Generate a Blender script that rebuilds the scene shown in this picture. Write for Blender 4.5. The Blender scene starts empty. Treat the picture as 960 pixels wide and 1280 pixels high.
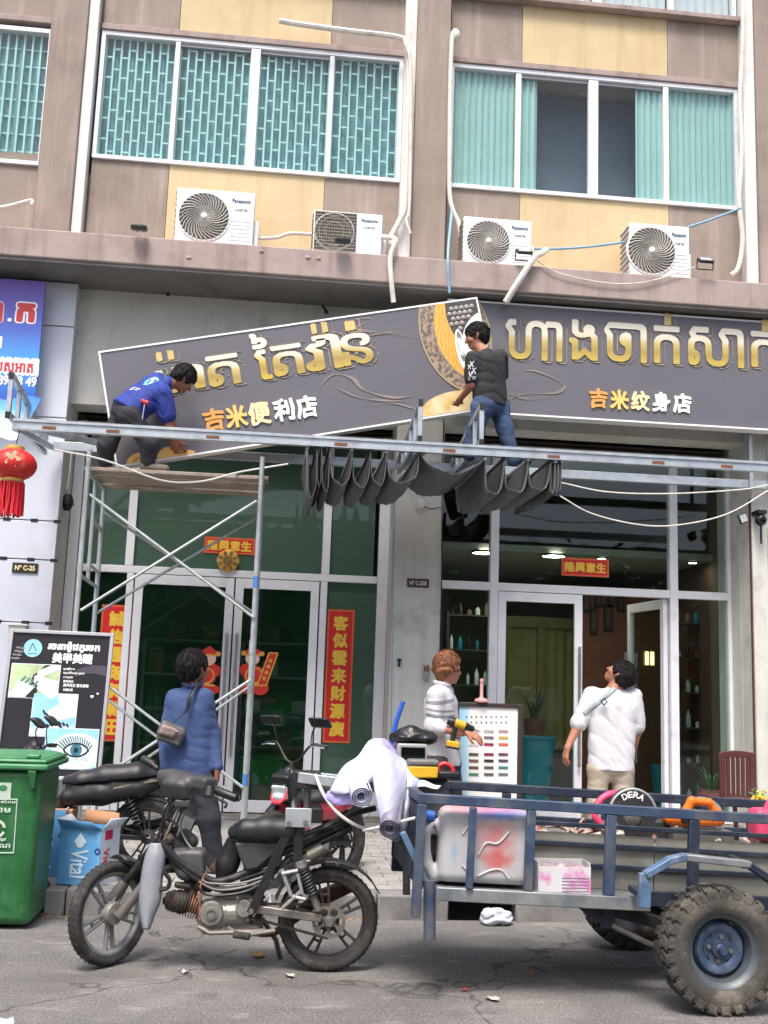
import bpy, bmesh, math, random
import numpy as np
from mathutils import Vector, Matrix
random.seed(7); RNG = np.random.RandomState(5)
SC = bpy.context.scene; COL = SC.collection
rad = math.radians
# ---------------------------------------------------------------- camera
F = 1340.0; CAMH = 1.5; PITCH, YAW, ROLL = 9.3, 5.74, 2.0
camd = bpy.data.cameras.new('camera'); cam = bpy.data.objects.new('camera', camd); COL.objects.link(cam)
cam.matrix_world = Matrix.Translation((0, 0, CAMH)) @ Matrix.Rotation(rad(-YAW), 4, 'Z') @ Matrix.Rotation(rad(90 + PITCH), 4, 'X') @ Matrix.Rotation(rad(ROLL), 4, 'Z')
camd.sensor_fit = 'VERTICAL'; camd.sensor_height = 24; camd.lens = F / 1280 * 24; camd.clip_end = 500; camd.clip_start = 0.05
SC.camera = cam
RM = cam.matrix_world.to_3x3(); CO = Vector((0, 0, CAMH))
# ---------------------------------------------------------------- light
SUN_EL, SUN_AZ = 62, 200        # azimuth measured from +Y clockwise: behind and to the left of the camera
w = bpy.data.worlds.new('World'); SC.world = w; w.use_nodes = True
nt = w.node_tree; bg = nt.nodes['Background']
sky = nt.nodes.new('ShaderNodeTexSky'); sky.sky_type = 'NISHITA'; sky.sun_disc = False
sky.sun_elevation = rad(SUN_EL); sky.sun_rotation = rad(SUN_AZ); sky.air_density = 0.6; sky.dust_density = 5.0; sky.ozone_density = 1.0
nt.links.new(sky.outputs[0], bg.inputs[0]); bg.inputs[1].default_value = 0.12
sl = bpy.data.lights.new('sun', 'SUN'); sl.energy = 1.5; sl.angle = rad(16); sl.color = (1.0, 0.965, 0.92)
so = bpy.data.objects.new('sun', sl); COL.objects.link(so)
so.location = (0, 0, 20)
sd_ = Vector((math.sin(rad(SUN_AZ)) * math.cos(rad(SUN_EL)), math.cos(rad(SUN_AZ)) * math.cos(rad(SUN_EL)), math.sin(rad(SUN_EL))))
so.rotation_euler = (-sd_).to_track_quat('-Z', 'Y').to_euler()
SC.view_settings.view_transform = 'Standard'; SC.view_settings.look = 'None'; SC.view_settings.exposure = 1.2; SC.view_settings.gamma = 1.0
SC.cycles.max_bounces = 8; SC.cycles.transparent_max_bounces = 12
# ---------------------------------------------------------------- where the measured points stand
def ray(px, py): return RM @ Vector(((px - 480) / F, -(py - 640) / F, -1.0))
def P(px, py, Y):
    d = ray(px, py); return CO + d * (Y / d.y)
def PZ(px, py, Z):
    d = ray(px, py); return CO + d * ((Z - CAMH) / d.z)
V = Vector
def C(r, g, b):
    f = lambda c: c / 255 / 12.92 if c <= 10 else ((c / 255 + 0.055) / 1.055) ** 2.4
    return (f(r), f(g), f(b), 1.0)
# ---------------------------------------------------------------- materials
MATS = {}
def mat(name, c, rough=0.55, metal=0.0, var=0.12, vs=6.0, bump=0.0, bs=60.0, dirt=None, streak=None, coat=0.0, emit=None, spec=0.5, stretch=None):
    """principled surface: colour varied by noise; dirt=(colour, amount, scale) blotches; streak=(colour, amount) runs down the surface"""
    if name in MATS: return MATS[name]
    m = bpy.data.materials.new(name); m.use_nodes = True; n = m.node_tree.nodes; L = m.node_tree.links
    b = n['Principled BSDF']; tc = n.new('ShaderNodeTexCoord')
    def noise(scale, detail=5, mapping=None, rough_=0.6):
        t = n.new('ShaderNodeTexNoise'); t.inputs['Scale'].default_value = scale; t.inputs['Detail'].default_value = detail; t.inputs['Roughness'].default_value = rough_
        if mapping:
            mp = n.new('ShaderNodeMapping'); mp.inputs['Scale'].default_value = mapping; L.new(tc.outputs['Object'], mp.inputs[0]); L.new(mp.outputs[0], t.inputs['Vector'])
        else: L.new(tc.outputs['Object'], t.inputs['Vector'])
        return t
    def ramp(src, a, bb):
        r = n.new('ShaderNodeMapRange'); r.inputs['From Min'].default_value = a; r.inputs['From Max'].default_value = bb; L.new(src, r.inputs[0]); return r
    def mix(fac, A, B):
        x = n.new('ShaderNodeMix'); x.data_type = 'RGBA'
        if hasattr(fac, 'node'): L.new(fac, x.inputs[0])
        else: x.inputs[0].default_value = fac
        for k, s in ((6, A), (7, B)):
            if hasattr(s, 'node'): L.new(s, x.inputs[k])
            else: x.inputs[k].default_value = s
        return x.outputs[2]
    t = noise(vs, 6, stretch)
    lo = tuple(min(1, x * (1 - var)) for x in c[:3]) + (1,); hi = tuple(min(1, x * (1 + var)) for x in c[:3]) + (1,)
    col = mix(ramp(t.outputs[0], 0.3, 0.7).outputs[0], lo, hi)
    if dirt:
        dt = noise(dirt[2], 8, None, 0.65); r = ramp(dt.outputs[0], 0.62 - 0.25 * dirt[1], 0.72)
        mm = n.new('ShaderNodeMath'); mm.operation = 'MULTIPLY'; mm.inputs[1].default_value = min(1, 0.35 + dirt[1] * 0.6); L.new(r.outputs[0], mm.inputs[0])
        col = mix(mm.outputs[0], col, dirt[0])
    if streak:
        st = noise(1.0, 5, (9, 9, 0.55)); r = ramp(st.outputs[0], 0.5, 0.78)
        mm = n.new('ShaderNodeMath'); mm.operation = 'MULTIPLY'; mm.inputs[1].default_value = streak[1]; L.new(r.outputs[0], mm.inputs[0])
        col = mix(mm.outputs[0], col, streak[0])
    L.new(col, b.inputs['Base Color'])
    rt = ramp(noise(vs * 2.3, 4).outputs[0], 0.2, 0.8); rt.inputs['To Min'].default_value = max(0.03, rough - 0.1); rt.inputs['To Max'].default_value = min(1, rough + 0.12)
    L.new(rt.outputs[0], b.inputs['Roughness']); b.inputs['Metallic'].default_value = metal
    b.inputs['Specular IOR Level'].default_value = spec
    if coat: b.inputs['Coat Weight'].default_value = coat; b.inputs['Coat Roughness'].default_value = 0.08
    if emit: b.inputs['Emission Color'].default_value = emit[0]; b.inputs['Emission Strength'].default_value = emit[1]
    if bump:
        bp = n.new('ShaderNodeBump'); bp.inputs['Strength'].default_value = bump; bp.inputs['Distance'].default_value = 0.01
        L.new(noise(bs, 4).outputs[0], bp.inputs['Height']); L.new(bp.outputs[0], b.inputs['Normal'])
    MATS[name] = m; return m
def glass(name, tint, ior=1.5, rough=0.01, body=None):
    """window pane: transparent with a fresnel reflection; body=(colour, share) for a film or frosting"""
    if name in MATS: return MATS[name]
    m = bpy.data.materials.new(name); m.use_nodes = True; n = m.node_tree.nodes; L = m.node_tree.links; n.clear()
    out = n.new('ShaderNodeOutputMaterial'); tr = n.new('ShaderNodeBsdfTransparent'); tr.inputs[0].default_value = tint
    src = tr.outputs[0]
    if body:
        df = n.new('ShaderNodeBsdfDiffuse'); df.inputs[0].default_value = body[0]
        mx = n.new('ShaderNodeMixShader'); mx.inputs[0].default_value = body[1]; L.new(src, mx.inputs[1]); L.new(df.outputs[0], mx.inputs[2]); src = mx.outputs[0]
    gl = n.new('ShaderNodeBsdfGlossy'); gl.inputs['Roughness'].default_value = rough
    fr = n.new('ShaderNodeFresnel'); ge = n.new('ShaderNodeNewGeometry'); io = n.new('ShaderNodeMapRange'); io.inputs['To Min'].default_value = ior; io.inputs['To Max'].default_value = 1 / ior; L.new(ge.outputs['Backfacing'], io.inputs[0]); L.new(io.outputs[0], fr.inputs[0])   # the same sheen from either side
    tc = n.new('ShaderNodeTexCoord'); nz = n.new('ShaderNodeTexNoise'); nz.inputs['Scale'].default_value = 1.3; L.new(tc.outputs['Object'], nz.inputs['Vector'])
    bp = n.new('ShaderNodeBump'); bp.inputs['Strength'].default_value = 0.05; bp.inputs['Distance'].default_value = 0.02; L.new(nz.outputs[0], bp.inputs['Height'])
    L.new(bp.outputs[0], gl.inputs['Normal'])
    m2 = n.new('ShaderNodeMixShader'); L.new(fr.outputs[0], m2.inputs[0]); L.new(src, m2.inputs[1]); L.new(gl.outputs[0], m2.inputs[2])
    L.new(m2.outputs[0], out.inputs[0]); MATS[name] = m; return m
def gradient(name, stops, axis=2, rough=0.4, metal=0.0, noise=0.0, nscale=8):
    """print that runs through colours along an axis of the piece's own bounding box"""
    if name in MATS: return MATS[name]
    m = bpy.data.materials.new(name); m.use_nodes = True; n = m.node_tree.nodes; L = m.node_tree.links; b = n['Principled BSDF']
    tc = n.new('ShaderNodeTexCoord'); sp = n.new('ShaderNodeSeparateXYZ'); L.new(tc.outputs['Generated'], sp.inputs[0])
    src = sp.outputs[axis]
    if noise:
        nz = n.new('ShaderNodeTexNoise'); nz.inputs['Scale'].default_value = nscale; nz.inputs['Detail'].default_value = 6; L.new(tc.outputs['Generated'], nz.inputs['Vector'])
        ma = n.new('ShaderNodeMath'); ma.operation = 'MULTIPLY_ADD'; L.new(nz.outputs[0], ma.inputs[0]); ma.inputs[1].default_value = noise; L.new(src, ma.inputs[2])
        mb_ = n.new('ShaderNodeMath'); mb_.operation = 'SUBTRACT'; L.new(ma.outputs[0], mb_.inputs[0]); mb_.inputs[1].default_value = noise * 0.5; src = mb_.outputs[0]
    r = n.new('ShaderNodeValToRGB'); e = r.color_ramp.elements
    while len(e) < len(stops): e.new(0.5)
    for k, (p, c) in enumerate(stops): e[k].position = p; e[k].color = c
    L.new(src, r.inputs[0]); L.new(r.outputs[0], b.inputs['Base Color']); b.inputs['Roughness'].default_value = rough; b.inputs['Metallic'].default_value = metal
    MATS[name] = m; return m
def pattern(name, kind, c1, c2, scale, lo=0.4, hi=0.6, rough=0.5, mapping=(1, 1, 1), c0=None, dist=3.0):
    """two-colour print from a wave, voronoi or noise pattern"""
    if name in MATS: return MATS[name]
    m = bpy.data.materials.new(name); m.use_nodes = True; n = m.node_tree.nodes; L = m.node_tree.links; b = n['Principled BSDF']
    tc = n.new('ShaderNodeTexCoord'); mp = n.new('ShaderNodeMapping'); mp.inputs['Scale'].default_value = mapping; L.new(tc.outputs['Object'], mp.inputs[0])
    if kind == 'wave':
        t = n.new('ShaderNodeTexWave'); t.inputs['Distortion'].default_value = dist; t.inputs['Detail'].default_value = 2; o = t.outputs['Fac' if 'Fac' in t.outputs else 1]
    elif kind == 'voronoi': t = n.new('ShaderNodeTexVoronoi'); o = t.outputs['Distance']
    else: t = n.new('ShaderNodeTexNoise'); t.inputs['Detail'].default_value = 7; o = t.outputs[0]
    t.inputs['Scale'].default_value = scale; L.new(mp.outputs[0], t.inputs['Vector'])
    r = n.new('ShaderNodeValToRGB'); r.color_ramp.elements[0].position = lo; r.color_ramp.elements[0].color = c1; r.color_ramp.elements[1].position = hi; r.color_ramp.elements[1].color = c2
    L.new(o, r.inputs[0]); L.new(r.outputs[0], b.inputs['Base Color']); b.inputs['Roughness'].default_value = rough
    MATS[name] = m; return m
# ---------------------------------------------------------------- objects
def origin_of(o):
    p = V((0, 0, 0))
    while o: p = p + V(o.location); o = o.parent
    return p
def tag(o, label=None, cat=None, group=None, kind=None):
    for k, v in (('label', label), ('category', cat), ('group', group), ('kind', kind)):
        if v: o[k] = v
    return o
def thing(name, label, cat, loc, group=None):
    o = bpy.data.objects.new(name, None); o.empty_display_size = 0.1; COL.objects.link(o); o.location = loc
    return tag(o, label, cat, group)
def shift_copy(o, d, parent=None, **kw):
    """copy a thing with its parts and sub-parts, moved by d"""
    c = o.copy(); COL.objects.link(c); c.parent = parent
    if parent is None: c.location = V(o.location) + V(d)
    for ch in list(o.children): shift_copy(ch, d, c)
    return tag(c, **kw) if kw else c
class MB:
    """collects shapes in world coordinates; build() links them as one mesh object"""
    def __init__(s, T=None): s.v = []; s.f = []; s.T = T
    def add(s, vs, fs):
        n = len(s.v); s.v += [V(p) for p in vs]; s.f += [tuple(i + n for i in f) for f in fs]; return s
    def box(s, x0, x1, y0, y1, z0, z1):
        vs = [(x, y, z) for x in (x0, x1) for y in (y0, y1) for z in (z0, z1)]
        return s.add(vs, [(0, 1, 3, 2), (4, 6, 7, 5), (0, 4, 5, 1), (2, 3, 7, 6), (0, 2, 6, 4), (1, 5, 7, 3)])
    def obox(s, c, a, b, n):
        """box centred at c with half-axis vectors a, b, n"""
        c, a, b, n = V(c), V(a), V(b), V(n)
        vs = [c + a * i + b * j + n * k for i in (-1, 1) for j in (-1, 1) for k in (-1, 1)]
        return s.add(vs, [(0, 1, 3, 2), (4, 6, 7, 5), (0, 4, 5, 1), (2, 3, 7, 6), (0, 2, 6, 4), (1, 5, 7, 3)])
    def bar(s, p, q, w, h, up=(0, 0, 1)):
        p, q = V(p), V(q); d = (q - p).normalized(); sd = d.cross(V(up))
        if sd.length < 1e-4: sd = d.cross(V((0, 1, 0)))
        sd.normalize(); u = sd.cross(d).normalized()
        return s.obox((p + q) / 2, (q - p) / 2, sd * (w / 2), u * (h / 2))
    def tube(s, pts, r, n=8, closed=False, cap=True):
        pts = [V(p) for p in pts]; m = len(pts); rs = r if isinstance(r, (list, tuple)) else [r] * m
        T = []
        for i in range(m):
            a = pts[(i - 1) % m] if (closed or i > 0) else pts[i]; b = pts[(i + 1) % m] if (closed or i < m - 1) else pts[i]
            T.append((b - a).normalized() if (b - a).length > 1e-9 else V((0, 0, 1)))
        u = T[0].orthogonal().normalized(); vs = []; fs = []
        for i in range(m):
            u = (u - T[i] * u.dot(T[i])); u = u.normalized() if u.length > 1e-6 else T[i].orthogonal().normalized(); w_ = T[i].cross(u)
            for k in range(n):
                a = 2 * math.pi * k / n; vs.append(pts[i] + (u * math.cos(a) + w_ * math.sin(a)) * rs[i])
        for i in range(m if closed else m - 1):
            for k in range(n):
                j = (i + 1) % m; fs.append((i * n + k, i * n + (k + 1) % n, j * n + (k + 1) % n, j * n + k))
        if cap and not closed: fs.append(tuple(range(n))[::-1]); fs.append(tuple((m - 1) * n + k for k in range(n)))
        return s.add(vs, fs)
    def lathe(s, prof, c, ax, n=24, a0=0, a1=2 * math.pi):
        """prof: (radius, height along ax)"""
        c, ax = V(c), V(ax).normalized(); u = ax.orthogonal().normalized(); w_ = ax.cross(u); full = abs(a1 - a0 - 2 * math.pi) < 1e-6
        m = n if full else n + 1; vs = []; fs = []
        for (r, h) in prof:
            for k in range(m):
                a = a0 + (a1 - a0) * k / n; vs.append(c + ax * h + (u * math.cos(a) + w_ * math.sin(a)) * r)
        for i in range(len(prof) - 1):
            for k in range(n if full else n):
                k2 = (k + 1) % m if full else k + 1
                fs.append((i * m + k, i * m + k2, (i + 1) * m + k2, (i + 1) * m + k))
        return s.add(vs, fs)
    def cyl(s, p, q, r, n=16): return s.tube([p, q], r, n)
    def sphere(s, c, r, n=12, half=False):
        r = r if isinstance(r, (tuple, list)) else (r, r, r); c = V(c); vs = []; fs = []; m = max(6, n // 2)
        for i in range(m + 1):
            t = math.pi * i / m
            for k in range(n): a = 2 * math.pi * k / n; vs.append(c + V((r[0] * math.sin(t) * math.cos(a), r[1] * math.sin(t) * math.sin(a), r[2] * math.cos(t))))
        for i in range(m):
            for k in range(n): fs.append((i * n + k, i * n + (k + 1) % n, (i + 1) * n + (k + 1) % n, (i + 1) * n + k))
        return s.add(vs, fs)
    def prism(s, out, vec):
        n = len(out); vec = V(vec); vs = [V(p) for p in out] + [V(p) + vec for p in out]
        return s.add(vs, [tuple(range(n))[::-1], tuple(range(n, 2 * n))] + [(i, (i + 1) % n, n + (i + 1) % n, n + i) for i in range(n)])
    def grid(s, rows, th=None):
        """rows of points -> a sheet; th=thickness vector makes it solid"""
        a, b = len(rows), len(rows[0]); vs = [V(p) for r in rows for p in r]
        fs = [(i * b + j, i * b + j + 1, (i + 1) * b + j + 1, (i + 1) * b + j) for i in range(a - 1) for j in range(b - 1)]
        if th is not None:
            n = a * b; vs += [p + V(th) for p in vs]; fs += [tuple(q + n for q in f)[::-1] for f in fs]
            rim = [i for i in range(b)] + [i * b + b - 1 for i in range(1, a)] + [(a - 1) * b + j for j in range(b - 2, -1, -1)] + [i * b for i in range(a - 2, 0, -1)]
            fs += [(rim[i], rim[(i + 1) % len(rim)], n + rim[(i + 1) % len(rim)], n + rim[i]) for i in range(len(rim))]
        return s.add(vs, fs)
    def build(s, name, m, parent=None, bevel=0.0, label=None, cat=None, group=None, kind=None, angle=38, solid=0.0, subdiv=0, seg=2):
        if parent is None:
            lo = [min(p[k] for p in s.v) for k in range(3)]; hi = [max(p[k] for p in s.v) for k in range(3)]
            org = V(((lo[0] + hi[0]) / 2, (lo[1] + hi[1]) / 2, lo[2]))
        else: org = origin_of(parent)
        me = bpy.data.meshes.new(name)
        pts = [s.T @ p for p in s.v] if s.T is not None else s.v
        if parent is None and s.T is not None: org = s.T @ org
        me.from_pydata([tuple(p - org) for p in pts], [], s.f)
        bm = bmesh.new(); bm.from_mesh(me); bmesh.ops.recalc_face_normals(bm, faces=bm.faces); bm.to_mesh(me); bm.free()
        me.polygons.foreach_set('use_smooth', [True] * len(me.polygons)); me.set_sharp_from_angle(angle=rad(angle))
        if isinstance(m, str): m = MATS[m]
        me.materials.append(m)
        o = bpy.data.objects.new(name, me); COL.objects.link(o); o.parent = parent
        if parent is None: o.location = org
        if subdiv: x = o.modifiers.new('s', 'SUBSURF'); x.levels = x.render_levels = subdiv
        if solid: x = o.modifiers.new('t', 'SOLIDIFY'); x.thickness = solid; x.offset = 0
        if bevel: x = o.modifiers.new('b', 'BEVEL'); x.width = bevel; x.segments = seg; x.limit_method = 'ANGLE'; x.angle_limit = rad(40)
        return tag(o, label, cat, group, kind)
def spline(pts, n=8, closed=False):
    """Catmull-Rom through the points"""
    pts = [V(p) for p in pts]; m = len(pts); out = []
    for i in range(m if closed else m - 1):
        a = pts[(i - 1) % m] if (closed or i > 0) else pts[i] * 2 - pts[i + 1]; b = pts[i]; c = pts[(i + 1) % m]
        d = pts[(i + 2) % m] if (closed or i + 2 < m) else c * 2 - b
        for k in range(n):
            t = k / n; out.append(0.5 * ((2 * b) + (c - a) * t + (2 * a - 5 * b + 4 * c - d) * t * t + (3 * b - a - 3 * c + d) * t ** 3))
    if not closed: out.append(pts[-1])
    return out
def lerp(a, b, t): return a + (b - a) * t
# ---------------------------------------------------------------- flat shapes and lettering from distance fields
def contour(f, xs, ys):
    """filled region f<0 on a grid -> (points, faces, rim segments)"""
    vs = []; fs = []; rim = []; cache = {}
    def vid(x, y):
        k = (round(x, 6), round(y, 6))
        if k not in cache: cache[k] = len(vs); vs.append((x, y))
        return cache[k]
    ins = f < 0; nx, ny = len(xs), len(ys)
    full = ins[:-1, :-1] & ins[1:, :-1] & ins[:-1, 1:] & ins[1:, 1:]; anyi = ins[:-1, :-1] | ins[1:, :-1] | ins[:-1, 1:] | ins[1:, 1:]
    for j in range(ny - 1):
        i = 0
        while i < nx - 1:
            if full[i, j]:
                i0 = i
                while i < nx - 1 and full[i, j]: i += 1
                fs.append((vid(xs[i0], ys[j]), vid(xs[i], ys[j]), vid(xs[i], ys[j + 1]), vid(xs[i0], ys[j + 1]))); continue
            if anyi[i, j]:
                cn = [(i, j), (i + 1, j), (i + 1, j + 1), (i, j + 1)]; poly = []; cr = []
                for k in range(4):
                    a, b = cn[k], cn[(k + 1) % 4]; fa, fb = f[a], f[b]
                    if fa < 0: poly.append(vid(xs[a[0]], ys[a[1]]))
                    if (fa < 0) != (fb < 0):
                        t = fa / (fa - fb); q = vid(lerp(xs[a[0]], xs[b[0]], t), lerp(ys[a[1]], ys[b[1]], t)); poly.append(q); cr.append((q, fa < 0))
                pp = [p for k, p in enumerate(poly) if p != poly[k - 1]]
                if len(pp) > 2: fs.append(tuple(pp))
                for k in range(0, len(cr) - 1, 2):
                    if cr[k][0] != cr[k + 1][0]: rim.append((cr[k][0], cr[k + 1][0]))
            i += 1
    return vs, fs, rim
_SEG = {}
def segs(text):
    if text in _SEG: return _SEG[text]
    c = bpy.data.curves.new('t', 'FONT'); c.body = text; c.fill_mode = 'NONE'; c.resolution_u = 3
    o = bpy.data.objects.new('t', c); me = o.to_mesh()
    co = np.array([v.co[:2] for v in me.vertices]); S = []
    for e in me.edges:
        a, b = e.vertices
        a, b = (min(a, b), max(a, b)) if abs(a - b) == 1 else (max(a, b), min(a, b))
        S.append((*co[a], *co[b]))
    o.to_mesh_clear(); bpy.data.objects.remove(o); bpy.data.curves.remove(c)
    _SEG[text] = np.array(S); return _SEG[text]
_GL = {}
def glyph(text, bold=0.0, res=0.02, ring=None, warp=0.0):
    """lettering as a filled shape: bold widens the strokes, ring=(inner, outer) leaves an outline only"""
    key = (text, bold, res, ring, warp)
    if key in _GL: return _GL[key]
    S = segs(text); pad = 0.06 + max(bold, ring[1] if ring else 0)
    x0, x1 = min(S[:, 0].min(), S[:, 2].min()) - pad, max(S[:, 0].max(), S[:, 2].max()) + pad
    y0, y1 = min(S[:, 1].min(), S[:, 3].min()) - pad, max(S[:, 1].max(), S[:, 3].max()) + pad
    xs = np.arange(x0, x1 + res, res); ys = np.arange(y0, y1 + res, res)
    X, Y = np.meshgrid(xs, ys, indexing='ij')
    if warp: X, Y = X + warp * np.sin(Y * 9 + 1) + warp * .6 * np.sin(X * 17), Y + warp * np.sin(X * 8) - 0.12 * (X - (x0 + x1) / 2) * 0
    dist = np.full(X.shape, 1e9); wn = np.zeros(X.shape, int)
    for a, b, c, d in S:
        ex, ey = c - a, d - b; L2 = ex * ex + ey * ey + 1e-12
        t = np.clip(((X - a) * ex + (Y - b) * ey) / L2, 0, 1); dist = np.minimum(dist, (X - a - t * ex) ** 2 + (Y - b - t * ey) ** 2)
        left = ex * (Y - b) - (X - a) * ey
        wn += ((b <= Y) & (d > Y) & (left > 0)).astype(int) - ((b > Y) & (d <= Y) & (left < 0)).astype(int)
    dist = np.sqrt(dist); sd = np.where(wn != 0, -dist, dist)
    f = np.maximum(sd - ring[1], ring[0] - sd) if ring else sd - bold
    r = contour(f, xs, ys); _GL[key] = r; return r
def place(mb, shape, O, U, Vv, box=None, depth=0.004, N=V((0, -1, 0)), scale=None):
    """lay a flat shape in the plane O + u*U + v*Vv (U, Vv unit vectors); box=(u0,u1,v0,v1) fits its bounds; depth raises it along N"""
    vs, fs, rim = shape
    if not vs: return
    a = np.array(vs); lo, hi = a.min(0), a.max(0)
    if box: q = [(lerp(box[0], box[1], (x - lo[0]) / (hi[0] - lo[0])), lerp(box[2], box[3], (y - lo[1]) / (hi[1] - lo[1]))) for x, y in vs]
    else: q = [(x * scale, y * scale) for x, y in vs]
    fr = [O + U * x + Vv * y + N * depth for x, y in q]; n = len(fr); bk = [O + U * x + Vv * y for x, y in q]
    used = sorted({i for r in rim for i in r}); mp = {i: n + k for k, i in enumerate(used)}
    mb.add(fr + [bk[i] for i in used], list(fs) + [(a_, b_, mp[b_], mp[a_]) for a_, b_ in rim])
def write(mb, text, O, U, Vv, h, align='c', bold=0.0, depth=0.003, N=V((0, -1, 0)), res=0.035, fit=None):
    """a line of lettering of cap height h (or fitted to fit=(width, height)) about the point O"""
    sh = glyph(text, bold, res); a = np.array(sh[0]); lo, hi = a.min(0), a.max(0)
    if fit: w_, h_ = fit
    else: h_ = h; w_ = h * (hi[0] - lo[0]) / (hi[1] - lo[1])
    u0 = -w_ / 2 if align == 'c' else 0.0 if align == 'l' else -w_
    place(mb, sh, O, U, Vv, (u0, u0 + w_, -h_ / 2, h_ / 2), depth, N)
def region(fn, u0, u1, v0, v1, res):
    xs = np.arange(u0, u1 + res, res); ys = np.arange(v0, v1 + res, res); X, Y = np.meshgrid(xs, ys, indexing='ij'); f = fn(X, Y)
    f = np.maximum(f, np.maximum(np.maximum(u0 - X, X - u1), np.maximum(v0 - Y, Y - v1)) + 1e-5); return contour(f, xs, ys)
def put(mb, sh, O, U, Vv, depth=0.002, N=V((0, -1, 0))): place(mb, sh, O, U, Vv, None, depth, N, 1.0)
# ---------------------------------------------------------------- soft bodies from distance fields
def basis(f, u):
    f = V(f).normalized(); u = V(u); u = (u - f * u.dot(f)).normalized(); return f, u.cross(f).normalized(), u   # forward, left, up
class SD:
    def __init__(s, h=0.01, k=0.03): s.h = h; s.k = k; s.p = []
    def cone(s, a, b, ra, rb=None, k=None): s.p.append(('c', np.array(a, float), np.array(b, float), ra, ra if rb is None else rb, s.k if k is None else k)); return s
    def limb(s, pts, rs, k=None):
        for i in range(len(pts) - 1): s.cone(pts[i], pts[i + 1], rs[i], rs[i + 1], k)
        return s
    def ell(s, c, r, B=None, k=None, sub=False):
        B = B or (V((1, 0, 0)), V((0, 1, 0)), V((0, 0, 1)))
        s.p.append(('s' if sub else 'e', np.array(c, float), np.array(r, float), np.array([list(b) for b in B]), 0, s.k if k is None else k)); return s
    def box(s, c, r, B=None, k=None, rnd=0.01):
        B = B or (V((1, 0, 0)), V((0, 1, 0)), V((0, 0, 1)))
        s.p.append(('b', np.array(c, float), np.array(r, float), np.array([list(b) for b in B]), rnd, s.k if k is None else k)); return s
    def plane(s, p, n): s.p.append(('p', np.array(p, float), np.array(V(n).normalized()), 0, 0, 0)); return s     # keep the side n points away from
    def mesh(s, noise=None):
        h = s.h; lo = np.full(3, 1e9); hi = -lo
        for q in s.p:
            if q[0] == 'c': r = max(q[3], q[4]); lo = np.minimum(lo, np.minimum(q[1], q[2]) - r); hi = np.maximum(hi, np.maximum(q[1], q[2]) + r)
            elif q[0] in 'eb': r = q[2].max() * (1.0 if q[0] == 'e' else 1.75); lo = np.minimum(lo, q[1] - r); hi = np.maximum(hi, q[1] + r)
        lo -= 4 * h; hi += 4 * h; n = np.ceil((hi - lo) / h).astype(int) + 1
        ax = [(lo[i] + h * np.arange(n[i])).astype(np.float32) for i in range(3)]
        f = np.full(n, 1.0, np.float32)
        for q in s.p:
            if q[0] == 'c': r = max(q[3], q[4]); a, b = np.minimum(q[1], q[2]) - r, np.maximum(q[1], q[2]) + r
            elif q[0] == 'p': a, b = lo, hi
            else: r = q[2].max() * (1.0 if q[0] in 'es' else 1.75); a, b = q[1] - r, q[1] + r
            m = max(q[5], 2.5 * h) + 2 * h
            i0 = np.maximum(0, np.floor((a - m - lo) / h)).astype(int); i1 = np.minimum(n, np.ceil((b + m - lo) / h).astype(int) + 1)
            if np.any(i1 <= i0): continue
            sl_ = tuple(slice(i0[i], i1[i]) for i in range(3))
            X = np.stack(np.meshgrid(*[ax[i][sl_[i]] for i in range(3)], indexing='ij'), -1)
            if q[0] == 'c':
                e = (q[2] - q[1]).astype(np.float32); L2 = float(e @ e) + 1e-12; d = X - q[1].astype(np.float32)
                t = np.clip((d @ e) / L2, 0, 1); dd = np.linalg.norm(d - t[..., None] * e, axis=-1) - (q[3] + (q[4] - q[3]) * t)
            elif q[0] == 'p': dd = (X - q[1]) @ q[2]; f[sl_] = np.maximum(f[sl_], dd); continue
            else:
                l = (X - q[1].astype(np.float32)) @ q[3].T.astype(np.float32)
                if q[0] == 'b':
                    w_ = np.abs(l) - (q[2] - q[4]).astype(np.float32); dd = np.linalg.norm(np.maximum(w_, 0), axis=-1) + np.minimum(w_.max(-1), 0) - q[4]
                else:
                    k0 = np.linalg.norm(l / q[2], axis=-1); k1 = np.linalg.norm(l / (q[2] ** 2), axis=-1) + 1e-6; dd = k0 * (k0 - 1) / k1
            if q[0] == 's': g = -dd; k = q[5]; hh = np.maximum(k - np.abs(f[sl_] - g), 0) / max(k, 1e-6); f[sl_] = np.maximum(f[sl_], g) + hh * hh * k * .25; continue
            k = q[5]; A = f[sl_]
            if k > 0: hh = np.maximum(k - np.abs(A - dd), 0) / k; f[sl_] = np.minimum(A, dd) - hh * hh * k * 0.25
            else: f[sl_] = np.minimum(A, dd)
        if noise:
            X = np.stack(np.meshgrid(*ax, indexing='ij'), -1); band = np.abs(f) < 0.05; Q = X[band]; f[band] += noise(Q[:, 0], Q[:, 1], Q[:, 2]).astype(np.float32)
        return nets(f, lo, h)
    def build(s, name, m, parent=None, noise=None, **kw):
        vs, fs = s.mesh(noise); mb = MB(); mb.v = [V(p) for p in vs]; mb.f = fs
        return mb.build(name, m, parent, angle=kw.pop('angle', 60), **kw)
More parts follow.
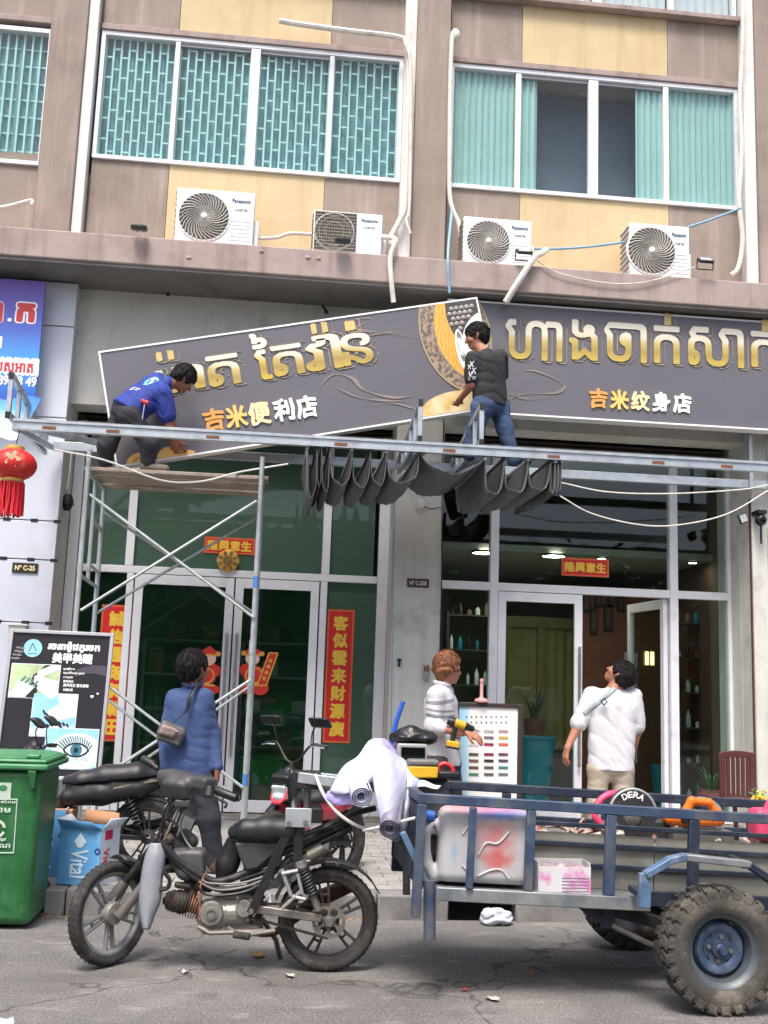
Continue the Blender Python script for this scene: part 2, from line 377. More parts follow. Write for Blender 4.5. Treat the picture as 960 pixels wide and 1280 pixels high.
def nets(f, lo, h):
    s = f < 0; n = np.array(f.shape); m = n - 1
    cnt = np.zeros(m, np.int16); acc = np.zeros(tuple(m) + (3,), np.float32)
    E_ = []
    for ax in range(3):
        oth = [a for a in range(3) if a != ax]
        for da in (0, 1):
            for db in (0, 1):
                o0 = [0, 0, 0]; o0[oth[0]] = da; o0[oth[1]] = db; o1 = list(o0); o1[ax] = 1
                A = f[tuple(slice(o0[i], o0[i] + m[i]) for i in range(3))]; B = f[tuple(slice(o1[i], o1[i] + m[i]) for i in range(3))]
                cr = (A < 0) != (B < 0); t = np.where(cr, A / np.where(cr, A - B, 1), 0)
                cnt += cr
                for i in range(3): acc[..., i] += np.where(cr, o0[i] + (t if i == ax else 0), 0)
    act = cnt > 0; idx = np.full(m, -1, np.int64); idx[act] = np.arange(act.sum())
    ijk = np.argwhere(act); vs = (ijk + acc[act] / cnt[act][:, None]) * h + lo
    fs = []
    for ax in range(3):
        b, c = (ax + 1) % 3, (ax + 2) % 3
        sh0 = [slice(None)] * 3; sh1 = [slice(None)] * 3; sh0[ax] = slice(0, n[ax] - 1); sh1[ax] = slice(1, n[ax])
        cr = s[tuple(sh0)] != s[tuple(sh1)]; e = np.argwhere(cr)
        e = e[(e[:, b] >= 1) & (e[:, c] >= 1) & (e[:, b] < n[b] - 1) & (e[:, c] < n[c] - 1)]
        if not len(e): continue
        flip = s[tuple(e.T)]
        def cell(db, dc):
            q = e.copy(); q[:, b] -= db; q[:, c] -= dc; return idx[tuple(q.T)]
        quad = np.stack([cell(1, 1), cell(0, 1), cell(0, 0), cell(1, 0)], 1); quad[~flip] = quad[~flip][:, ::-1]
        fs += [tuple(map(int, r)) for r in quad if r.min() >= 0]
    return vs, fs
def wrinkle(amp, freq=16.0, seed=0, dirv=(0, 0, 1), aniso=0.35):
    """cloth folds: ridges that mostly run across dirv"""
    r = np.random.RandomState(seed); K = []
    for _ in range(7):
        d = r.randn(3); dv = np.array(V(dirv).normalized()); d = d * aniso + dv * (1 if r.rand() > .5 else -1) * 1.0; d /= np.linalg.norm(d); K.append((d * freq * (0.5 + 1.2 * r.rand()), r.rand() * 6.28))
    def fn(x, y, z):
        wx = 0.03 * np.sin(9 * y + 7 * z + seed); wz = 0.03 * np.sin(8 * x + 5 * y + seed * 2)
        a = 0
        for k, p in K: a = a + np.sin(k[0] * (x + wx) + k[1] * y + k[2] * (z + wz) + p)
        b = np.sin(2.3 * K[0][0][0] * (x + wz) + 2.1 * K[0][0][1] * (y + wx) + 2.3 * K[0][0][2] * z + K[1][1]) + np.sin(2.7 * K[2][0][0] * (x + wx) + 2.2 * K[2][0][1] * y + 2.6 * K[2][0][2] * (z + wx) + K[3][1])
        a = a / 3.0; return amp * (1 - np.abs(np.clip(a, -1, 1)) ** .8 * 1.6) + amp * .4 * (1 - np.abs(b / 2) ** .7 * 1.5)
    return fn
# ================================================================ materials of the place
ASPH = mat('asphalt', C(116, 114, 112), .85, var=.2, vs=1.7, bump=.9, bs=170, dirt=(C(156, 153, 148), .5, 1.3), spec=.25)
def worn_road(m):
    n = m.node_tree.nodes; L = m.node_tree.links; b = n['Principled BSDF']; src = b.inputs['Base Color'].links[0].from_socket; tc = n.new('ShaderNodeTexCoord')
    def layer(kind, scale, mp, lo, hi, col, amt):
        nonlocal src
        t = n.new('ShaderNodeTexNoise' if kind == 'n' else 'ShaderNodeTexVoronoi'); t.inputs['Scale'].default_value = scale; v = n.new('ShaderNodeMapping'); v.inputs['Scale'].default_value = mp; L.new(tc.outputs['Object'], v.inputs[0]); o = v.outputs[0]
        if kind == 'c':
            t.feature = 'DISTANCE_TO_EDGE'; w_ = n.new('ShaderNodeTexNoise'); w_.inputs['Scale'].default_value = 3; L.new(o, w_.inputs['Vector']); a = n.new('ShaderNodeVectorMath'); L.new(o, a.inputs[0]); L.new(w_.outputs['Color'], a.inputs[1]); o = a.outputs[0]
        else: t.inputs['Detail'].default_value = 5
        L.new(o, t.inputs['Vector']); r = n.new('ShaderNodeMapRange'); r.inputs['From Min'].default_value = lo; r.inputs['From Max'].default_value = hi; r.inputs['To Max'].default_value = amt; L.new(t.outputs[0], r.inputs[0])
        x = n.new('ShaderNodeMix'); x.data_type = 'RGBA'; L.new(r.outputs[0], x.inputs[0]); L.new(src, x.inputs[6]); x.inputs[7].default_value = col; src = x.outputs[2]
    layer('n', 75, (1, 1, 1), .5, .72, C(184, 180, 174), .6); layer('n', 95, (1, 1, 1), .5, .3, C(62, 60, 58), .7); layer('c', .42, (1, 1, 1), .011, .0, C(54, 52, 50), .75); layer('n', 26, (1, 1, 1), .66, .74, C(66, 63, 60), .6); layer('n', 1.4, (.6, 1.5, 1), .52, .72, C(92, 89, 86), .55); layer('n', 5, (.8, 1.6, 1), .58, .75, C(178, 174, 167), .45); layer('n', 2.2, (1, 1, 1), .62, .72, C(74, 71, 69), .5)
    L.new(src, b.inputs['Base Color'])
worn_road(ASPH)
KERB = mat('kerb_concrete', C(134, 132, 130), .85, var=.2, vs=5, bump=.4, bs=90, dirt=(C(80, 78, 77), .6, 3), spec=.3)
PAVE = mat('paving_concrete', C(138, 136, 132), .85, var=.18, vs=4, bump=.4, bs=90, dirt=(C(96, 94, 92), .5, 2.2), spec=.3)
JOINT = mat('joint', C(80, 78, 75), .95)
BROWN = mat('brown_render', C(150, 138, 127), .85, var=.07, vs=2.5, bump=.35, bs=90, streak=(C(190, 174, 164), .6), dirt=(C(118, 104, 96), .5, 1.3), spec=.25)
YEL = mat('yellow_render', C(204, 185, 147), .85, var=.05, vs=2.5, bump=.25, bs=140, streak=(C(176, 152, 112), .45), dirt=(C(190, 166, 124), .45, 1.5), spec=.25)
LEDGE = mat('ledge_render', C(166, 151, 145), .85, var=.08, vs=3, bump=.35, bs=120, streak=(C(118, 103, 99), .7), dirt=(C(128, 111, 106), .45, 2.2), spec=.25)
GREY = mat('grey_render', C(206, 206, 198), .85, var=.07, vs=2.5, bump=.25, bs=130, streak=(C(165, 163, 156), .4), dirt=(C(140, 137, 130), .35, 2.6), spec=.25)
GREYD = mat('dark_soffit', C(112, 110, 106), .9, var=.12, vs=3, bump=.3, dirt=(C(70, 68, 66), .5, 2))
WSTRIP = mat('white_strip_paint', C(218, 216, 212), .7, var=.04, streak=(C(180, 176, 170), .5), dirt=(C(170, 165, 158), .3, 3))
ALU = mat('white_aluminium', C(222, 224, 228), .35, var=.03, vs=4, dirt=(C(180, 180, 180), .25, 5))
ALUG = mat('grey_aluminium', C(178, 180, 182), .35, .3, var=.05)
CLAD = mat('composite_cladding', C(206, 212, 222), .35, var=.03, vs=2, dirt=(C(180, 184, 190), .3, 2))
BLACK = mat('black_plastic', C(30, 30, 32), .45, var=.2)
DARKM = mat('dark_metal', C(46, 46, 48), .5, .4, var=.2)
WHITEP = mat('white_plastic', C(232, 232, 230), .45, var=.03, dirt=(C(205, 203, 196), .3, 5))
GALV = mat('galvanised_steel', C(178, 186, 190), .42, .55, var=.14, vs=9, bump=.1, bs=80, dirt=(C(135, 120, 108), .3, 7))
RUST = mat('rusty_weld', C(120, 78, 54), .8, .1, var=.3, vs=25, bump=.4)
PVCW = mat('white_pvc_lagging', C(222, 217, 206), .7, var=.08, vs=14, bump=.5, bs=50, dirt=(C(170, 158, 140), .4, 9))
PVCB = mat('blue_pvc', C(128, 170, 196), .5, var=.08)
# ================================================================ ground
road = MB().grid([[(x, y, 0) for x in (-40, -6, -3, 0, 3, 6, 40)] for y in (-40, -8, 0, 4, 7.33)]).build('road', ASPH, kind='structure')
pav = MB().box(-14, 14, 7.48, 11.25, -.02, .145).build('pavement', PAVE, kind='structure')
# kerb: stones end to end with an open drain slot
kerb = bpy.data.objects.new('kerb', None); COL.objects.link(kerb); kerb.location = (0, 7.4, 0); tag(kerb, kind='structure')
xa, xb = PZ(560, 1150, 0).x, PZ(644, 1152, 0).x
edges = [-5.2, -4.2, -3.2, -2.2, -1.22, -.2, .78, xa]
for a, b in list(zip(edges[:-1], edges[1:])) + [(xb, 2.3), (2.3, 3.3), (3.3, 4.3), (4.3, 5.3), (5.3, 6.3)]:
    j = random.uniform(-.004, .004); MB().box(a + .004, b - .004, 7.31 + j, 7.475, -.02, .16 + j).build('kerb_stone', KERB, kerb, bevel=.012)
d = MB().box(xa + .003, xb - .003, 7.315, 7.475, .125, .159); d.build('drain_lintel', KERB, kerb, bevel=.008)
MB().box(xa + .003, xb - .003, 7.42, 7.475, -.02, .12).build('drain_opening', mat('drain_dark', C(28, 27, 26), .95), kerb)
# paving tiles (rows of small blocks): the ones in view in front of the shops
tl = MB()
for r in range(24):
    y = 7.5 + r * .155
    for c_ in range(46):
        x = -3.2 + c_ * .21 + (.105 if r % 2 else 0)
        if x > 6: continue
        z = .16 + random.uniform(-.003, .003); tl.box(x, x + .203, y, y + .148, .146, z)
tl.build('paving_block', mat('paving_block', C(150, 148, 144), .85, var=.2, vs=3.5, bump=.4, bs=90, dirt=(C(104, 102, 99), .5, 2.0), spec=.3), pav, kind='stuff')
# ================================================================ the shophouse building
YG, YP, YW, YL = 11.3, 10.7, 10.8, 10.15          # shop glass, lower pillars, upper wall, ledge front
bld = thing('shophouse_building', 'brown and yellow shophouse with white framed windows above two glass shopfronts', 'building', (1, 11, 0))
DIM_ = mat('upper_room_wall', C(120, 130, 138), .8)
ZT = P(740, 15, YW).z; ZS = P(310, 214, YW).z; ZH = P(310, 56, YW).z; ZL = P(480, 318, YL).z; ZLB = P(480, 353, YL).z
def xs_(px, py, Y=YW): return P(px, py, Y).x
MB().box(-7, 8, YW + .062, 14.4, ZLB + .1, ZS - .15).build('wall_core', BROWN, bld)
MB().box(-7, 8, YW + .062, 14.4, ZH + .06, ZT - .02).build('wall_core', BROWN, bld)
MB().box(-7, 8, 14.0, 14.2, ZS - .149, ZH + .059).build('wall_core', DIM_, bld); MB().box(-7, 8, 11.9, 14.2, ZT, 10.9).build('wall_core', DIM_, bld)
# bays: (left, yellow from, yellow to, right) at sill height and above the head
bays = [(-6.9, -4.8, -3.5, xs_(58, 150)), (xs_(119, 150), xs_(212, 206), xs_(406, 226), xs_(503, 150)), (xs_(561, 150), xs_(650, 243), xs_(836, 258), xs_(925, 160)), (5.6, 6.1, 7.3, 7.9)]
for k, (a, b, c, d) in enumerate(bays):
    for (p, q, m) in ((a, b, BROWN), (b, c, YEL), (c, d, BROWN)):
        if k == 0: m = BROWN
        MB().box(p + .003, q - .003, YW, YW + .055, ZL - .05, ZS - .004).build('wall_panel', m, bld)
        MB().box(p + .003, q - .003, YW, YW + .055, ZH + .075, ZT).build('wall_panel', m, bld)
    MB().box(a, d, YW - .05, YW + .05, ZH + .004, ZH + .072).build('window_hood', LEDGE, bld, bevel=.006)
    MB().box(a, d, YW - .10, YW + .05, ZT + .003, ZT + .06).build('floor_band', LEDGE, bld, bevel=.006)
# pillars of the upper wall and the white bands beside them
pil = [(xs_(55, 137, 10.7), xs_(101, 137, 10.7)), (xs_(518, 150, 10.7), xs_(560, 150, 10.7)), (xs_(944, 150, 10.7), xs_(995, 150, 10.7))]
for a, b in pil: MB().box(a, b, 10.66, YW + .06, ZL - .02, 10.9).build('pillar', BROWN, bld, bevel=.01)
for a, b in ((xs_(101, 137, 10.7) + .003, xs_(114, 137, 10.7)), (xs_(503, 150, 10.7), xs_(518, 150, 10.7) - .003), (xs_(929, 150, 10.7), xs_(944, 150, 10.7) - .003)):
    MB().box(a, b, 10.69, YW + .06, ZL - .02, 10.9).build('white_band', WSTRIP, bld, bevel=.006)
# ledge over the shops
MB().box(-7, 8, YL, YW + .06, ZLB, ZL).build('ledge', LEDGE, bld, bevel=.015)
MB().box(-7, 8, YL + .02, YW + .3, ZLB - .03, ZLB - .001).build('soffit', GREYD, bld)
drip = MB()
for (px, py) in ((236, 322), (327, 314), (385, 322), (398, 323)): drip.sphere(P(px, py, YL), (.03, .012, .02), 8)
drip.build('render_patch', LEDGE, bld)
# lintel wall behind the signs, pillars below
ZB = P(130, 510, 10.98).z
MB().box(-7, 8, 10.86, 11.2, ZB, ZLB - .03).build('lintel_wall', GREY, bld)
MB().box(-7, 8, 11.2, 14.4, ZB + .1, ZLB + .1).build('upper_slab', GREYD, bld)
XL = P(75, 620, YP).x
MB().box(-7, XL, YP, YG + .3, .1, ZLB - .03).build('pillar', GREY, bld, bevel=.01)
xm0, xm1 = P(490, 800, YP).x, P(552, 800, YP).x
MB().box(xm0, xm1, YP + .12, YG + .3, .1, ZB + .02).build('pillar', GREY, bld, bevel=.01)
xr0 = P(938, 560, YP).x
MB().box(xr0, 8, YP, YG + .3, .1, ZLB - .03).build('pillar', GREY, bld, bevel=.01)
MB().box(xr0 - .012, xr0 - .001, YP + .02, YP + .05, .15, 3.6).build('cable_conduit', mat('conduit_brown', C(92, 62, 52), .6), bld)
# cladding sheets on the near face of the first pillar, with dark fixing slots between them
zc = [P(30, y, YP - .02).z for y in (1000, 778, 699, 650, 520, 405, 350)]
for a, b in zip(zc[:-1], zc[1:]): MB().box(-2.98, XL + .004, YP - .03, YP - .002, a + .006, b - .006).build('cladding_sheet', CLAD, bld, bevel=.004)
sl_ = MB()
for z in zc[1:4]:
    for x in (-2.62, -2.36, -2.14): sl_.box(x - .035, x + .035, YP - .034, YP - .029, z - .016, z + .016)
sl_.build('fixing_slot', BLACK, bld, kind='stuff')
MB().box(xr0 + .16, 8, YP - .03, YP - .002, .2, 3.3).build('cladding_sheet', CLAD, bld, bevel=.004)
# floor slab, ceilings and back rooms of the two shops
FZ = .2
MB().box(-2.4, 5.4, YG - .08, 16.2, .1, FZ).build('shop_floor', mat('shop_floor_tile', C(150, 140, 128), .25, var=.1, vs=2), bld)
step = MB().box(XL, xr0, 11.0, YG - .08, .1, FZ - .01).build('door_step', KERB, bld, bevel=.01)
IWALL = mat('shop_wall', C(150, 148, 138), .8, var=.05); IDARK = mat('shop_wall_brown', C(92, 66, 50), .8, var=.12, vs=2)
CZ = P(640, 560, YG).z + .02
MB().box(-2.4, 5.4, YG + .1, 16.2, CZ, CZ + .1).build('shop_ceiling', IWALL, bld)
MB().box(-2.4, xm0 + .2, 15.2, 15.3, FZ, CZ).build('shop_back_wall', IWALL, bld)
MB().box(xm0 + .2, 5.4, 16.0, 16.1, FZ, CZ).build('shop_back_wall', mat('shop_wall_olive', C(128, 130, 112), .8, var=.1, vs=1.2), bld)
MB().box(-2.45, -2.35, YG + .3, 16.2, FZ, CZ).build('shop_side_wall', IWALL, bld)
MB().box(xm0 + .12, xm1 - .1, YG + .3, 16.2, FZ, CZ).build('party_wall', IWALL, bld)
MB().box(xr0 + .2, xr0 + .3, YG + .3, 16.2, FZ, CZ).build('shop_side_wall', IDARK, bld)
# roller shutter housing under the lintel
SHT = mat('shutter_brown', C(96, 84, 76), .6, .3, var=.15)
for (a, b) in ((XL + .05, xm0 - .02), (xm1 + .02, xr0 - .05)):
    z0, z1 = CZ + .0, ZB
    n = max(2, int((z1 - z0) / .085))
    for k in range(n): MB().box(a, b, YG + .0, YG + .1, z0 + (z1 - z0) * k / n + .004, z0 + (z1 - z0) * (k + 1) / n - .004).build('shutter_slat', SHT, bld, bevel=.015)
# ---------------------------------------------------------------- upper windows
PANE_L = glass('tinted_pane', (.96, .992, .988, 1), 1.36)
CURT = mat('mint_curtain', C(156, 190, 186), .8, var=.06, vs=3)
CURTB = mat('blue_curtain', C(104, 148, 156), .8, var=.1, vs=3)
GRL = mat('mint_grille_bar', C(162, 206, 200), .5, var=.04)
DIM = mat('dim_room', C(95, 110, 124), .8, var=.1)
def curtain(mb, x0, x1, y, z0, z1, amp=.02, pitch=.07):
    n = max(4, int((x1 - x0) / pitch * 4)); ph = random.random() * 6
    mb.grid([[(lerp(x0, x1, i / n), y + amp * math.sin(i * math.pi / 2 + ph) + .004 * math.sin(i * .7), z) for i in range(n + 1)] for z in (z0, z1)])
def window(x0, x1, z0, z1, mull, kind, y=YW):
    fr = MB()
    for (a, b, c, d) in ((x0, x1, z0, z0 + .045), (x0, x1, z1 - .05, z1), (x0, x0 + .045, z0 + .045, z1 - .05), (x1 - .045, x1, z0 + .045, z1 - .05)): fr.box(a, b, y - .03, y + .05, c, d)
    win = fr.build('window', ALU, bld, bevel=.004)
    mm = [x0 + .045] + [q for m, w_ in mull for q in (m - w_ / 2, m + w_ / 2)] + [x1 - .045]
    for m, w_ in mull: MB().box(m - w_ / 2, m + w_ / 2, y - .025, y + .045, z0 + .046, z1 - .051).build('mullion', ALU, win, bevel=.004)
    for i in range(0, len(mm), 2):
        a, b = mm[i] + .003, mm[i + 1] - .003; inner = i in (2, 4); yy = y + (.025 if inner else .0)
        MB().box(a, b, yy, yy + .008, z0 + .048, z1 - .053).build('pane', PANE_L, win)
        if inner: MB().box(a, b, yy - .02, yy + .03, z1 - .085, z1 - .054).build('sash_rail', ALUG, win)
        q = MB()
        if kind == 'brick':
            cw = .085; n = int(round((b - a) / cw))
            for c in range(n + 1):
                x = lerp(a, b, c / n); q.box(x - .010, x + .010, y + .04, y + .054, z0 + .04, z1 - .04)
                if c < n:
                    zz = z0 + .02 + (.1 if c % 2 else .24) + .03 * (i % 3)
                    while zz < z1 - .05: q.box(x + .014, lerp(a, b, (c + 1) / n) - .014, y + .041, y + .053, zz - .009, zz + .009); zz += .235 if i != 6 else .25
        elif kind == 'grid':
            n = 7
            for c in range(n + 1): x = lerp(a, b, c / n); q.box(x - .010, x + .010, y + .04, y + .054, z0 + .04, z1 - .04)
            for r in range(1, 8): z = lerp(z0, z1, r / 8); q.box(a, b, y + .085, y + .095, z - .010, z + .010)
        if q.v: q.build('grille', GRL, win, kind='stuff'); e = MB(); curtain(e, a, b, y + .10, z0, z1, .025, .16); e.build('curtain', CURTB, win)
        if kind == 'curtain':
            e = MB()
            if i == 0: curtain(e, a, b, y + .05, z0, z1)
            elif i == 2: curtain(e, a, a + .2, y + .05, z0, z1)
            elif i == 4: curtain(e, b - .3, b, y + .05, z0, z1)
            else: curtain(e, a, b, y + .05, z0, z1)
            e.build('curtain', CURT, win)
        if kind == 'white': e = MB(); curtain(e, a, b, y + .1, z0, z1, .015, .1); e.build('curtain', mat('white_curtain', C(190, 193, 196), .8, var=.03), win)
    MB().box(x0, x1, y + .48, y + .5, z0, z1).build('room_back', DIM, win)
    return win
for k, (a, b, c, d) in enumerate(bays):
    if k == 0: window(-5.6, bays[0][3], ZS - .14, ZH - .05, [(-4.8, .05), (-4.1, .09), (-3.3, .05)], 'grid')
    elif k == 1: window(a, d - .01, ZS, ZH, [(xs_(218, 130), .05), (xs_(316, 140), .1), (xs_(412, 150), .05)], 'brick')
    elif k == 2: window(a, d - .03, ZS, ZH, [(xs_(647, 160), .06), (xs_(741, 175), .11), (xs_(832, 180), .06)], 'curtain')
    elif k == 3: window(a + .02, d, ZS, ZH, [(6.2, .06), (6.8, .1), (7.4, .06)], 'curtain')
    if k: window(a, d - .03, ZT + .062, ZT + 1.4, [(lerp(a, d, .26), .06), (lerp(a, d, .5), .1), (lerp(a, d, .76), .06)], 'white')
# ---------------------------------------------------------------- shopfronts
GREENF = glass('green_film_pane', (.3, .46, .36, 1), 1.5, body=(C(88, 117, 100), .6))
GREENG = glass('green_pane', (.78, .87, .81, 1), 1.5, body=(C(40, 84, 58), .1))
CLEAR = glass('clear_pane', (.86, .945, .905, 1), 1.5)
def X_(px, py): return P(px, py, YG - .05).x
def Z_(px, py): return P(px, py, YG - .05).z
def frame_v(nm, x, w_, z0, z1, par, y=YG, m=ALU): return MB().box(x - w_ / 2, x + w_ / 2, y - .06, y + .04, z0, z1).build(nm, m, par, bevel=.004)
def frame_h(nm, x0, x1, z, w_, par, y=YG, m=ALU): return MB().box(x0, x1, y - .058, y + .038, z - w_ / 2, z + w_ / 2).build(nm, m, par, bevel=.004)
def pane(x0, x1, z0, z1, par, m, y=YG): return MB().box(x0, x1, y - .014, y - .004, z0, z1).build('pane', m, par)
def sf(name): o = bpy.data.objects.new(name, None); COL.objects.link(o); o.parent = bld; return o
ZTR = Z_(330, 719); ZTR2 = Z_(730, 738); ZTOP = CZ
# shop at the left: green film above, doors in the middle
s1 = sf('shopfront'); a0, a1 = XL + .0, xm0 - .003
xv = [X_(166, 640), X_(410, 640)]
frame_v('mullion', a0 + .06, .1, FZ, ZTOP, s1); frame_v('mullion', a1 - .055, .11, FZ, ZTOP, s1)
for x in xv: frame_v('mullion', x, .085, ZTR + .04, ZTOP, s1)
frame_h('transom', a0 + .115, a1 - .115, ZTR, .075, s1)
frame_h('head_rail', a0 + .115, a1 - .115, ZTOP - .03, .05, s1)
for a, b in zip([a0 + .11] + xv, xv + [a1 - .11]): pane(a + .045, b - .045, ZTR + .04, ZTOP - .056, s1, GREENF)
dx0, dxm, dx1 = X_(160, 850), X_(287, 850), X_(394, 850)
for x, w_ in ((dx0 - .05, .07), (dx1 + .05, .07)): frame_v('door_post', x, w_, FZ, ZTR - .04, s1)
pane(a0 + .115, dx0 - .09, FZ + .11, ZTR - .04, s1, GREENG); frame_h('bottom_rail', a0 + .115, dx0 - .09, FZ + .05, .1, s1)
pane(dx1 + .09, a1 - .115, FZ + .11, ZTR - .04, s1, GREENF); frame_h('bottom_rail', dx1 + .09, a1 - .115, FZ + .05, .1, s1)
def door(x0, x1, z1, m, hinge_left=True, swing=0.0, hx=None):
    """one leaf: stiles and rails in one frame, with pane and pull handle"""
    f = MB(); w_ = .085; yd = YG - .03
    T = None
    if swing:
        px_ = x0 if hinge_left else x1; T = Matrix.Translation((px_, YG, 0)) @ Matrix.Rotation(swing, 4, 'Z') @ Matrix.Translation((-px_, -YG, 0))
    f.T = T
    for a, b, c, d in ((x0, x0 + w_, FZ + .01, z1), (x1 - w_, x1, FZ + .01, z1), (x0 + w_, x1 - w_, z1 - .1, z1), (x0 + w_, x1 - w_, FZ + .01, FZ + .13)): f.box(a, b, yd - .025, yd + .025, c, d)
    o = f.build('door', ALU, bld, bevel=.004)
    g = MB(T).box(x0 + w_, x1 - w_, yd - .005, yd + .005, FZ + .13, z1 - .1); g.build('pane', m, o)
    hx = (x1 - w_ / 2) if hinge_left else (x0 + w_ / 2); h = MB(T)
    for sgn in (-1, 1):
        h.tube([(hx, yd + sgn * .065, .75), (hx, yd + sgn * .065, 2.0)], .016, 10)
        for z in (.9, 1.85): h.tube([(hx, yd + sgn * .02, z), (hx, yd + sgn * .065, z)], .01, 8)
    h.build('handle', mat('steel', C(200, 200, 202), .22, .9, var=.05), o)
    return o
door(dx0, dxm - .008, ZTR - .045, GREENG, True); door(dxm + .008, dx1, ZTR - .045, GREENG, False)
# shop at the right: clear glass, one leaf open
s2 = sf('shopfront'); b0, b1 = xm1 + .003, xr0 - .003
xq = [P(617, 700, YG).x, P(840, 700, YG).x]; xe = P(909, 700, YG).x
frame_v('mullion', b0 + .03, .06, FZ, ZTOP, s2); frame_v('mullion', xe + .02, .09, FZ, ZTOP, s2)
MB().box(xe + .067, b1, YG - .3, YG + .1, FZ, ZTOP).build('jamb_infill', GREY, s2)
for x in xq: frame_v('mullion', x, .09, FZ, ZTOP, s2)
cells = [(b0 + .06, xq[0] - .045), (xq[0] + .045, xq[1] - .045), (xq[1] + .045, xe - .025)]
for a, b in cells:
    frame_h('transom', a, b, ZTR2, .085, s2); frame_h('head_rail', a, b, ZTOP - .03, .05, s2); pane(a, b, ZTR2 + .045, ZTOP - .056, s2, CLEAR)
for a, b in (cells[0], cells[2]): pane(a, b, FZ + .12, ZTR2 - .045, s2, CLEAR); frame_h('bottom_rail', a, b, FZ + .06, .11, s2)
ex0, ex1 = xq[0] + .05, P(726, 850, YG).x; fx1 = xq[1] - .05
door(ex0, ex1, ZTR2 - .05, CLEAR, True)
door(ex1 + .01, fx1, ZTR2 - .05, CLEAR, False, swing=-rad(85))
# ================================================================ things on the facade
E3 = (V((1, 0, 0)), V((0, 0, 1)))
PRINT = mat('dark_lettering', C(40, 42, 48), .5); TEAL = mat('teal_lettering', C(30, 88, 116), .5)
# ---- air conditioner outdoor units
def ac_unit(tl, br, label, style, Yf=10.32):
    a, b = P(*tl, Yf), P(*br, Yf); x0, x1, z0, z1 = a.x, b.x, b.z, (a.z + P(br[0], tl[1] + (br[0] - tl[0]) * .075, Yf).z) / 2
    z0 = ZL + .045; w_, h_ = x1 - x0, z1 - z0
    t = thing('air_conditioner_unit', label, 'air conditioner', ((x0 + x1) / 2, Yf + .15, ZL), 'air conditioner outdoor units on the ledge')
    MB().box(x0, x1, Yf, Yf + .3, z0, z1).build('casing', WHITEP, t, bevel=.012)
    for x in (x0 + .08, x1 - .14): MB().box(x, x + .06, Yf - .01, Yf + .31, ZL + .001, z0 - .001).build('foot', GALV, t)
    cx, cz = (x0 + w_ * .36, (z0 + z1) / 2 - .005) if style != 'square' else (x0 + w_ * .3, (z0 + z1) / 2); R_ = h_ * .43
    MB().lathe([(R_ * .98, .004), (R_ * .98, .0), (R_, -.014), (R_ * 1.06, -.012), (R_ * 1.08, .002)], (cx, Yf, cz), (0, 1, 0), 40).build('fan_ring', WHITEP, t)
    MB().lathe([(R_ * .98, 0), (.001, 0)], (cx, Yf - .003, cz), (0, 1, 0), 40).build('fan_opening', mat('fan_dark', C(92, 89, 84), .8), t)
    g = MB()
    if style == 'square':
        g.box(x0 + .012, x0 + w_ * .62, Yf - .006, Yf - .001, z0 + .02, z1 - .015)
        g.build('grille_back', mat('mesh_dark', C(96, 92, 84), .8), t); g = MB()
        for k in range(13): z = lerp(z0 + .02, z1 - .02, k / 12); g.box(x0 + .012, x0 + w_ * .62, Yf - .016, Yf - .007, z - .003, z + .003)
        for k in range(18): x = lerp(x0 + .012, x0 + w_ * .62, k / 17); g.box(x - .002, x + .002, Yf - .02, Yf - .0165, z0 + .02, z1 - .015)
        for rr in (.5, .8, 1.0): g.tube([(cx + R_ * rr * math.cos(q * .2618), Yf - .018, cz + R_ * rr * math.sin(q * .2618)) for q in range(24)], .004, 5, True)
        g.build('fan_grille', mat('mesh_grey', C(150, 146, 134), .6), t, kind='stuff')
    else:
        for k in range(32):
            a0 = k * 2 * math.pi / 32
            g.tube([(cx + R_ * q * math.cos(a0 + (q - .15) * 1.15), Yf - .02 + .006 * q, cz + R_ * q * math.sin(a0 + (q - .15) * 1.15)) for q in (.14, .35, .56, .78, .99)], [.004, .006, .008, .0095, .011], 5)
        for rr in (.42, .7): g.tube([(cx + R_ * rr * math.cos(q * .2), Yf - .016, cz + R_ * rr * math.sin(q * .2)) for q in range(31)], .003, 5)
        g.build('fan_grille', mat('grille_grey', C(158, 155, 148), .5), t, kind='stuff')
        MB().lathe([(.001, -.034), (R_ * .1, -.032), (R_ * .13, -.026), (R_ * .13, -.012)], (cx, Yf, cz), (0, 1, 0), 20).build('fan_hub', WHITEP, t)
    q = MB(); lx = x0 + w_ * (.83 if style != 'square' else .81); lh = .045
    write(q, 'Panasonic', V((lx, Yf - .001, z1 - h_ * .17)), *E3, .03, fit=(w_ * .24, h_ * .075), bold=.02); q.build('lettering', TEAL, t)
    q = MB(); write(q, 'INVERTER', V((lx, Yf - .001, z1 - h_ * .34)), *E3, .02, fit=(w_ * .17, h_ * .045)); q.build('lettering', mat('grey_lettering', C(110, 120, 130), .5), t)
    if style != 'square':
        for k in range(6): MB().box(x0 + w_ * .7, x1 - .03, Yf - .004, Yf - .0005, z0 + h_ * (.1 + .07 * k), z0 + h_ * (.1 + .07 * k) + .006).build('casing_rib', WHITEP, t)
    s_ = MB()
    for k in range(9): z = lerp(z0 + .04, z1 - .04, k / 8); s_.box(x0 - .012, x0 - .001, Yf + .02, Yf + .28, z - .008, z + .008)
    s_.build('side_louvre', mat('louvre_grey', C(140, 138, 132), .6), t, kind='stuff')
    MB().box(x1 + .001, x1 + .05, Yf + .08, Yf + .26, z0 + .03, z0 + h_ * .55).build('valve_cover', WHITEP, t, bevel=.01)
    return t
ac_unit((222, 234), (316, 299), 'largest white air conditioner, round swirl grille, wholly against the yellow panel', 'swirl')
ac_unit((393, 262), (477, 309), 'white air conditioner unit with square dark mesh grille over its fan', 'square')
ac_unit((580, 270), (664, 322), 'white swirl grille air conditioner mostly against the brown panel beside the tipped floodlight', 'swirl')
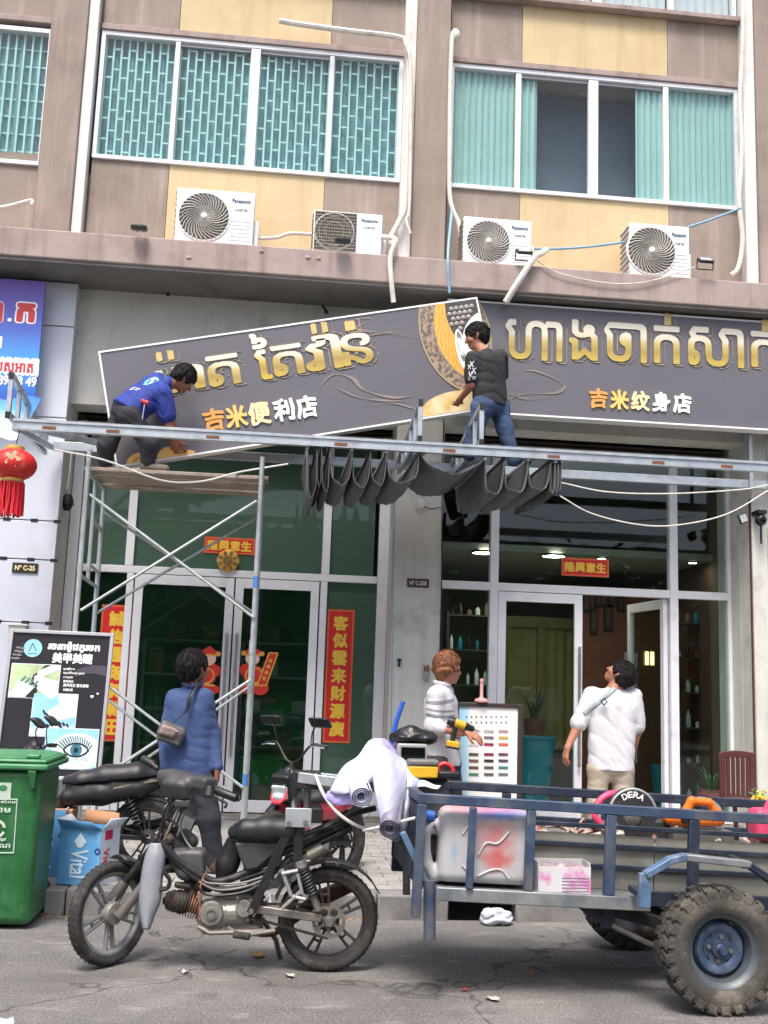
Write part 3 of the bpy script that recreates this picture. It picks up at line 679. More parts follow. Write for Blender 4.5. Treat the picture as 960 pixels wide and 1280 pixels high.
ac_unit((787, 278), (862, 332), 'smallest white swirl grille air conditioner unit, at the yellow panel edge beside the sloping pipe', 'swirl')
# ---- floodlights clipped on the ledge
def floodlight(px, py, label, up):
    c = P(px, py, YL - .05); t = thing('floodlight', label, 'floodlight', c, 'small floodlights along the ledge')
    if up:
        n = V((0, -.5, .6)).normalized(); u = V((1, 0, 0)); v = n.cross(u)
        MB().obox(c + V((0, 0, .09)), u * .075, v * .055, n * .014).build('body', BLACK, t, bevel=.006)
        MB().obox(c + V((0, 0, .09)) + n * .017, u * .06, v * .042, n * .002).build('lens', mat('lens_grey', C(170, 172, 172), .15), t)
        MB().tube([c + V((-.085, 0, .1)), c + V((-.085, .02, .0)), c + V((.085, .02, .0)), c + V((.085, 0, .1))], .008, 6).build('bracket', BLACK, t)
    else:
        MB().obox(c + V((0, -.06, -.01)), (.075, 0, 0), (0, .055, .012), (0, -.004, .02)).build('body', BLACK, t, bevel=.006)
        MB().obox(c + V((0, -.064, .012)), (.06, 0, 0), (0, .04, .009), (0, -.001, .004)).build('cooling_fin', DARKM, t)
        MB().tube([c + V((-.03, .05, .0)), c + V((-.03, -.03, .03)), c + V((.03, -.03, .03)), c + V((.03, .05, .0))], .008, 6).build('bracket', BLACK, t)
floodlight(175, 287, 'black floodlight lying flat on the ledge, first along from the plain brown pillar', False)
floodlight(428, 303, 'black floodlight on the ledge below the square grille air conditioner', False)
floodlight(655, 325, 'black floodlight tipped up on the ledge where the thick white pipe crosses', True)
floodlight(882, 336, 'black floodlight tipped up on the ledge under the sloping pipe end', True)
# ---- pipes and cables
def pipe(name, label, cat, pts, r, m, Y=None, group=None, n=8):
    q = [P(p[0], p[1], p[2] if len(p) > 2 else Y) for p in pts]
    return tag(MB().tube(spline(q, 6), r, n).build(name, m), label, cat, group)
GP = 'lagged pipes on the upper wall'
pipe('lagged_pipe', 'dirty white lagged pipe running over the barred window then down the pillar edge', 'pipe', [(349, 26), (372, 30), (430, 38), (495, 46), (507, 54), (511, 80), (509, 180), (506, 255), (500, 275), (489, 296), (489, 306)], .03, PVCW, 10.6, GP)
pipe('lagged_pipe', 'slim white lagged pipe hanging beside the pillar down past the ledge', 'pipe', [(505, 50), (513, 90), (512, 250), (508, 275), (513, 292)], .016, PVCW, 10.55, GP)
pipe('lagged_pipe', 'white lagged pipe coming from a foam plug down to the swirl grille unit', 'pipe', [(565, 45), (563, 100), (562, 180), (562, 240), (566, 262), (573, 278), (576, 296)], .024, PVCW, 10.56, GP)
tag(MB().sphere(P(569, 44, 10.62), (.055, .05, .075), 10).build('foam_plug', PVCW), 'lump of white sealing foam where a pipe enters the wall', 'foam plug')
pipe('lagged_pipe', 'long white lagged pipe beside the pale band at the end of the curtained window', 'pipe', [(929, -8), (928, 60), (925, 120), (927, 190), (924, 250), (928, 300), (923, 334), (914, 344)], .026, PVCW, 10.6, GP)
pipe('lagged_pipe', 'thick dirty lagged pipe leaning over the ledge face from the tipped up floodlight', 'pipe', [(683, 312, 10.3), (676, 317, 10.14), (668, 322, 10.09), (648, 352, 10.09), (632, 378, 10.16)], .032, PVCW, None, GP)
pipe('lagged_pipe', 'bent lagged pipe joining the square grille unit to the ledge edge', 'pipe', [(475, 296, 10.4), (484, 297, 10.25), (494, 300, 10.11), (488, 322, 10.1), (489, 350, 10.1), (492, 378, 10.14)], .026, PVCW, None, GP)
pipe('lagged_pipe', 'short frayed lagged pipe behind the largest unit on the ledge', 'pipe', [(316, 298), (345, 297), (362, 292), (392, 293)], .02, PVCW, 10.5, GP)
pipe('lagged_pipe', 'lagged pipe end lying on the ledge beside the barred grid window', 'pipe', [(-20, 262), (10, 258), (38, 251), (40, 256)], .022, PVCW, 10.5, GP)
pipe('drain_pipe', 'thin pale pipe curving between the two swirl grille units', 'pipe', [(664, 311), (700, 311), (740, 308), (785, 302)], .013, PVCB, 10.45)
pipe('drain_pipe', 'pale blue pipe sloping up to the window corner', 'pipe', [(860, 284), (890, 274), (926, 260)], .013, PVCB, 10.5)
pipe('drain_pipe', 'pale blue vertical drain pipe passing over the ledge beside the pillar', 'pipe', [(565, 262, 10.5), (560, 318, 10.11), (562, 366, 10.11)], .014, PVCB)
pipe('cable', 'slack white cable drooping along the ledge face', 'cable', [(672, 326), (700, 342), (760, 354), (810, 352), (868, 334)], .007, PVCW, 10.12)
pipe('cable', 'upper slack white cable strung under the awning beam', 'cable', [(700, 603), (760, 615), (840, 617), (925, 612), (962, 606)], .007, PVCW, 10.3)
pipe('cable', 'lower slack white cable sagging across the shopfront glass', 'cable', [(700, 620), (740, 642), (800, 656), (850, 656), (910, 642), (962, 612)], .007, PVCW, 10.2)
pipe('cable', 'thin dark cable running down the pillar beside the clear shopfront', 'cable', [(555, 520), (553, 600), (552, 720), (551, 840)], .006, BLACK, 10.8)
pipe('cable', 'thin blue cable running down the middle pillar corner', 'cable', [(492, 640), (491, 740), (489, 900), (488, 985)], .005, PVCB, 10.8)
for (px, py, lb) in ((206, 358, 'bare dark conduit stub on the lintel above the bending worker'), (404, 380, 'bare dark conduit stub on the lintel above the tilted sign')):
    t = MB().tube([P(px - 3, py - 8, 10.97), P(px - 2, py, 10.85), P(px + 3, py + 8, 10.8)], .014, 8); t.sphere(P(px + 4, py + 10, 10.8), .022, 8)
    tag(t.build('conduit_stub', DARKM), lb, 'conduit')
# ================================================================ sign boards
SIGN = mat('sign_face_grey', C(104, 102, 108), .32, var=.05, vs=1.2, spec=.4)
SWHITE = mat('sign_edge_white', C(236, 236, 236), .4, var=.02)
GOLD = gradient('gold_letter', [(0.0, C(196, 174, 84)), (.28, C(168, 144, 76)), (.5, C(196, 176, 108)), (.66, C(222, 216, 192)), (1.0, C(228, 224, 206))], 2, .35)
GOLD0 = gradient('gold_letter_tall', [(0.0, C(206, 182, 70)), (.25, C(172, 142, 56)), (.42, C(206, 182, 96)), (.6, C(238, 232, 206)), (1.0, C(248, 240, 210))], 2, .35)
GMARK = mat('gold_mark', C(208, 186, 116), .4, var=.1)
SHADE = mat('letter_drop_print', C(66, 62, 62), .5); LINE = mat('letter_outline', C(170, 155, 116), .45)
ORANGE = mat('orange_letter', C(226, 160, 84), .4, var=.06); CREAM = mat('cream_letter', C(246, 226, 170), .4, var=.06); WHITEL = mat('white_letter', C(246, 246, 242), .4, var=.02); AMBER = mat('amber_letter', C(244, 198, 110), .4, var=.08)
SWIRL = mat('swirl_print', C(140, 130, 118), .4, var=.15)
def sign(name, label, O, U, Vv, W_, H_, th):
    N = V((0, -1, 0)); t = thing(name, label, 'sign', O + U * (W_ / 2)); 
    MB().obox(O + U * (W_ / 2) + Vv * (H_ / 2) - N * (th / 2 + .002), U * (W_ / 2), Vv * (H_ / 2), N * (th / 2 - .002)).build('panel', SIGN, t)
    e = .018
    for (a, b, c, d) in ((0, W_, -e, 0), (0, W_, H_, H_ + e), (-e, 0, -e, H_ + e), (W_, W_ + e, -e, H_ + e)):
        MB().obox(O + U * ((a + b) / 2) + Vv * ((c + d) / 2) - N * (th / 2 - .004), U * ((b - a) / 2 - .0005), Vv * ((d - c) / 2 - .0005), N * (th / 2)).build('edge_trim', SWHITE, t)
    return t
def letter(t, ch, O, U, Vv, box, m=None, bold=.012, fancy=True):
    if m is GMARK: bold = 0.0
    u0, u1, v0, v1 = box
    if fancy:
        k = MB(); place(k, glyph(ch, 0, .022, (bold + .02, bold + .034)), O, U, Vv, (u0 + .012, u1 + .05, v0 - .02, v1 + .012), .0045); k.build('letter_outline', LINE, t)
    k = MB(); place(k, glyph(ch, bold, .02), O, U, Vv, box, .008); o = k.build('letter', m or GOLD, t)
    return o
def swirl(t, O, U, Vv, pts, wd):
    q = spline([V((a, b, 0)) for a, b in pts], 7); k = MB(); rows = []
    for i, p in enumerate(q):
        d = (q[min(i + 1, len(q) - 1)] - q[max(i - 1, 0)]).normalized(); n = V((-d.y, d.x, 0)); ww = wd * math.sin(math.pi * min(.97, max(.03, i / (len(q) - 1)))) * (.6 + .4 * math.sin(i * .5))
        rows.append([O + U * (p.x + n.x * s * ww) + Vv * (p.y + n.y * s * ww) + V((0, -.0025, 0)) for s in (-1, 1)])
    k.grid(rows); k.build('swirl', SWIRL, t)
# ---- the tilted board
YS = 10.0
O1 = P(147, 582, YS); U1 = P(622, 507, YS) - O1; V1 = P(122, 441, YS) - O1
W1, H1 = U1.length, V1.length; U1.normalize(); V1 = (V1 - U1 * V1.dot(U1)).normalized(); H1 *= .995
s1_ = sign('tilted_sign_board', 'long dark grey shop sign hanging tilted, halo and face at its raised end', O1, U1, V1, W1, H1, .13)
def uv1(px, py): d = P(px, py, YS) - O1; return d.dot(U1), d.dot(V1)
def zq(x, y): return 110 + x / 2.087, 370 + y / 2.087
def lb(ch, bl, tr, m=None, **k): a, b = uv1(*zq(*bl)), uv1(*zq(*tr)); return letter(s1_, ch, O1, U1, V1, (a[0], b[0], a[1], b[1]), m, **k)
lb('ម', (176, 262), (240, 188)); lb('៉', (180, 172), (222, 142), GMARK); lb('ា', (228, 250), (298, 175))
lb('ត', (318, 239), (388, 148)); lb('ៃ', (440, 222), (462, 95), GOLD0); lb('ត', (488, 212), (553, 122)); lb('វ', (572, 200), (618, 110)); lb('ា', (598, 196), (652, 96)); lb('៉', (584, 100), (622, 68), GMARK)
lb('ន', (668, 184), (733, 92)); lb('់', (672, 92), (694, 64), GMARK)
for ch, x0, y1_, m in (('吉', 305, 357, ORANGE), ('米', 364, 348, AMBER), ('便', 424, 341, CREAM), ('利', 489, 331, WHITEL), ('店', 548, 323, WHITEL)):
    a = uv1(*zq(x0, y1_)); k = MB(); place(k, glyph(ch, .035, .022, None, .02), O1, U1, V1, (a[0], a[0] + .205, a[1], a[1] + .225), .012); k.build('letter', m, s1_)
for pts, wd in (([(600, 240), (640, 205), (690, 215), (720, 245), (800, 265), (870, 255)], .022), ([(640, 235), (700, 262), (760, 272), (850, 275)], .014), ([(690, 60), (740, 60), (700, 85), (760, 95), (830, 105)], .012), ([(720, 105), (790, 95), (850, 110)], .014), ([(870, 300), (800, 280), (740, 285)], .012)):
    swirl(s1_, O1, U1, V1, [uv1(*zq(*p)) for p in pts], wd)
# printed halo and face
RING = pattern('ring_print', 'noise', C(98, 86, 80), C(168, 146, 122), 26, .42, .58, .45)
HALO = pattern('halo_print', 'wave', C(222, 156, 62), C(236, 180, 88), 9, .2, .9, .4, dist=8)
CURLB = mat('curl_ground_print', C(70, 68, 66), .5); CURL = mat('curl_print', C(150, 146, 138), .5, var=.15, vs=20)
FACE = mat('face_print', C(232, 234, 226), .4, var=.05, vs=3); FACEL = mat('face_line_print', C(120, 122, 112), .5); ROBE = pattern('robe_print', 'noise', C(210, 176, 100), C(232, 220, 184), 6, .35, .65, .4)
hc = uv1(590, 410); hx, hy = .52, .66
def ell2(cx, cy, rx, ry): return lambda X, Y: (np.sqrt(((X - cx) / rx) ** 2 + ((Y - cy) / ry) ** 2) - 1) * min(rx, ry)
def pr(name, fn, m, dep, t=s1_, O=O1, U=U1, Vv=V1, W_=W1, H_=H1, res=.014):
    k = MB(); put(k, region(fn, .002, W_ - .002, .002, H_ - .002, res), O, U, Vv, dep)
    if k.f: k.build(name, m, t)
f1 = ell2(hc[0], hc[1], hx, hy); f2 = ell2(hc[0] + .01, hc[1], hx - .135, hy - .13); f3 = ell2(hc[0] + .05, hc[1] + .02, .27, .44)
pr('halo_rim', lambda X, Y: np.maximum(f1(X, Y), -f2(X, Y)), RING, .003)
pr('halo_edge', lambda X, Y: np.abs(f1(X, Y)) - .008, LINE, .004); pr('halo_edge', lambda X, Y: np.abs(f2(X, Y)) - .006, LINE, .004)
pr('halo_disc', f2, HALO, .003)
fh = ell2(hc[0] + .14, hc[1] + .17, .37, .46)
pr('hair_print', fh, CURLB, .005)
ff = ell2(hc[0] + .18, hc[1] - .2, .31, .36); pr('face_print', ff, FACE, .007)
fe = ell2(hc[0] - .15, hc[1] - .2, .05, .21); pr('ear_print', fe, FACE, .008); pr('ear_line', lambda X, Y: np.abs(ell2(hc[0] - .148, hc[1] - .17, .024, .13)(X, Y)) - .005, FACEL, .0095)
pr('brow_line', lambda X, Y: np.maximum(np.abs(ell2(hc[0] + .09, hc[1] - .12, .12, .1)(X, Y)) - .007, hc[1] - .06 - Y), FACEL, .009)
cu = MB()
for r in range(16):
    for c_ in range(13):
        u, v = hc[0] - .22 + c_ * .052 + (.026 if r % 2 else 0), hc[1] - .3 + r * .052
        if u > W1 - .03 or v > H1 - .03 or fh(np.array(u), np.array(v)) > -.015 or ff(np.array(u), np.array(v)) < .015 or fe(np.array(u), np.array(v)) < .01: continue
        base = O1 + U1 * u + V1 * v + V((0, -.006, 0)); cu.sphere(base, (.025, .008, .025), 8)
cu.build('hair_curl', CURL, s1_, kind='stuff')
r0 = uv1(570, 500); pr('robe_print', ell2(r0[0], r0[1] - .08, .36, .17), ROBE, .006)
c0 = uv1(190, 575); pr('cloud_print', lambda X, Y: np.minimum(np.minimum(ell2(c0[0] - .1, c0[1] - .04, .15, .13)(X, Y), ell2(c0[0] + .16, c0[1] - .03, .12, .13)(X, Y)), ell2(c0[0] + .34, c0[1] - .06, .1, .1)(X, Y)), AMBER, .004)
pr('cloud_ring', lambda X, Y: np.abs(ell2(c0[0] - .1, c0[1] - .04, .09, .08)(X, Y)) - .012, ORANGE, .0055)
# ---- the level board
YR = 10.3
z1_, z0_ = P(780, 391, YR).z, P(780, 525, YR).z; xl = P(560, 450, YR).x; O2 = V((xl, YR, z0_)); U2, V2 = V((1, 0, 0)), V((0, 0, 1)); W2, H2 = 7.6 - xl, z1_ - z0_
s2_ = sign('level_sign_board', 'long dark grey shop sign fixed level under the ledge above the open door', O2, U2, V2, W2, H2, .16)
def uv2(px, py): d = P(px, py, YR) - O2; return d.x, d.z
def zr(x, y): return 480 + x / 2, 330 + y / 2
def lr(ch, bl, tr, m=None, **k): a, b = uv2(*zr(*bl)), uv2(*zr(*tr)); return letter(s2_, ch, O2, U2, V2, (a[0], b[0], a[1], b[1]), m, **k)
lr('ហា', (302, 236), (446, 147)); lr('ង', (462, 238), (534, 143)); lr('ចា', (550, 242), (656, 152)); lr('ក', (674, 247), (738, 158)); lr('់', (700, 153), (717, 125), GMARK)
lr('សា', (760, 252), (898, 165)); lr('ក', (918, 257), (982, 172)); lr('់', (944, 168), (961, 140), GMARK)
for k_, (ch, m) in enumerate((('吉', ORANGE), ('米', AMBER), ('纹', CREAM), ('身', WHITEL), ('店', WHITEL))):
    a = uv2(*zr(512 + k_ * 52.5, 360 + k_ * 3.0)); k = MB(); place(k, glyph(ch, .035, .022, None, .02), O2, U2, V2, (a[0], a[0] + .195, a[1], a[1] + .21), .012); k.build('letter', m, s2_)
for pts, wd in (([(300, 345), (350, 325), (430, 322), (448, 300), (380, 268), (330, 270)], .016), ([(300, 320), (360, 338), (430, 330)], .01), ([(330, 140), (370, 150), (360, 118)], .008)):
    swirl(s2_, O2, U2, V2, [uv2(*zr(*p)) for p in pts], wd)
h2 = uv2(572, 435)
g1 = ell2(h2[0], h2[1], .345, .62); g2 = ell2(h2[0], h2[1], .25, .52)
A2 = dict(t=s2_, O=O2, U=U2, Vv=V2, W_=W2, H_=H2)
pr('halo_rim', lambda X, Y: np.maximum(g1(X, Y), -g2(X, Y)), RING, .003, **A2); pr('halo_disc', g2, HALO, .003, **A2); pr('halo_edge', lambda X, Y: np.abs(g1(X, Y)) - .008, LINE, .004, **A2)
# ================================================================ purple banner, pale awning cloth, lantern
YB = 10.45
a, b = P(-70, 345, YB), P(57, 352, YB); zb = P(40, 514, YB).z
PB = gradient('purple_banner_print', [(0.0, C(96, 84, 168)), (.12, C(40, 96, 190)), (.35, C(70, 160, 222)), (.62, C(76, 100, 190)), (1.0, C(112, 84, 168))], 2, .45)
bn = thing('shop_banner', 'purple and blue printed shop banner with red Khmer lettering beside the clad pillar', 'banner', ((a.x + b.x) / 2, YB, zb))
MB().box(-3.6, b.x, YB, YB + .04, zb, b.z).build('panel', PB, bn)
RL = mat('red_letter', C(196, 56, 60), .45, var=.06); WO = mat('white_outline', C(240, 236, 240), .45, var=.02)
def outl(ch, x0, y0, x1, y1, m=RL, bo=.05):
    p, q = P(x0, y1, YB), P(x1, y0, YB); O = V((0, YB, 0)); bx = (p.x, q.x, p.z, q.z); e = (q.x - p.x) * .09
    k = MB(); place(k, glyph(ch, bo + .06, .03), O, *E3, (bx[0] - e, bx[1] + e, bx[2] - e, bx[3] + e), .003); k.build('letter_outline', WO, bn)
    k = MB(); place(k, glyph(ch, bo, .03), O, *E3, bx, .006); k.build('letter', m, bn)
outl('ក', 20, 380, 45, 402); outl('ា', -10, 378, 5, 402); k = MB(); k.lathe([(.001, -.006), (.02, -.006), (.02, 0)], P(12, 400, YB), (0, 1, 0), 12); k.build('full_stop', WO, bn)
outl('ហ្គាសស្អាត', -40, 455, 42, 466, bo=.03)
k = MB(); write(k, '089 78 49', V((P(18, 476, YB).x, YB, P(18, 476, YB).z)), *E3, .1, fit=(.42, .1), bold=.03); k.build('lettering', WO, bn)
k = MB(); p = P(0, 428, YB); k.box(p.x - .2, p.x + .02, YB - .004, YB - .001, p.z - .06, p.z + .06); k.build('white_block', WO, bn)
YC = 9.7
cl = MB(); rows = []
for j in range(8):
    t = j / 7; rows.append([P(lerp(-60, lerp(52, 20, t), i / 10), lerp(497, 548, t) + 3 * math.sin(i * 1.3 + t * 2), YC - .25 * t + .03 * math.sin(i * 2.1)) for i in range(11)])
cl.grid(rows, (0, .006, 0)); tag(cl.build('awning_cloth', gradient('pale_cloth', [(0, C(206, 226, 232)), (.45, C(176, 214, 230)), (.7, C(74, 150, 206)), (1, C(40, 110, 180))], 2, .6, noise=.15)), 'pale blue awning cloth hanging behind the red lantern', 'awning cloth')
# lantern
c = P(17, 581, 9.0); pxm = .0067
ln = thing('red_lantern', 'round red paper lantern with gold pattern and long red tassel', 'lantern', c - V((0, 0, .4)))
RED = mat('lantern_red', C(200, 34, 34), .5, var=.1, vs=9, dirt=(C(226, 170, 120), .35, 9)); GOLDM = mat('lantern_gold', C(214, 168, 84), .35, .4, var=.1)
R1, R2 = 28 * pxm, 20.5 * pxm; pf = []
nr = 24; vs = []; fs = []
for i in range(13):
    th = math.pi * (.12 + .76 * i / 12)
    for k in range(nr * 2): a = math.pi * k / nr; rr = R1 * math.sin(th) * (1 - .035 * (k % 2)); vs.append(c + V((rr * math.cos(a), rr * math.sin(a), R2 * math.cos(th))))
for i in range(12):
    for k in range(nr * 2): fs.append((i * 48 + k, i * 48 + (k + 1) % 48, (i + 1) * 48 + (k + 1) % 48, (i + 1) * 48 + k))
MB().add(vs, fs).build('body', RED, ln, angle=80)
k = MB(); fl = lambda X, Y: np.sqrt(X * X + Y * Y) - .052 * (1 + .35 * np.cos(5 * np.arctan2(Y, X)))
put(k, region(fl, -.08, .08, -.08, .08, .006), c + V((.03, -R1 * .93, .02)), V((.97, .2, 0)), V((0, -.1, 1)), .004); k.build('gold_flower', mat('lantern_flower', C(226, 190, 150), .5, var=.2, vs=30), ln)
for z, r_ in ((R2 * .98, .075), (-R2 * .98, .09)): MB().lathe([(.001, .02), (r_, .02), (r_ * 1.05, 0), (r_, -.02), (.001, -.02)], c + V((0, 0, z)), (0, 0, 1), 24).build('cap', GOLDM, ln)
ts = MB()
for k in range(46):
    a = 2 * math.pi * k / 46; r_ = .08 + .008 * (k % 3); x, y = r_ * math.cos(a), r_ * math.sin(a)
    ts.tube([c + V((x, y, -R2 - .01)), c + V((x * 1.02 + random.uniform(-.006, .006), y, -R2 - .16)), c + V((x * 1.05 + random.uniform(-.01, .01), y, -R2 - .28 - random.uniform(0, .02)))], .008, 5)
ts.build('tassel', mat('tassel_red', C(206, 28, 44), .6, var=.15), ln, kind='stuff')
MB().tube([c + V((0, 0, R2)), c + V((.01, .05, R2 + .16))], .004, 5).build('hanger', DARKM, ln)
# ================================================================ awning frame with its folded cloth
YA, YR2 = 9.0, 10.55
za = P(480, 557, YA).z
aw = thing('retractable_awning', 'galvanised awning frame with long beams, ladder-like side arms and bunched grey cloth', 'awning', (1, YA, za - .1))
xL, xR = P(17, 535, YA).x, 5.2
bh = .055
for (dz, dy) in ((0, 0),): 
    MB().box(xL, xR, YA - .03, YA + .03, za - .045, za + .045).build('beam', GALV, aw, bevel=.006)
MB().box(xL, xR, YA - .042, YA - .031, za + .022, za + .046).build('beam_lip', GALV, aw); MB().box(xL, xR, YA - .042, YA - .031, za - .046, za - .022).build('beam_lip', GALV, aw)
zr_ = P(700, 592, YR2).z
MB().box(P(66, 566, YR2).x, P(230, 566, YR2).x, YR2 - .03, YR2 + .03, zr_ - .05, zr_ + .04).build('rear_beam', GALV, aw, bevel=.006)
MB().box(P(232, 566, YR2).x, xR, YR2 - .03, YR2 + .03, zr_ - .05, zr_ + .04).build('rear_beam', GALV, aw, bevel=.006)
def rust_at(px): x = P(px, 557, YA).x; MB().box(x - .05, x + .06, YA - .0445, YA - .0425, za - .034, za - .008).build('weld', RUST, aw)
for px in (60, 140, 265, 425, 560, 690, 820, 905): rust_at(px)
def arm(px, tp, bt):
    x = P(px, bt, YA).x; zt, zb = P(px, tp, YA).z, za + .05
    a = MB(); a.box(x - .02, x + .02, YA - .03, YA + .012, zb, zt); o = a.build('side_arm', GALV, aw, bevel=.004)
    y1 = YR2 - .05
    MB().bar((x, YA + .014, zt - .02), (x, y1, zt - .26 + .04), .038, .05).build('sloping_bar', GALV, o, bevel=.004)
    MB().bar((x, YA + .02, zb + .03), (x, y1, zb + .03), .038, .05).build('lower_bar', GALV, o, bevel=.004)
    n = 5
    for k in range(1, n):
        y = lerp(YA, y1, k / n); zz = lerp(zt, zt - .24, k / n) - .03; MB().box(x - .018, x + .018, y - .02, y + .02, zb + .056, zz).build('upright', GALV, o, bevel=.003)
    for z in (zt - .03, zb + .02): MB().box(x - .021, x + .021, YA - .036, YA - .0305, z - .03, z + .03).build('end_cap', BLACK, o)
    MB().bar((x + .05, YA + .03, za - .02), (x + .05, YR2, zr_ - .02), .04, .05).build('cross_bar', GALV, aw, bevel=.004)
arm(10, 466, 525); arm(524, 500, 553); arm(601, 505, 556)
MB().bar((xL + .1, YA, za - .02), (xL + .75, YR2, zr_), .045, .05).build('cross_bar', GALV, aw, bevel=.004)
for px in (935, 958): x = P(px, 560, YR2).x; MB().box(x - .02, x + .02, YR2 - .07, YR2 - .032, zr_ - .05, zr_ + .55).build('wall_post', GALV, aw, bevel=.004)
# cloth: a folded profile running front to back
CLOTH = mat('awning_cloth_grey', C(92, 93, 93), .6, var=.18, vs=5, bump=.2, bs=70, dirt=(C(84, 84, 82), .4, 4))
def prof(pts): return [P(x, y, YA - .02) for x, y in pts]
tops = [(384, 560), (396, 557), (402, 558), (412, 560), (440, 562), (463, 564), (483, 565), (524, 568), (606, 574), (630, 574), (660, 575), (688, 577), (694, 577), (698, 577), (702, 577)]
dips = [(388, 622), (399, 607), (408, 614), (427, 606), (452, 609), (475, 606), (500, 604), (562, 592), (617, 618), (646, 616), (673, 613), (690, 618), (695, 616), (699, 614)]
cv = []
for i, t in enumerate(tops):
    cv.append(t)
    if i < len(dips):
        t2, dp = tops[i + 1], dips[i]; w_ = t2[0] - t[0]
        if w_ > 60:
            for s in (.12, .3, .5, .7, .88): cv.append((t[0] + w_ * s, lerp(t[1], t2[1], s) + (dp[1] - 571) * 4 * s * (1 - s)))
        else: cv += [(t[0] + w_ * .02 + 1, lerp(t[1], dp[1], .4)), (t[0] + w_ * .12, lerp(t[1], dp[1], .8)), (dp[0] - w_ * .12, dp[1] - 2), (dp[0] + w_ * .14, dp[1] - 1), (t2[0] - w_ * .12, lerp(t2[1], dp[1], .8)), (t2[0] - w_ * .02, lerp(t2[1], dp[1], .4))]
base = spline(prof(cv), 3); rows = []
for j in range(9):
    t = j / 8; rows.append([p + V((.012 * math.sin(i * .6 + t * 5) * t, t * (YR2 - YA - .1), -.03 * math.sin(math.pi * t) * max(0, (za - p.z)) * 3 + .05 * t + .012 * math.sin(i * 1.9) * math.sin(t * 9 + i))) for i, p in enumerate(base)])
MB().grid(rows, None).build('folded_cloth', CLOTH, aw, solid=.0045, angle=60)
for i, (x, y) in enumerate(tops): p = P(x, y, YA); MB().box(p.x - .012, p.x + .012, YA - .02, YR2 - .1, p.z - .012, p.z + .014).build('cloth_batten', DARKM if i % 2 else GALV, aw)
MB().grid([[P(383 + k * 1.2, 558 + r * 17 + k, YA - .03 + .01 * k) for k in range(3)] for r in range(5)]).build('cloth_end', CLOTH, aw, solid=.006)
# ================================================================ scaffold tower
YF, YK = 9.3, 10.25
STEEL = mat('scaffold_tube', C(182, 188, 188), .4, .5, var=.12, vs=14, dirt=(C(130, 128, 122), .35, 9)); BLUEP = mat('blue_paint_mark', C(70, 120, 180), .55)
sc = thing('scaffold_tower', 'steel tube scaffold tower with crossed braces and plank top before the green doors', 'scaffold', (-.85, 9.7, .16))
def sp(px, py, Y=YF): return P(px, py, Y)
fl0, fl1 = sp(112, 562), sp(94, 785); fr0, fr1 = sp(325, 569), sp(309, 990)
xl_, xr_ = (fl0.x + fl1.x) / 2, (fr0.x + fr1.x) / 2; zt_ = fl0.z; zmid = sp(94, 800).z
r_ = .022
for nm, x, y, zt in (('post', xl_, YF, zt_), ('post', xr_, YF, zt_ + .02), ('post', xl_, YK, zt_ - .16), ('post', xr_, YK, zt_ - .16)): MB().tube([(x, y, .165), (x, y, zmid), (x, y, zt)], r_, 12).build(nm, STEEL, sc)
for x in (xl_, xr_): MB().tube([(x, YF, zmid - .06), (x, YF, zmid + .06)], r_ + .006, 12).build('joint_sleeve', STEEL, sc)
for zq_ in (sp(324, 728).z, sp(311, 975).z): MB().tube([(xr_, YF, zq_ - .05), (xr_, YF, zq_ + .05)], r_ + .002, 12).build('paint_mark', BLUEP, sc)
for x in (xl_, xr_):
    ym = YF + (YK - YF) * .45
    MB().tube([(x, YF, zt_ - .14), (x, YF + .12, zt_ - .2), (x, YK, zt_ - .18)], .018, 10).build('frame_bar', STEEL, sc)
    MB().tube([(x, ym, zt_ - .2), (x, ym, zmid + .55)], .018, 10).build('frame_bar', STEEL, sc)
    for z in (zt_ - .55, zt_ - .95, zmid + .55): MB().tube([(x, ym if z > zmid + .6 else YF, z), (x, YK, z - .02)], .016, 10).build('rung', STEEL, sc)
    for z in (zmid - .3, zmid - .7, zmid - 1.1): MB().tube([(x, YF, z), (x, YK, z)], .016, 10).build('rung', STEEL, sc)
def brace(a, b, Y): 
    p, q = P(*a, Y), P(*b, Y); MB().tube([p, q], .013, 8).build('brace', STEEL, sc)
br = YF - .03
brace((112, 618), (317, 772), br); brace((101, 763), (321, 626), br - .03); brace((118, 768), (321, 647), YK + .03); brace((130, 640), (317, 766), YK)
brace((135, 857), (303, 984), br); brace((126, 972), (313, 850), br - .03); brace((134, 874), (300, 1000), YK); brace((130, 985), (312, 858), YK + .03)
PLK = mat('weathered_plank', C(148, 136, 124), .85, var=.3, vs=9, bump=.6, bs=40, dirt=(C(196, 190, 182), .5, 6), stretch=(1, 6, 6))
zp = zt_ - .165
for k in range(4):
    y = YF + .1 + k * .22; dz = random.uniform(-.008, .008)
    MB().box(xl_ - .05 + .05 * (k % 2), xr_ + .06 - .03 * k, y, y + .2, zp + dz, zp + .035 + dz).build('plank', PLK, sc, bevel=.006)
k = MB(); p0, p1 = P(70, 560, YF), P(350, 590, YF)
k.tube(spline([P(68, 562, YF - .06), P(130, 575, YF - .05), P(200, 600, YF - .05), P(250, 602, YF - .05), P(300, 590, YF + .1), P(360, 580, YF + .4)], 8), .008, 6); tag(k.build('rope', mat('rope_white', C(214, 214, 208), .8)), 'pale rope slung loosely across the top of the scaffold tower', 'rope')
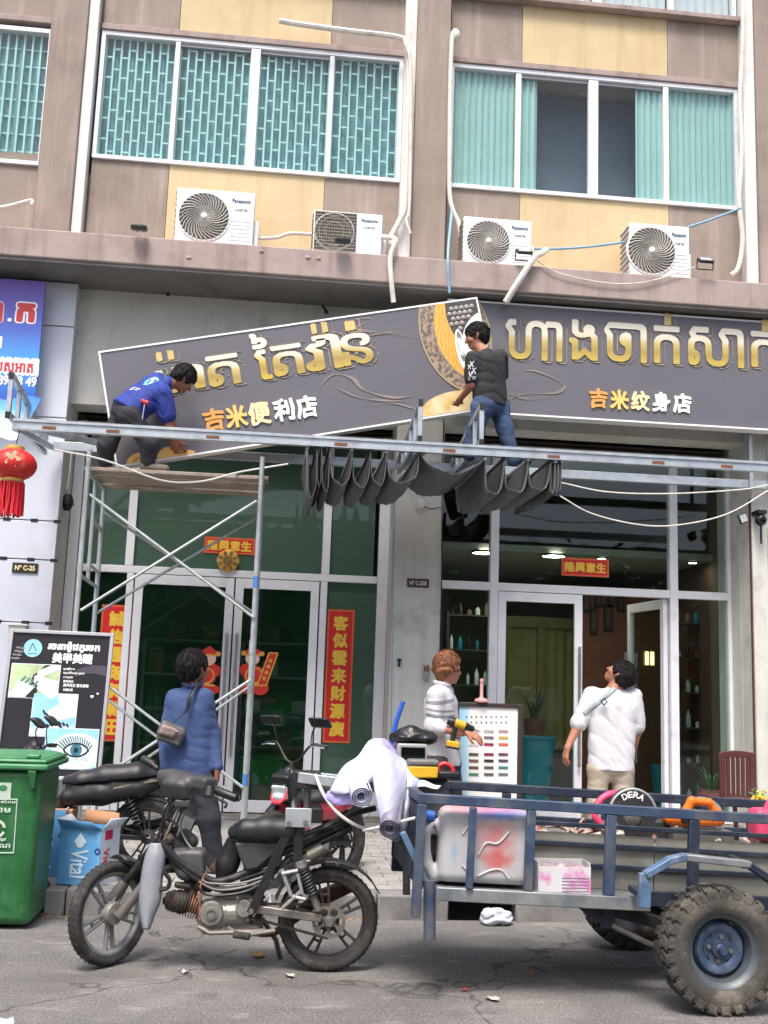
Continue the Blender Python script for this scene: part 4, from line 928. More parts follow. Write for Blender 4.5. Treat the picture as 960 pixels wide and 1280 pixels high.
# ================================================================ plates, couplets, stickers
def plate(px0, py0, px1, py1, txt, Y, label, m, tm):
    a, b = P(px0, py0, Y), P(px1, py1, Y); t = thing('number_plate', label, 'number plate', ((a.x + b.x) / 2, Y, b.z), 'house number plates')
    MB().box(a.x, b.x, Y - .01, Y + .002, b.z, a.z).build('plate', m, t, bevel=.003)
    k = MB(); write(k, txt, V(((a.x + b.x) / 2, Y - .011, (a.z + b.z) / 2)), *E3, .06, fit=((b.x - a.x) * .78, (a.z - b.z) * .5), bold=.03); k.build('lettering', tm, t)
plate(16, 703, 47, 717, 'Nº C-25', YP - .035, 'dark house number plate C-25 on the pale cladding', mat('plate_dark', C(48, 44, 40), .4), CREAM)
plate(509, 723, 536, 735, 'Nº C-23B', YP + .115, 'brown house number plate C-23 on the bare middle pillar', mat('plate_brown', C(74, 50, 42), .4), mat('plate_text', C(222, 214, 206), .5))
REDP = mat('couplet_red', C(196, 24, 24), .55, var=.07, vs=5); REDE = mat('couplet_edge', C(206, 96, 52), .55); GOLDT = mat('couplet_gold', C(226, 186, 62), .4, var=.1)
def banner_red(name, label, cat, px0, py0, px1, py1, chars, Y, vert, grp):
    a, b = P(px0, py0, Y), P(px1, py1, Y); z1 = (a.z + P(px1, py0, Y).z) / 2; x0, x1 = a.x, b.x; z0 = b.z
    t = thing(name, label, cat, ((x0 + x1) / 2, Y, z0), grp)
    MB().box(x0, x1, Y - .005, Y - .001, z0, z1).build('sheet', REDE, t); e = .02
    MB().box(x0 + e, x1 - e, Y - .0065, Y - .0051, z0 + e, z1 - e).build('red_field', REDP, t)
    n = len(chars)
    for i, ch in enumerate(chars):
        k = MB()
        if vert: s_ = min((x1 - x0) * .66, (z1 - z0) / n * .8); c_ = V(((x0 + x1) / 2, Y - .007, lerp(z1 - .05, z0 + .05, (i + .5) / n)))
        else: s_ = min((x1 - x0) / n * .84, (z1 - z0) * .66); c_ = V((lerp(x0 + .03, x1 - .03, (i + .5) / n), Y - .007, (z0 + z1) / 2))
        write(k, ch, c_, *E3, s_, fit=(s_, s_), bold=.045, depth=.002, res=.035); k.build('character', GOLDT, t)
banner_red('couplet_scroll', 'red vertical scroll of gold characters on the green side pane right of the doors', 'couplet', 410, 762, 437, 929, '客似雲来財源廣', YG - .016, True, 'red couplets on the shopfronts')
banner_red('couplet_scroll', 'red vertical scroll of gold characters half hidden by scaffold and salon board', 'couplet', 128, 756, 155, 927, '誠信通商家業旺', YG - .016, True, 'red couplets on the shopfronts')
banner_red('door_banner', 'red horizontal banner of gold characters above the closed green glass doors', 'banner', 256, 672, 318, 694, '隆興意生', YG - .016, False, 'red couplets on the shopfronts')
banner_red('door_banner', 'red horizontal banner of gold characters on the clear glass above the open door', 'banner', 702, 698, 761, 722, '隆興意生', YG - .016, False, 'red couplets on the shopfronts')
c = P(285, 701, YG - .07); t = thing('eight_sided_mirror', 'small gold eight sided lucky mirror above the green glass doors', 'mirror', c)
MB().lathe([(.001, -.02), (.1, -.02), (.12, -.012), (.12, .01)], c, (0, 1, 0), 8).build('frame', GOLDM, t)
MB().lathe([(.001, -.026), (.045, -.026), (.05, -.02)], c, (0, 1, 0), 20).build('glass', mat('mirror_disc', C(170, 140, 90), .15, .8), t)
k = MB()
for i in range(8):
    an = math.pi / 8 + i * math.pi / 4
    for j in range(3): r = .064 + j * .016; d = V((math.cos(an), 0, math.sin(an))); e = V((-d.z, 0, d.x)); k.obox(c + d * r + V((0, -.0225, 0)), e * .016, d * .004, (0, .0015, 0))
k.build('trigram_mark', mat('trigram_dark', C(90, 60, 40), .5), t)
SKINP = mat('sticker_skin', C(238, 196, 176), .5); STG = mat('sticker_gold', C(232, 170, 70), .45, var=.15, vs=30); STR = mat('sticker_red', C(212, 52, 34), .5, var=.12, vs=25)
def sticker(px, py, sc_, label, flip):
    Y = YG - .057; c = P(px, py, Y); t = thing('door_sticker', label, 'sticker', c - V((0, 0, .25)), 'festive door stickers'); f = -1 if flip else 1; U = V((f, 0, 0)); W = V((0, 0, 1)); s = sc_
    def lay(nm, fn, m, d, N=V((0, -1, 0))): k = MB(); put(k, region(fn, -.3, .3, -.35, .35, .012), c, U * s, W * s, d); k.f and k.build(nm, m, t)
    E_ = lambda x, y, a, b: ell2(x, y, a, b)
    lay('robe', lambda X, Y: np.minimum(np.minimum(E_(0, -.06, .13, .12)(X, Y), E_(-.07, -.22, .11, .06)(X, Y)), np.minimum(E_(.08, -.2, .1, .09)(X, Y), E_(-.08, .0, .1, .08)(X, Y))), STR, .003)
    lay('robe_trim', lambda X, Y: np.minimum(np.abs(E_(0, -.06, .1, .09)(X, Y)) - .008, np.maximum(np.abs(Y + .17 + .3 * X * X) - .012, np.abs(X) - .12)), STG, .005)
    lay('head', E_(-.03, .14, .085, .08), SKINP, .005); lay('hat', lambda X, Y: np.minimum(np.maximum(E_(-.03, .2, .105, .06)(X, Y), .175 - Y), E_(-.03, .235, .05, .05)(X, Y)), STR, .007); lay('hat_trim', lambda X, Y: np.minimum(np.minimum(E_(-.14, .2, .03, .03)(X, Y), E_(.08, .2, .03, .03)(X, Y)), np.maximum(np.abs(Y - .185) - .009, np.abs(X + .03) - .1)), STG, .009)
    lay('scroll', lambda X, Y: np.maximum(np.abs((X - .15) * .95 - (Y - .0) * .3) - .055, np.abs(Y - .02) - .2), STR, .0095); lay('scroll_border', lambda X, Y: np.abs(np.maximum(np.abs((X - .15) * .95 - Y * .3) - .05, np.abs(Y - .02) - .195)) - .008, STG, .011)
    lay('scroll_spot', lambda X, Y: np.minimum(np.minimum(E_(.185, .12, .022, .025)(X, Y), E_(.165, .05, .022, .025)(X, Y)), np.minimum(E_(.145, -.02, .022, .025)(X, Y), E_(.12, -.09, .022, .025)(X, Y))), STG, .011)
sticker(318, 838, .86, 'red and gold festive figure sticker with a scroll on the door behind the scaffold post', False)
sticker(257, 838, .86, 'red festive figure sticker mostly hidden behind the head of the man in the blue shirt', True)
# ================================================================ cameras, lamp
c = P(84, 629, YP + .2)
t = thing('security_camera', 'black dome security camera on a white bracket beside the pale clad pillar', 'camera', c - V((0, 0, .1)))
MB().box(XL + .002, c.x - .03, c.y - .03, c.y + .03, c.z + .05, c.z + .1).build('bracket', WHITEP, t, bevel=.006)
MB().lathe([(.001, .09), (.035, .09), (.055, .05), (.062, .0), (.06, -.02), (.001, -.02)], c, (0, 0, 1), 20).build('body', BLACK, t)
MB().sphere(c + V((0, 0, -.025)), (.052, .052, .055), 18).build('dome', mat('camera_dome', C(14, 14, 16), .06), t)
MB().box(c.x - .09, c.x - .06, c.y - .03, c.y - .01, c.z + .1, c.z + .2).build('antenna_block', BLACK, t)
MB().tube([c + V((-.06, -.02, .05)), c + V((-.07, -.02, -.2)), c + V((-.08, -.02, -.34))], .012, 6).build('conduit', WHITEP, t)
tag(MB().tube(spline([P(90, 560, YP + .1), P(87, 590, YP + .1), P(84, 612, YP + .12)], 5), .006, 5).build('cable', PVCW), 'thin white cable dropping from the awning to the dome camera', 'cable')
c = P(951, 650, YP - .12)
t = thing('security_camera', 'black pan and tilt security camera on the far pillar under the awning end', 'camera', c - V((0, 0, .1)))
MB().sphere(c, (.06, .06, .065), 16).build('body', BLACK, t); MB().box(c.x - .045, c.x + .045, c.y - .05, c.y + .12, c.z + .06, c.z + .1).build('bracket', BLACK, t)
MB().lathe([(.001, -.012), (.028, -.01), (.03, 0)], c + V((0, -.056, 0)), (0, 1, 0), 14).build('lens', mat('lens_dark', C(10, 10, 14), .05), t)
MB().tube([c + V((0, 0, -.06)), c + V((0, 0, -.25))], .012, 6).build('antenna', BLACK, t)
c = P(929, 648, YP - .1); t = thing('floodlight', 'small square floodlight on the pillar beside the pan and tilt camera', 'floodlight', c)
MB().obox(c, (.045, 0, .02), (0, .012, 0), (-.02, 0, .05)).build('body', BLACK, t, bevel=.005); MB().obox(c + V((0, -.014, 0)), (.034, 0, .015), (0, .002, 0), (-.015, 0, .038)).build('lens', mat('lens_grey', C(170, 172, 172), .15), t); MB().box(c.x - .01, c.x + .01, c.y + .013, c.y + .1, c.z + .02, c.z + .05).build('bracket', BLACK, t)
c = P(526, 629, YP + .05); t = thing('globe_lamp', 'unlit round white globe lamp on the middle pillar under the awning', 'lamp', c)
MB().sphere(c, .052, 18).build('globe', mat('opal', C(222, 222, 218), .3, var=.02), t); MB().lathe([(.001, 0), (.045, 0), (.045, .04), (.001, .04)], c + V((0, .035, 0)), (0, 1, 0), 16).build('base', WHITEP, t)
tag(MB().tube(spline([P(528, 632, YP + .1), P(538, 636, YP + .1), P(551, 634, YP + .1)], 5), .005, 5).build('cable', BLACK), 'short black cable from the globe lamp across the pillar', 'cable')
for (px, py, r_) in ((499, 828, .02),): 
    c = P(px, py, YP + .11); t = thing('pillar_hook', 'small black hook shape fixed on the middle pillar', 'hook', c); MB().box(c.x - .012, c.x + .012, c.y - .008, c.y + .008, c.z - .045, c.z + .015).build('stem', BLACK, t); MB().prism([c + V((-.03, -.008, .014)), c + V((.03, -.008, .014)), c + V((0, -.008, .045))], (0, .014, 0)).build('arrow', BLACK, t)
c = P(533, 842, YP + .09); t = thing('incense_holder', 'small tin incense holder with dried sticks on the middle pillar', 'incense holder', c)
MB().lathe([(.001, -.07), (.03, -.07), (.033, .02), (.028, .02), (.026, -.05)], c, (0, 0, 1), 14).build('tin', mat('tin', C(170, 166, 158), .35, .6), t)
k = MB()
for i in range(9): a = i * .7; k.tube([c + V((.014 * math.cos(a), .01 * math.sin(a), -.02)), c + V((.03 * math.cos(a), .02 * math.sin(a), .07 + .01 * (i % 3)))], .004, 5)
k.build('incense_stick', mat('stick_brown', C(140, 96, 78), .8), t, kind='stuff')
# power meter box at the clad pillar, partly behind the board
c = P(22, 790, YP - .05); t = thing('switch_box', 'small pale switch box on the cladding above the nail salon board', 'box', c); MB().box(c.x - .08, c.x + .08, c.y - .04, c.y + .02, c.z - .09, c.z + .06).build('body', mat('box_cream', C(206, 200, 190), .5), t, bevel=.008); MB().box(c.x - .095, c.x + .095, c.y - .055, c.y + .02, c.z + .061, c.z + .078).build('lid', WHITEP, t)
# ================================================================ nail salon board
YN = 9.15
N0 = P(-2, 972, YN); TLn, TRn = P(10, 793, YN + .12), P(137, 796, YN + .12); BRn = P(121, 972, YN)
On = P(-4, 968, YN); Un = (BRn - On); Wn = Un.length; Un.normalize(); Vn = TRn - BRn; Hn = Vn.length; Vn = (Vn - Un * Vn.dot(Un)).normalized(); Nn = Un.cross(Vn).normalized()
if Nn.y > 0: Nn = -Nn
nb = thing('salon_board', 'black nail and lash salon poster in a silver standing frame by the green bin', 'sign', On + Un * (Wn / 2) - V((0, 0, .45)))
MB().obox(On + Un * Wn / 2 + Vn * Hn / 2 - Nn * .012, Un * (Wn / 2), Vn * (Hn / 2), Nn * .01).build('poster', gradient('poster_black', [(0, C(44, 42, 48)), (1, C(30, 29, 33))], 2, .35), nb)
for a, b, c_, d in ((-.03, 0, -.03, Hn + .03), (Wn, Wn + .03, -.03, Hn + .03), (.0, Wn, -.03, 0), (.0, Wn, Hn, Hn + .03)): MB().obox(On + Un * (a + b) / 2 + Vn * (c_ + d) / 2, Un * ((b - a) / 2 - .0005), Vn * ((d - c_) / 2 - .0005), Nn * .018).build('frame_bar', ALUG, nb, bevel=.004)
for u in (.04, Wn - .05):
    p = On + Un * u - Nn * .03; MB().tube([p + Vn * .3, p, V((p.x, p.y - .04, .165))], .014, 8).build('leg', ALUG, nb); MB().tube([p + Vn * .7, V((p.x, p.y + .5, .165))], .012, 8).build('rear_leg', ALUG, nb)
def un(x, y): X, Y = x / 5.333, 760 + y / 5.333; d = P(X, Y, YN + .06) - On; return d.dot(Un), d.dot(Vn)
DEP = [.002]
def flat(name, fn, m, bx, d, res=.01): k = MB(); put(k, region(fn, bx[0], bx[1], bx[2], bx[3], res), On, Un, Vn, d, Nn); k.f and k.build(name, m, nb)
def photo(p0, p1, m, nm, d):
    a, b = un(*p0), un(*p1); u0, u1 = sorted((a[0], b[0])); v0, v1 = sorted((a[1], b[1]))
    MB().obox(On + Un * (u0 + u1) / 2 + Vn * (v0 + v1) / 2 + Nn * (d - .001), Un * ((u1 - u0) / 2 + .006), Vn * ((v1 - v0) / 2 + .006), Nn * .001).build(nm + '_border', mat('photo_border', C(226, 234, 240), .4), nb)
    MB().obox(On + Un * (u0 + u1) / 2 + Vn * (v0 + v1) / 2 + Nn * (d + .0012), Un * ((u1 - u0) / 2), Vn * ((v1 - v0) / 2), Nn * .001).build(nm, m, nb)
    return u0, u1, v0, v1
PALE = mat('photo_pale', C(206, 226, 230), .35, var=.05); PALEB = mat('photo_blue', C(150, 206, 226), .35, var=.12, vs=5); HANDP = mat('photo_hand', C(216, 222, 220), .35, var=.05); GRNP = mat('photo_green', C(176, 196, 150), .35, var=.25, vs=7); DKP = mat('photo_dark', C(28, 34, 34), .4); NAILP = mat('photo_nail', C(96, 140, 130), .3, var=.2, vs=20)
b1_ = photo((78, 368), (378, 604), GRNP, 'hands_photo', .002)
def capsule(x0, y0, x1, y1, r): 
    def f(X, Y): ex, ey = x1 - x0, y1 - y0; t = np.clip(((X - x0) * ex + (Y - y0) * ey) / (ex * ex + ey * ey), 0, 1); return np.hypot(X - x0 - t * ex, Y - y0 - t * ey) - r
    return f
def many(fs): return lambda X, Y: np.minimum.reduce([g(X, Y) for g in fs])
def B(b, x, y): return lerp(b[0], b[1], x), lerp(b[2], b[3], y)
def cap(b, x0, y0, x1, y1, r): p, q = B(b, x0, y0), B(b, x1, y1); return capsule(*p, *q, r)
flat('photo_shadow', many([cap(b1_, .45, .1, .55, .6, .04), cap(b1_, .6, .75, .75, .98, .02)]), DKP, b1_, .0045)
flat('photo_fingers', many([cap(b1_, .02 + .09 * i, .02, .22 + .09 * i, .5 - .05 * i, .014) for i in range(4)] + [cap(b1_, .98, .1 + .12 * i, .52, .48 + .05 * i, .013) for i in range(4)] + [cap(b1_, .98, .98, .62, .74, .03), cap(b1_, .9, .02, .6, .3, .016)]), HANDP, b1_, .006)
flat('photo_nails', many([cap(b1_, .22 + .09 * i, .5 - .05 * i, .3 + .09 * i, .62 - .04 * i, .008) for i in range(4)]), NAILP, b1_, .0075)
b2_ = photo((228, 568), (494, 862), PALEB, 'nails_photo', .0035)
flat('photo_palm', many([cap(b2_, .5, .5, .98, .8, .06), cap(b2_, .55, .45, .95, .55, .03), cap(b2_, .7, .9, .9, .98, .05), cap(b2_, .1, .1, .9, .14, .04)]), PALE, b2_, .006)
flat('photo_nails', many([cap(b2_, .1 + .09 * i, .3 - .04 * math.sin(i * .8), .13 + .09 * i, .24 - .04 * math.sin(i * .8), .008) for i in range(9)] + [cap(b2_, .25 + .08 * i, .6 - .07 * i, .3 + .08 * i, .52 - .06 * i, .008) for i in range(6)]), DKP, b2_, .0075)
b3_ = photo((318, 802), (640, 1078), PALEB, 'eye_photo', .005)
ec = B(b3_, .6, .47); ew, eh = (b3_[1] - b3_[0]), (b3_[3] - b3_[2])
flat('photo_skin', ell2(*B(b3_, .6, .42), ew * .5, eh * .48), PALE, b3_, .0075)
lens = lambda X, Y: np.maximum(ell2(ec[0], ec[1] - eh * .16, ew * .27, eh * .33)(X, Y), ell2(ec[0], ec[1] + eh * .14, ew * .27, eh * .3)(X, Y))
flat('eye_white', lens, mat('eye_white_print', C(220, 236, 242), .3), b3_, .009); flat('eye_line', lambda X, Y: np.abs(lens(X, Y)) - .006, DKP, b3_, .0105)
flat('iris', lambda X, Y: np.maximum(ell2(ec[0], ec[1], eh * .15, eh * .16)(X, Y), lens(X, Y)), mat('iris_print', C(70, 120, 142), .2, var=.3, vs=40), b3_, .0105); flat('pupil', ell2(ec[0], ec[1], eh * .06, eh * .07), DKP, b3_, .012)
flat('eyelash', many([capsule(ec[0] + (t - .5) * ew * .5, ec[1] + eh * (.14 - .5 * (t - .5) ** 2), ec[0] + (t - .56) * ew * .72, ec[1] + eh * (.36 - .9 * (t - .5) ** 2), .0032) for t in np.linspace(.02, .98, 15)] + [capsule(ec[0] + (t - .5) * ew * .5, ec[1] - eh * .16, ec[0] + (t - .5) * ew * .6, ec[1] - eh * .27, .0022) for t in np.linspace(.1, .9, 10)]), DKP, b3_, .0105, .006)
u, v = un(212, 262); flat('round_logo', ell2(u, v, .075, .075), PALEB, (u - .09, u + .09, v - .09, v + .09), .003); flat('logo_mark', many([capsule(u - .03, v - .03, u - .005, v + .04, .004), capsule(u - .005, v + .04, u + .03, v - .02, .004), capsule(u - .04, v - .045, u + .04, v - .045, .003)]), mat('logo_line', C(70, 110, 130), .4), (u - .07, u + .07, v - .07, v + .07), .0045, .006)
def line_txt(s, p0, p1, m, bold=.03, nm='lettering'):
    a, b = un(*p0), un(*p1); k = MB(); sh = glyph(s, bold, .04); place(k, sh, On, Un, Vn, (a[0], b[0], min(a[1], b[1]), max(a[1], b[1])), .003, Nn); k.build(nm, m, nb)
line_txt('រចនាម៉ូដក្រចក', (308, 285), (664, 228), WHITEL, .05); line_txt('美甲美睫', (340, 362), (616, 302), WHITEL, .04)
for i, (s, x1) in enumerate((('ធ្វើក្រចក', 496), ('តម្លៃពិសេស ក្រចក', 560), ('រោមភ្នែក', 484), ('美甲美足', 488), ('美甲美足 睫毛嫁接', 590), ('纹眉纹唇', 484))): line_txt(s, (418, 412 + i * 28), (x1, 396 + i * 28), WHITEL, .02)
def leafs(x, y, flip=1):
    u, v = un(x, y); k = []
    for i in range(4): k += [lambda X, Y, i=i: ell2(u + .012 * i + .022, v + .028 * i, .02, .009)(X, Y), lambda X, Y, i=i: ell2(u + .012 * i - .018, v + .03 * i, .02, .009)(X, Y)]
    flat('leaf_print', many(k + [capsule(u, v - .03, u + .05, v + .13, .002)]), mat('leaf_line_print', C(120, 118, 120), .5), (u - .06, u + .1, v - .05, v + .16), .003, .006)
leafs(92, 330); u, v = un(540, 1120); flat('leaf_print', many([capsule(u, v, u + .05, v - .04, .003), capsule(u, v, u + .03, v + .04, .003)]), mat('leaf_line_print', C(120, 118, 120), .5), (u - .02, u + .08, v - .06, v + .06), .003, .006)
u, v = un(650, 560); flat('plum_shape', lambda X, Y: np.maximum(ell2(u - .02, v + .12, .2, .1)(X, Y), -ell2(u - .06, v + .06, .17, .09)(X, Y)), mat('plum_print', C(74, 68, 80), .4), (u - .2, min(u + .1, Wn - .005), v - .05, v + .24), .0022)
for (x, y, s) in ((612, 592, .013), (650, 572, .009)): u, v = un(x, y); flat('heart_print', lambda X, Y: np.minimum(np.minimum(ell2(u - s * .5, v + s * .4, s * .6, s * .6)(X, Y), ell2(u + s * .5, v + s * .4, s * .6, s * .6)(X, Y)), np.maximum(np.abs(X - u) * 1.2 + (v - Y) - s, Y - v - s * .5)), WHITEL, (u - .04, u + .04, v - .04, v + .04), .003, .004)
# ================================================================ people
SKIN = mat('skin_brown', C(142, 96, 74), .55, var=.1, vs=12, spec=.4); SKIN2 = mat('skin_tan', C(168, 116, 92), .55, var=.1, vs=12, spec=.4)
HAIRB = mat('hair_black', C(22, 19, 18), .65, var=.4, vs=60, bump=.6, bs=140, stretch=(1, 1, 3), spec=.25); HAIRO = mat('hair_ginger', C(128, 80, 46), .55, var=.5, vs=45, bump=.7, bs=120, dirt=(C(60, 36, 24), .5, 14))
EYEM = mat('eye_dark', C(24, 18, 16), .2); LIP = mat('lip', C(128, 76, 66), .5)
def hand(sd, wr, d, palm_n, size=1.0, curl=.5, side=1, spread=.12):
    """palm, four unequal bent fingers and a thumb; d=direction of the hand, palm_n=where the palm faces, side=+1 thumb on d x palm_n"""
    d = V(d).normalized(); n = V(palm_n); n = (n - d * n.dot(d)).normalized(); s = d.cross(n) * side; wr = V(wr); z = size
    pc = wr + d * .045 * z
    for o in (-.022, -.007, .008, .023): sd.cone(wr + s * o * .7 * z, wr + d * .085 * z + s * o * z, .016 * z, .0125 * z, .012)
    for i, (o, L) in enumerate(((.027, .066), (.009, .076), (-.009, .07), (-.026, .055))):
        L *= z; c = curl * (1 + .12 * i); b0 = wr + d * .085 * z + s * o * z; dd = (d + s * o * spread * 40 * z).normalized()
        d1 = (dd * math.cos(c * .7) + n * math.sin(c * .7)).normalized(); d2 = (dd * math.cos(c * 1.7) + n * math.sin(c * 1.7)).normalized(); d3 = (dd * math.cos(c * 2.5) + n * math.sin(c * 2.5)).normalized()
        p1 = b0 + d1 * L * .45; p2 = p1 + d2 * L * .32; p3 = p2 + d3 * L * .23
        sd.cone(b0, p1, .0098 * z, .0088 * z, .006); sd.cone(p1, p2, .0088 * z, .008 * z, .004); sd.cone(p2, p3, .008 * z, .0066 * z, .004)
    t0 = wr + d * .025 * z + s * .024 * z; t1 = t0 + (d * .7 + s * .75 + n * .25).normalized() * .04 * z; t2 = t1 + (d * .95 + s * .2 + n * .35).normalized() * .034 * z
    sd.cone(t0, t1, .0135 * z, .011 * z, .012); sd.cone(t1, t2, .0105 * z, .0085 * z, .005)
def head(sd, c, f, u, z=1.0):
    """skull, jaw, nose, lips, brow and ears; returns the basis"""
    f, l, u = B_ = basis(f, u); c = V(c); p = lambda a, b, cc: c + f * a * z + l * b * z + u * cc * z
    sd.ell(p(-.012, 0, .025), (.098 * z, .076 * z, .092 * z), (f, l, u), .02); sd.ell(p(.03, 0, -.035), (.062 * z, .06 * z, .075 * z), (f, l, u), .03)
    sd.ell(p(.062, 0, -.095), (.026 * z, .028 * z, .02 * z), (f, l, u), .03)
    sd.cone(p(.088, 0, .012), p(.112, 0, -.03), .009 * z, .0135 * z, .014)
    for s in (-1, 1):
        sd.cone(p(.08, .012 * s, .022), p(.066, .05 * s, .02), .012 * z, .011 * z, .016); sd.ell(p(.07, .042 * s, -.028), (.024 * z, .02 * z, .02 * z), (f, l, u), .025)
        sd.cone(p(-.012, .078 * s, .012), p(.0, .076 * s, -.03), .011 * z, .008 * z, .006); sd.cone(p(-.022, .083 * s, .02), p(-.016, .082 * s, -.012), .007 * z, .006 * z, .006)
    sd.cone(p(.09, -.018, -.062), p(.09, .018, -.062), .0085 * z, None, .008); sd.cone(p(.087, -.016, -.073), p(.087, .016, -.073), .009 * z, None, .008)
    return B_
def face_bits(t, c, f, u, z=1.0, brow=HAIRB):
    f, l, u = basis(f, u); c = V(c); p = lambda a, b, cc: c + f * a * z + l * b * z + u * cc * z
    for s in (-1, 1):
        MB().sphere(p(.079, .031 * s, .004), .0115 * z, 10).build('eye', mat('eye_white', C(214, 206, 198), .3), t); MB().sphere(p(.0875, .0315 * s, .004), .0055 * z, 8).build('iris', EYEM, t)
        MB().tube([p(.088, .015 * s, .03), p(.088, .032 * s, .036), p(.074, .052 * s, .03)], .0045 * z, 6).build('eyebrow', brow, t)
    MB().tube([p(.0975, -.018, -.0675), p(.0995, 0, -.067), p(.0975, .018, -.0675)], .0022 * z, 5).build('mouth_line', LIP, t)
def hairs(t, c, f, u, z, m, vol=.016, fringe=.02, nape=-.05, seed=1, curly=0.0, back=0.0):
    f, l, u = basis(f, u); c = V(c); p = lambda a, b, cc: c + f * a * z + l * b * z + u * cc * z
    sd = SD(.0065, .02); sd.ell(p(-.016 - back, 0, .032), ((.1 + vol + back) * z, (.079 + vol) * z, (.094 + vol * 1.2) * z), (f, l, u))
    sd.ell(p(-.06, 0, -.02), ((.052 + vol * .5) * z, (.066 + vol * .4) * z, (.07 - nape * .2) * z), (f, l, u), .03)
    sd.ell(p(.125 - fringe, 0, -.055), (.085 * z, .12 * z, .105 * z), (f, l, u), .01, sub=True)
    sd.ell(p(.03, 0, -.105), (.08 * z, .13 * z, .09 * z), (f, l, u), .01, sub=True)
    for s in (-1, 1): sd.ell(p(.0, .09 * s, -.02), (.024 * z, .03 * z, .034 * z), (f, l, u), .008, sub=True)
    r = np.random.RandomState(seed); K = [(r.randn(3) * (np.array([150, 150, 60]) if not curly else 85), r.rand() * 6) for _ in range(6)]
    amp = .0042 if not curly else curly
    def nz(x, y, z_): return sum(np.sin(k[0] * x + k[1] * y + k[2] * z_ + q) for k, q in K) * amp * .6
    sd.build('hair', m, t, noise=nz, angle=80)
    g = random.Random(seed); k = MB()
    for _ in range(520):
        a, b = g.uniform(-math.pi, math.pi), g.uniform(-.35, 1.5); q = V((math.cos(a) * math.cos(b), math.sin(a) * math.cos(b), math.sin(b)))
        if q.x > .1 and q.z < .42 or abs(q.y) > .55 and q.z < .12: continue
        o = p((-.016 - back) + q.x * (.102 + vol + back), q.y * (.081 + vol), .032 + q.z * (.096 + vol * 1.2)); nn_ = (f * q.x + l * q.y + u * q.z).normalized()
        d = -u * .8 + f * (.35 if q.x > .2 else -.15) + V((g.gauss(0, .35), g.gauss(0, .35), g.gauss(0, .25 if not curly else .6))); d = (d - nn_ * d.dot(nn_)).normalized(); e = d.cross(nn_) * .0032; L_ = g.uniform(.02, .042)
        c1 = o - nn_ * .004; c2 = o + d * L_ * .5 + nn_ * .004; c3 = o + d * L_ - nn_ * g.uniform(-.004, .006); k.add([c1 - e, c1 + e, c2 - e, c2 + e, c3], [(0, 1, 3, 2), (2, 3, 4)])
    k.build('hair_strand', m, t, kind='stuff')
def tee(name, m, t, sh, hem, neck, arms, rs=(.078, .07), torso_r=(.118, .125), sleeve=None, wk=(.007, 20, 1), off=.03, hemcut=None, spread=.55, k=.06):
    """upper garment: torso from the shoulder pair down to the hem pair, with sleeves along the arms' polylines"""
    sd = SD(.009, k); (a, b), (c, d) = sh, hem
    mid_s, mid_h = (a + b) / 2, (c + d) / 2
    for q in (-spread, 0, spread):
        top = mid_s + (b - a) * q * .5 + (mid_h - mid_s) * .16; bot = mid_h + (d - c) * q * .5 * 1.3 + (mid_h - mid_s).normalized() * .1
        sd.cone(top, bot, torso_r[0] * (.94 if q else 1), torso_r[1] * (.96 if q else 1))
    sd.cone(a, b, rs[0] * .8, None); sd.cone(mid_s, neck, .078, .062, .04)
    sd.plane(mid_h + (mid_h - mid_s).normalized() * off, (mid_h - mid_s).normalized())
    for pts, rr in arms: sd.limb(pts, rr, .035)
    if hemcut: sd.plane(*hemcut)
    return sd.build(name, m, t, noise=wrinkle(*wk))
def pants(name, m, t, hips, legs, r0=.115, wk=(.006, 22, 3), cut=None):
    sd = SD(.009, .05); sd.cone(hips[0], hips[1], r0, None)
    for pts, rr in legs: sd.limb(pts, rr, .04)
    if cut: sd.plane(*cut)
    return sd.build(name, m, t, noise=wrinkle(*wk))
def shoe(t, heel, toe, m, w_=.045, name='shoe'):
    sd = SD(.008, .03); h, e = V(heel), V(toe); sd.cone(h + V((0, 0, .045)), e + V((0, 0, .035)), w_, w_ * .85); sd.cone(h + V((0, 0, .08)), h + V((0, 0, .1)), .042, .045); sd.plane(h + V((0, 0, .0)), (0, 0, -1)); sd.build(name, m, t)
# ---- A: the worker bending over the tilted sign
def q_(px, py, Y): return P(px, py, Y)
Ya = 9.62
t = thing('person', 'worker in bright blue tee and dark trousers bending over the tilted sign', 'person', P(165, 598, Ya))
zpl = zp + .04
hc_ = q_(229, 474, 9.72); hf = V((.72, .35, -.62)); hu = V((.6, .1, .75))
shA = (q_(196, 476, 9.86), q_(204, 492, 9.50)); hipA = (q_(155, 512, 9.74), q_(163, 520, 9.5))
elb, wrA = q_(212, 536, 9.56), q_(218, 556, 9.70); elb2, wr2 = q_(214, 530, 9.84), q_(222, 552, 9.9)
kneA, ankA = q_(187, 555, 9.52), V((q_(184, 590, 9.56).x, 9.56, zpl + .09)); kneB, ankB = q_(134, 556, 9.74), V((q_(130, 590, 9.8).x, 9.8, zpl + .09))
sd = SD(.0075, .03); head(sd, hc_, hf, hu, .98); ns = (shA[0] + shA[1]) / 2 + V((.05, 0, .03))
sd.cone(hc_ - hu.normalized() * .07 - hf.normalized() * .03, ns, .056, .06); sd.cone(shA[0], shA[1], .055); sd.cone(lerp(ns, (hipA[0] + hipA[1]) / 2, .3), (hipA[0] + hipA[1]) / 2, .06, .06)
sd.limb([shA[1], elb, wrA], [.05, .041, .028]); sd.limb([shA[0], elb2, wr2], [.05, .041, .028])
hand(sd, wrA, (wrA - elb) + V((.02, .05, -.02)), (.3, 1, .1), 1.0, .45, -1); hand(sd, wr2, (wr2 - elb2) + V((.02, .03, 0)), (.3, 1, .1), 1.0, .5, 1)
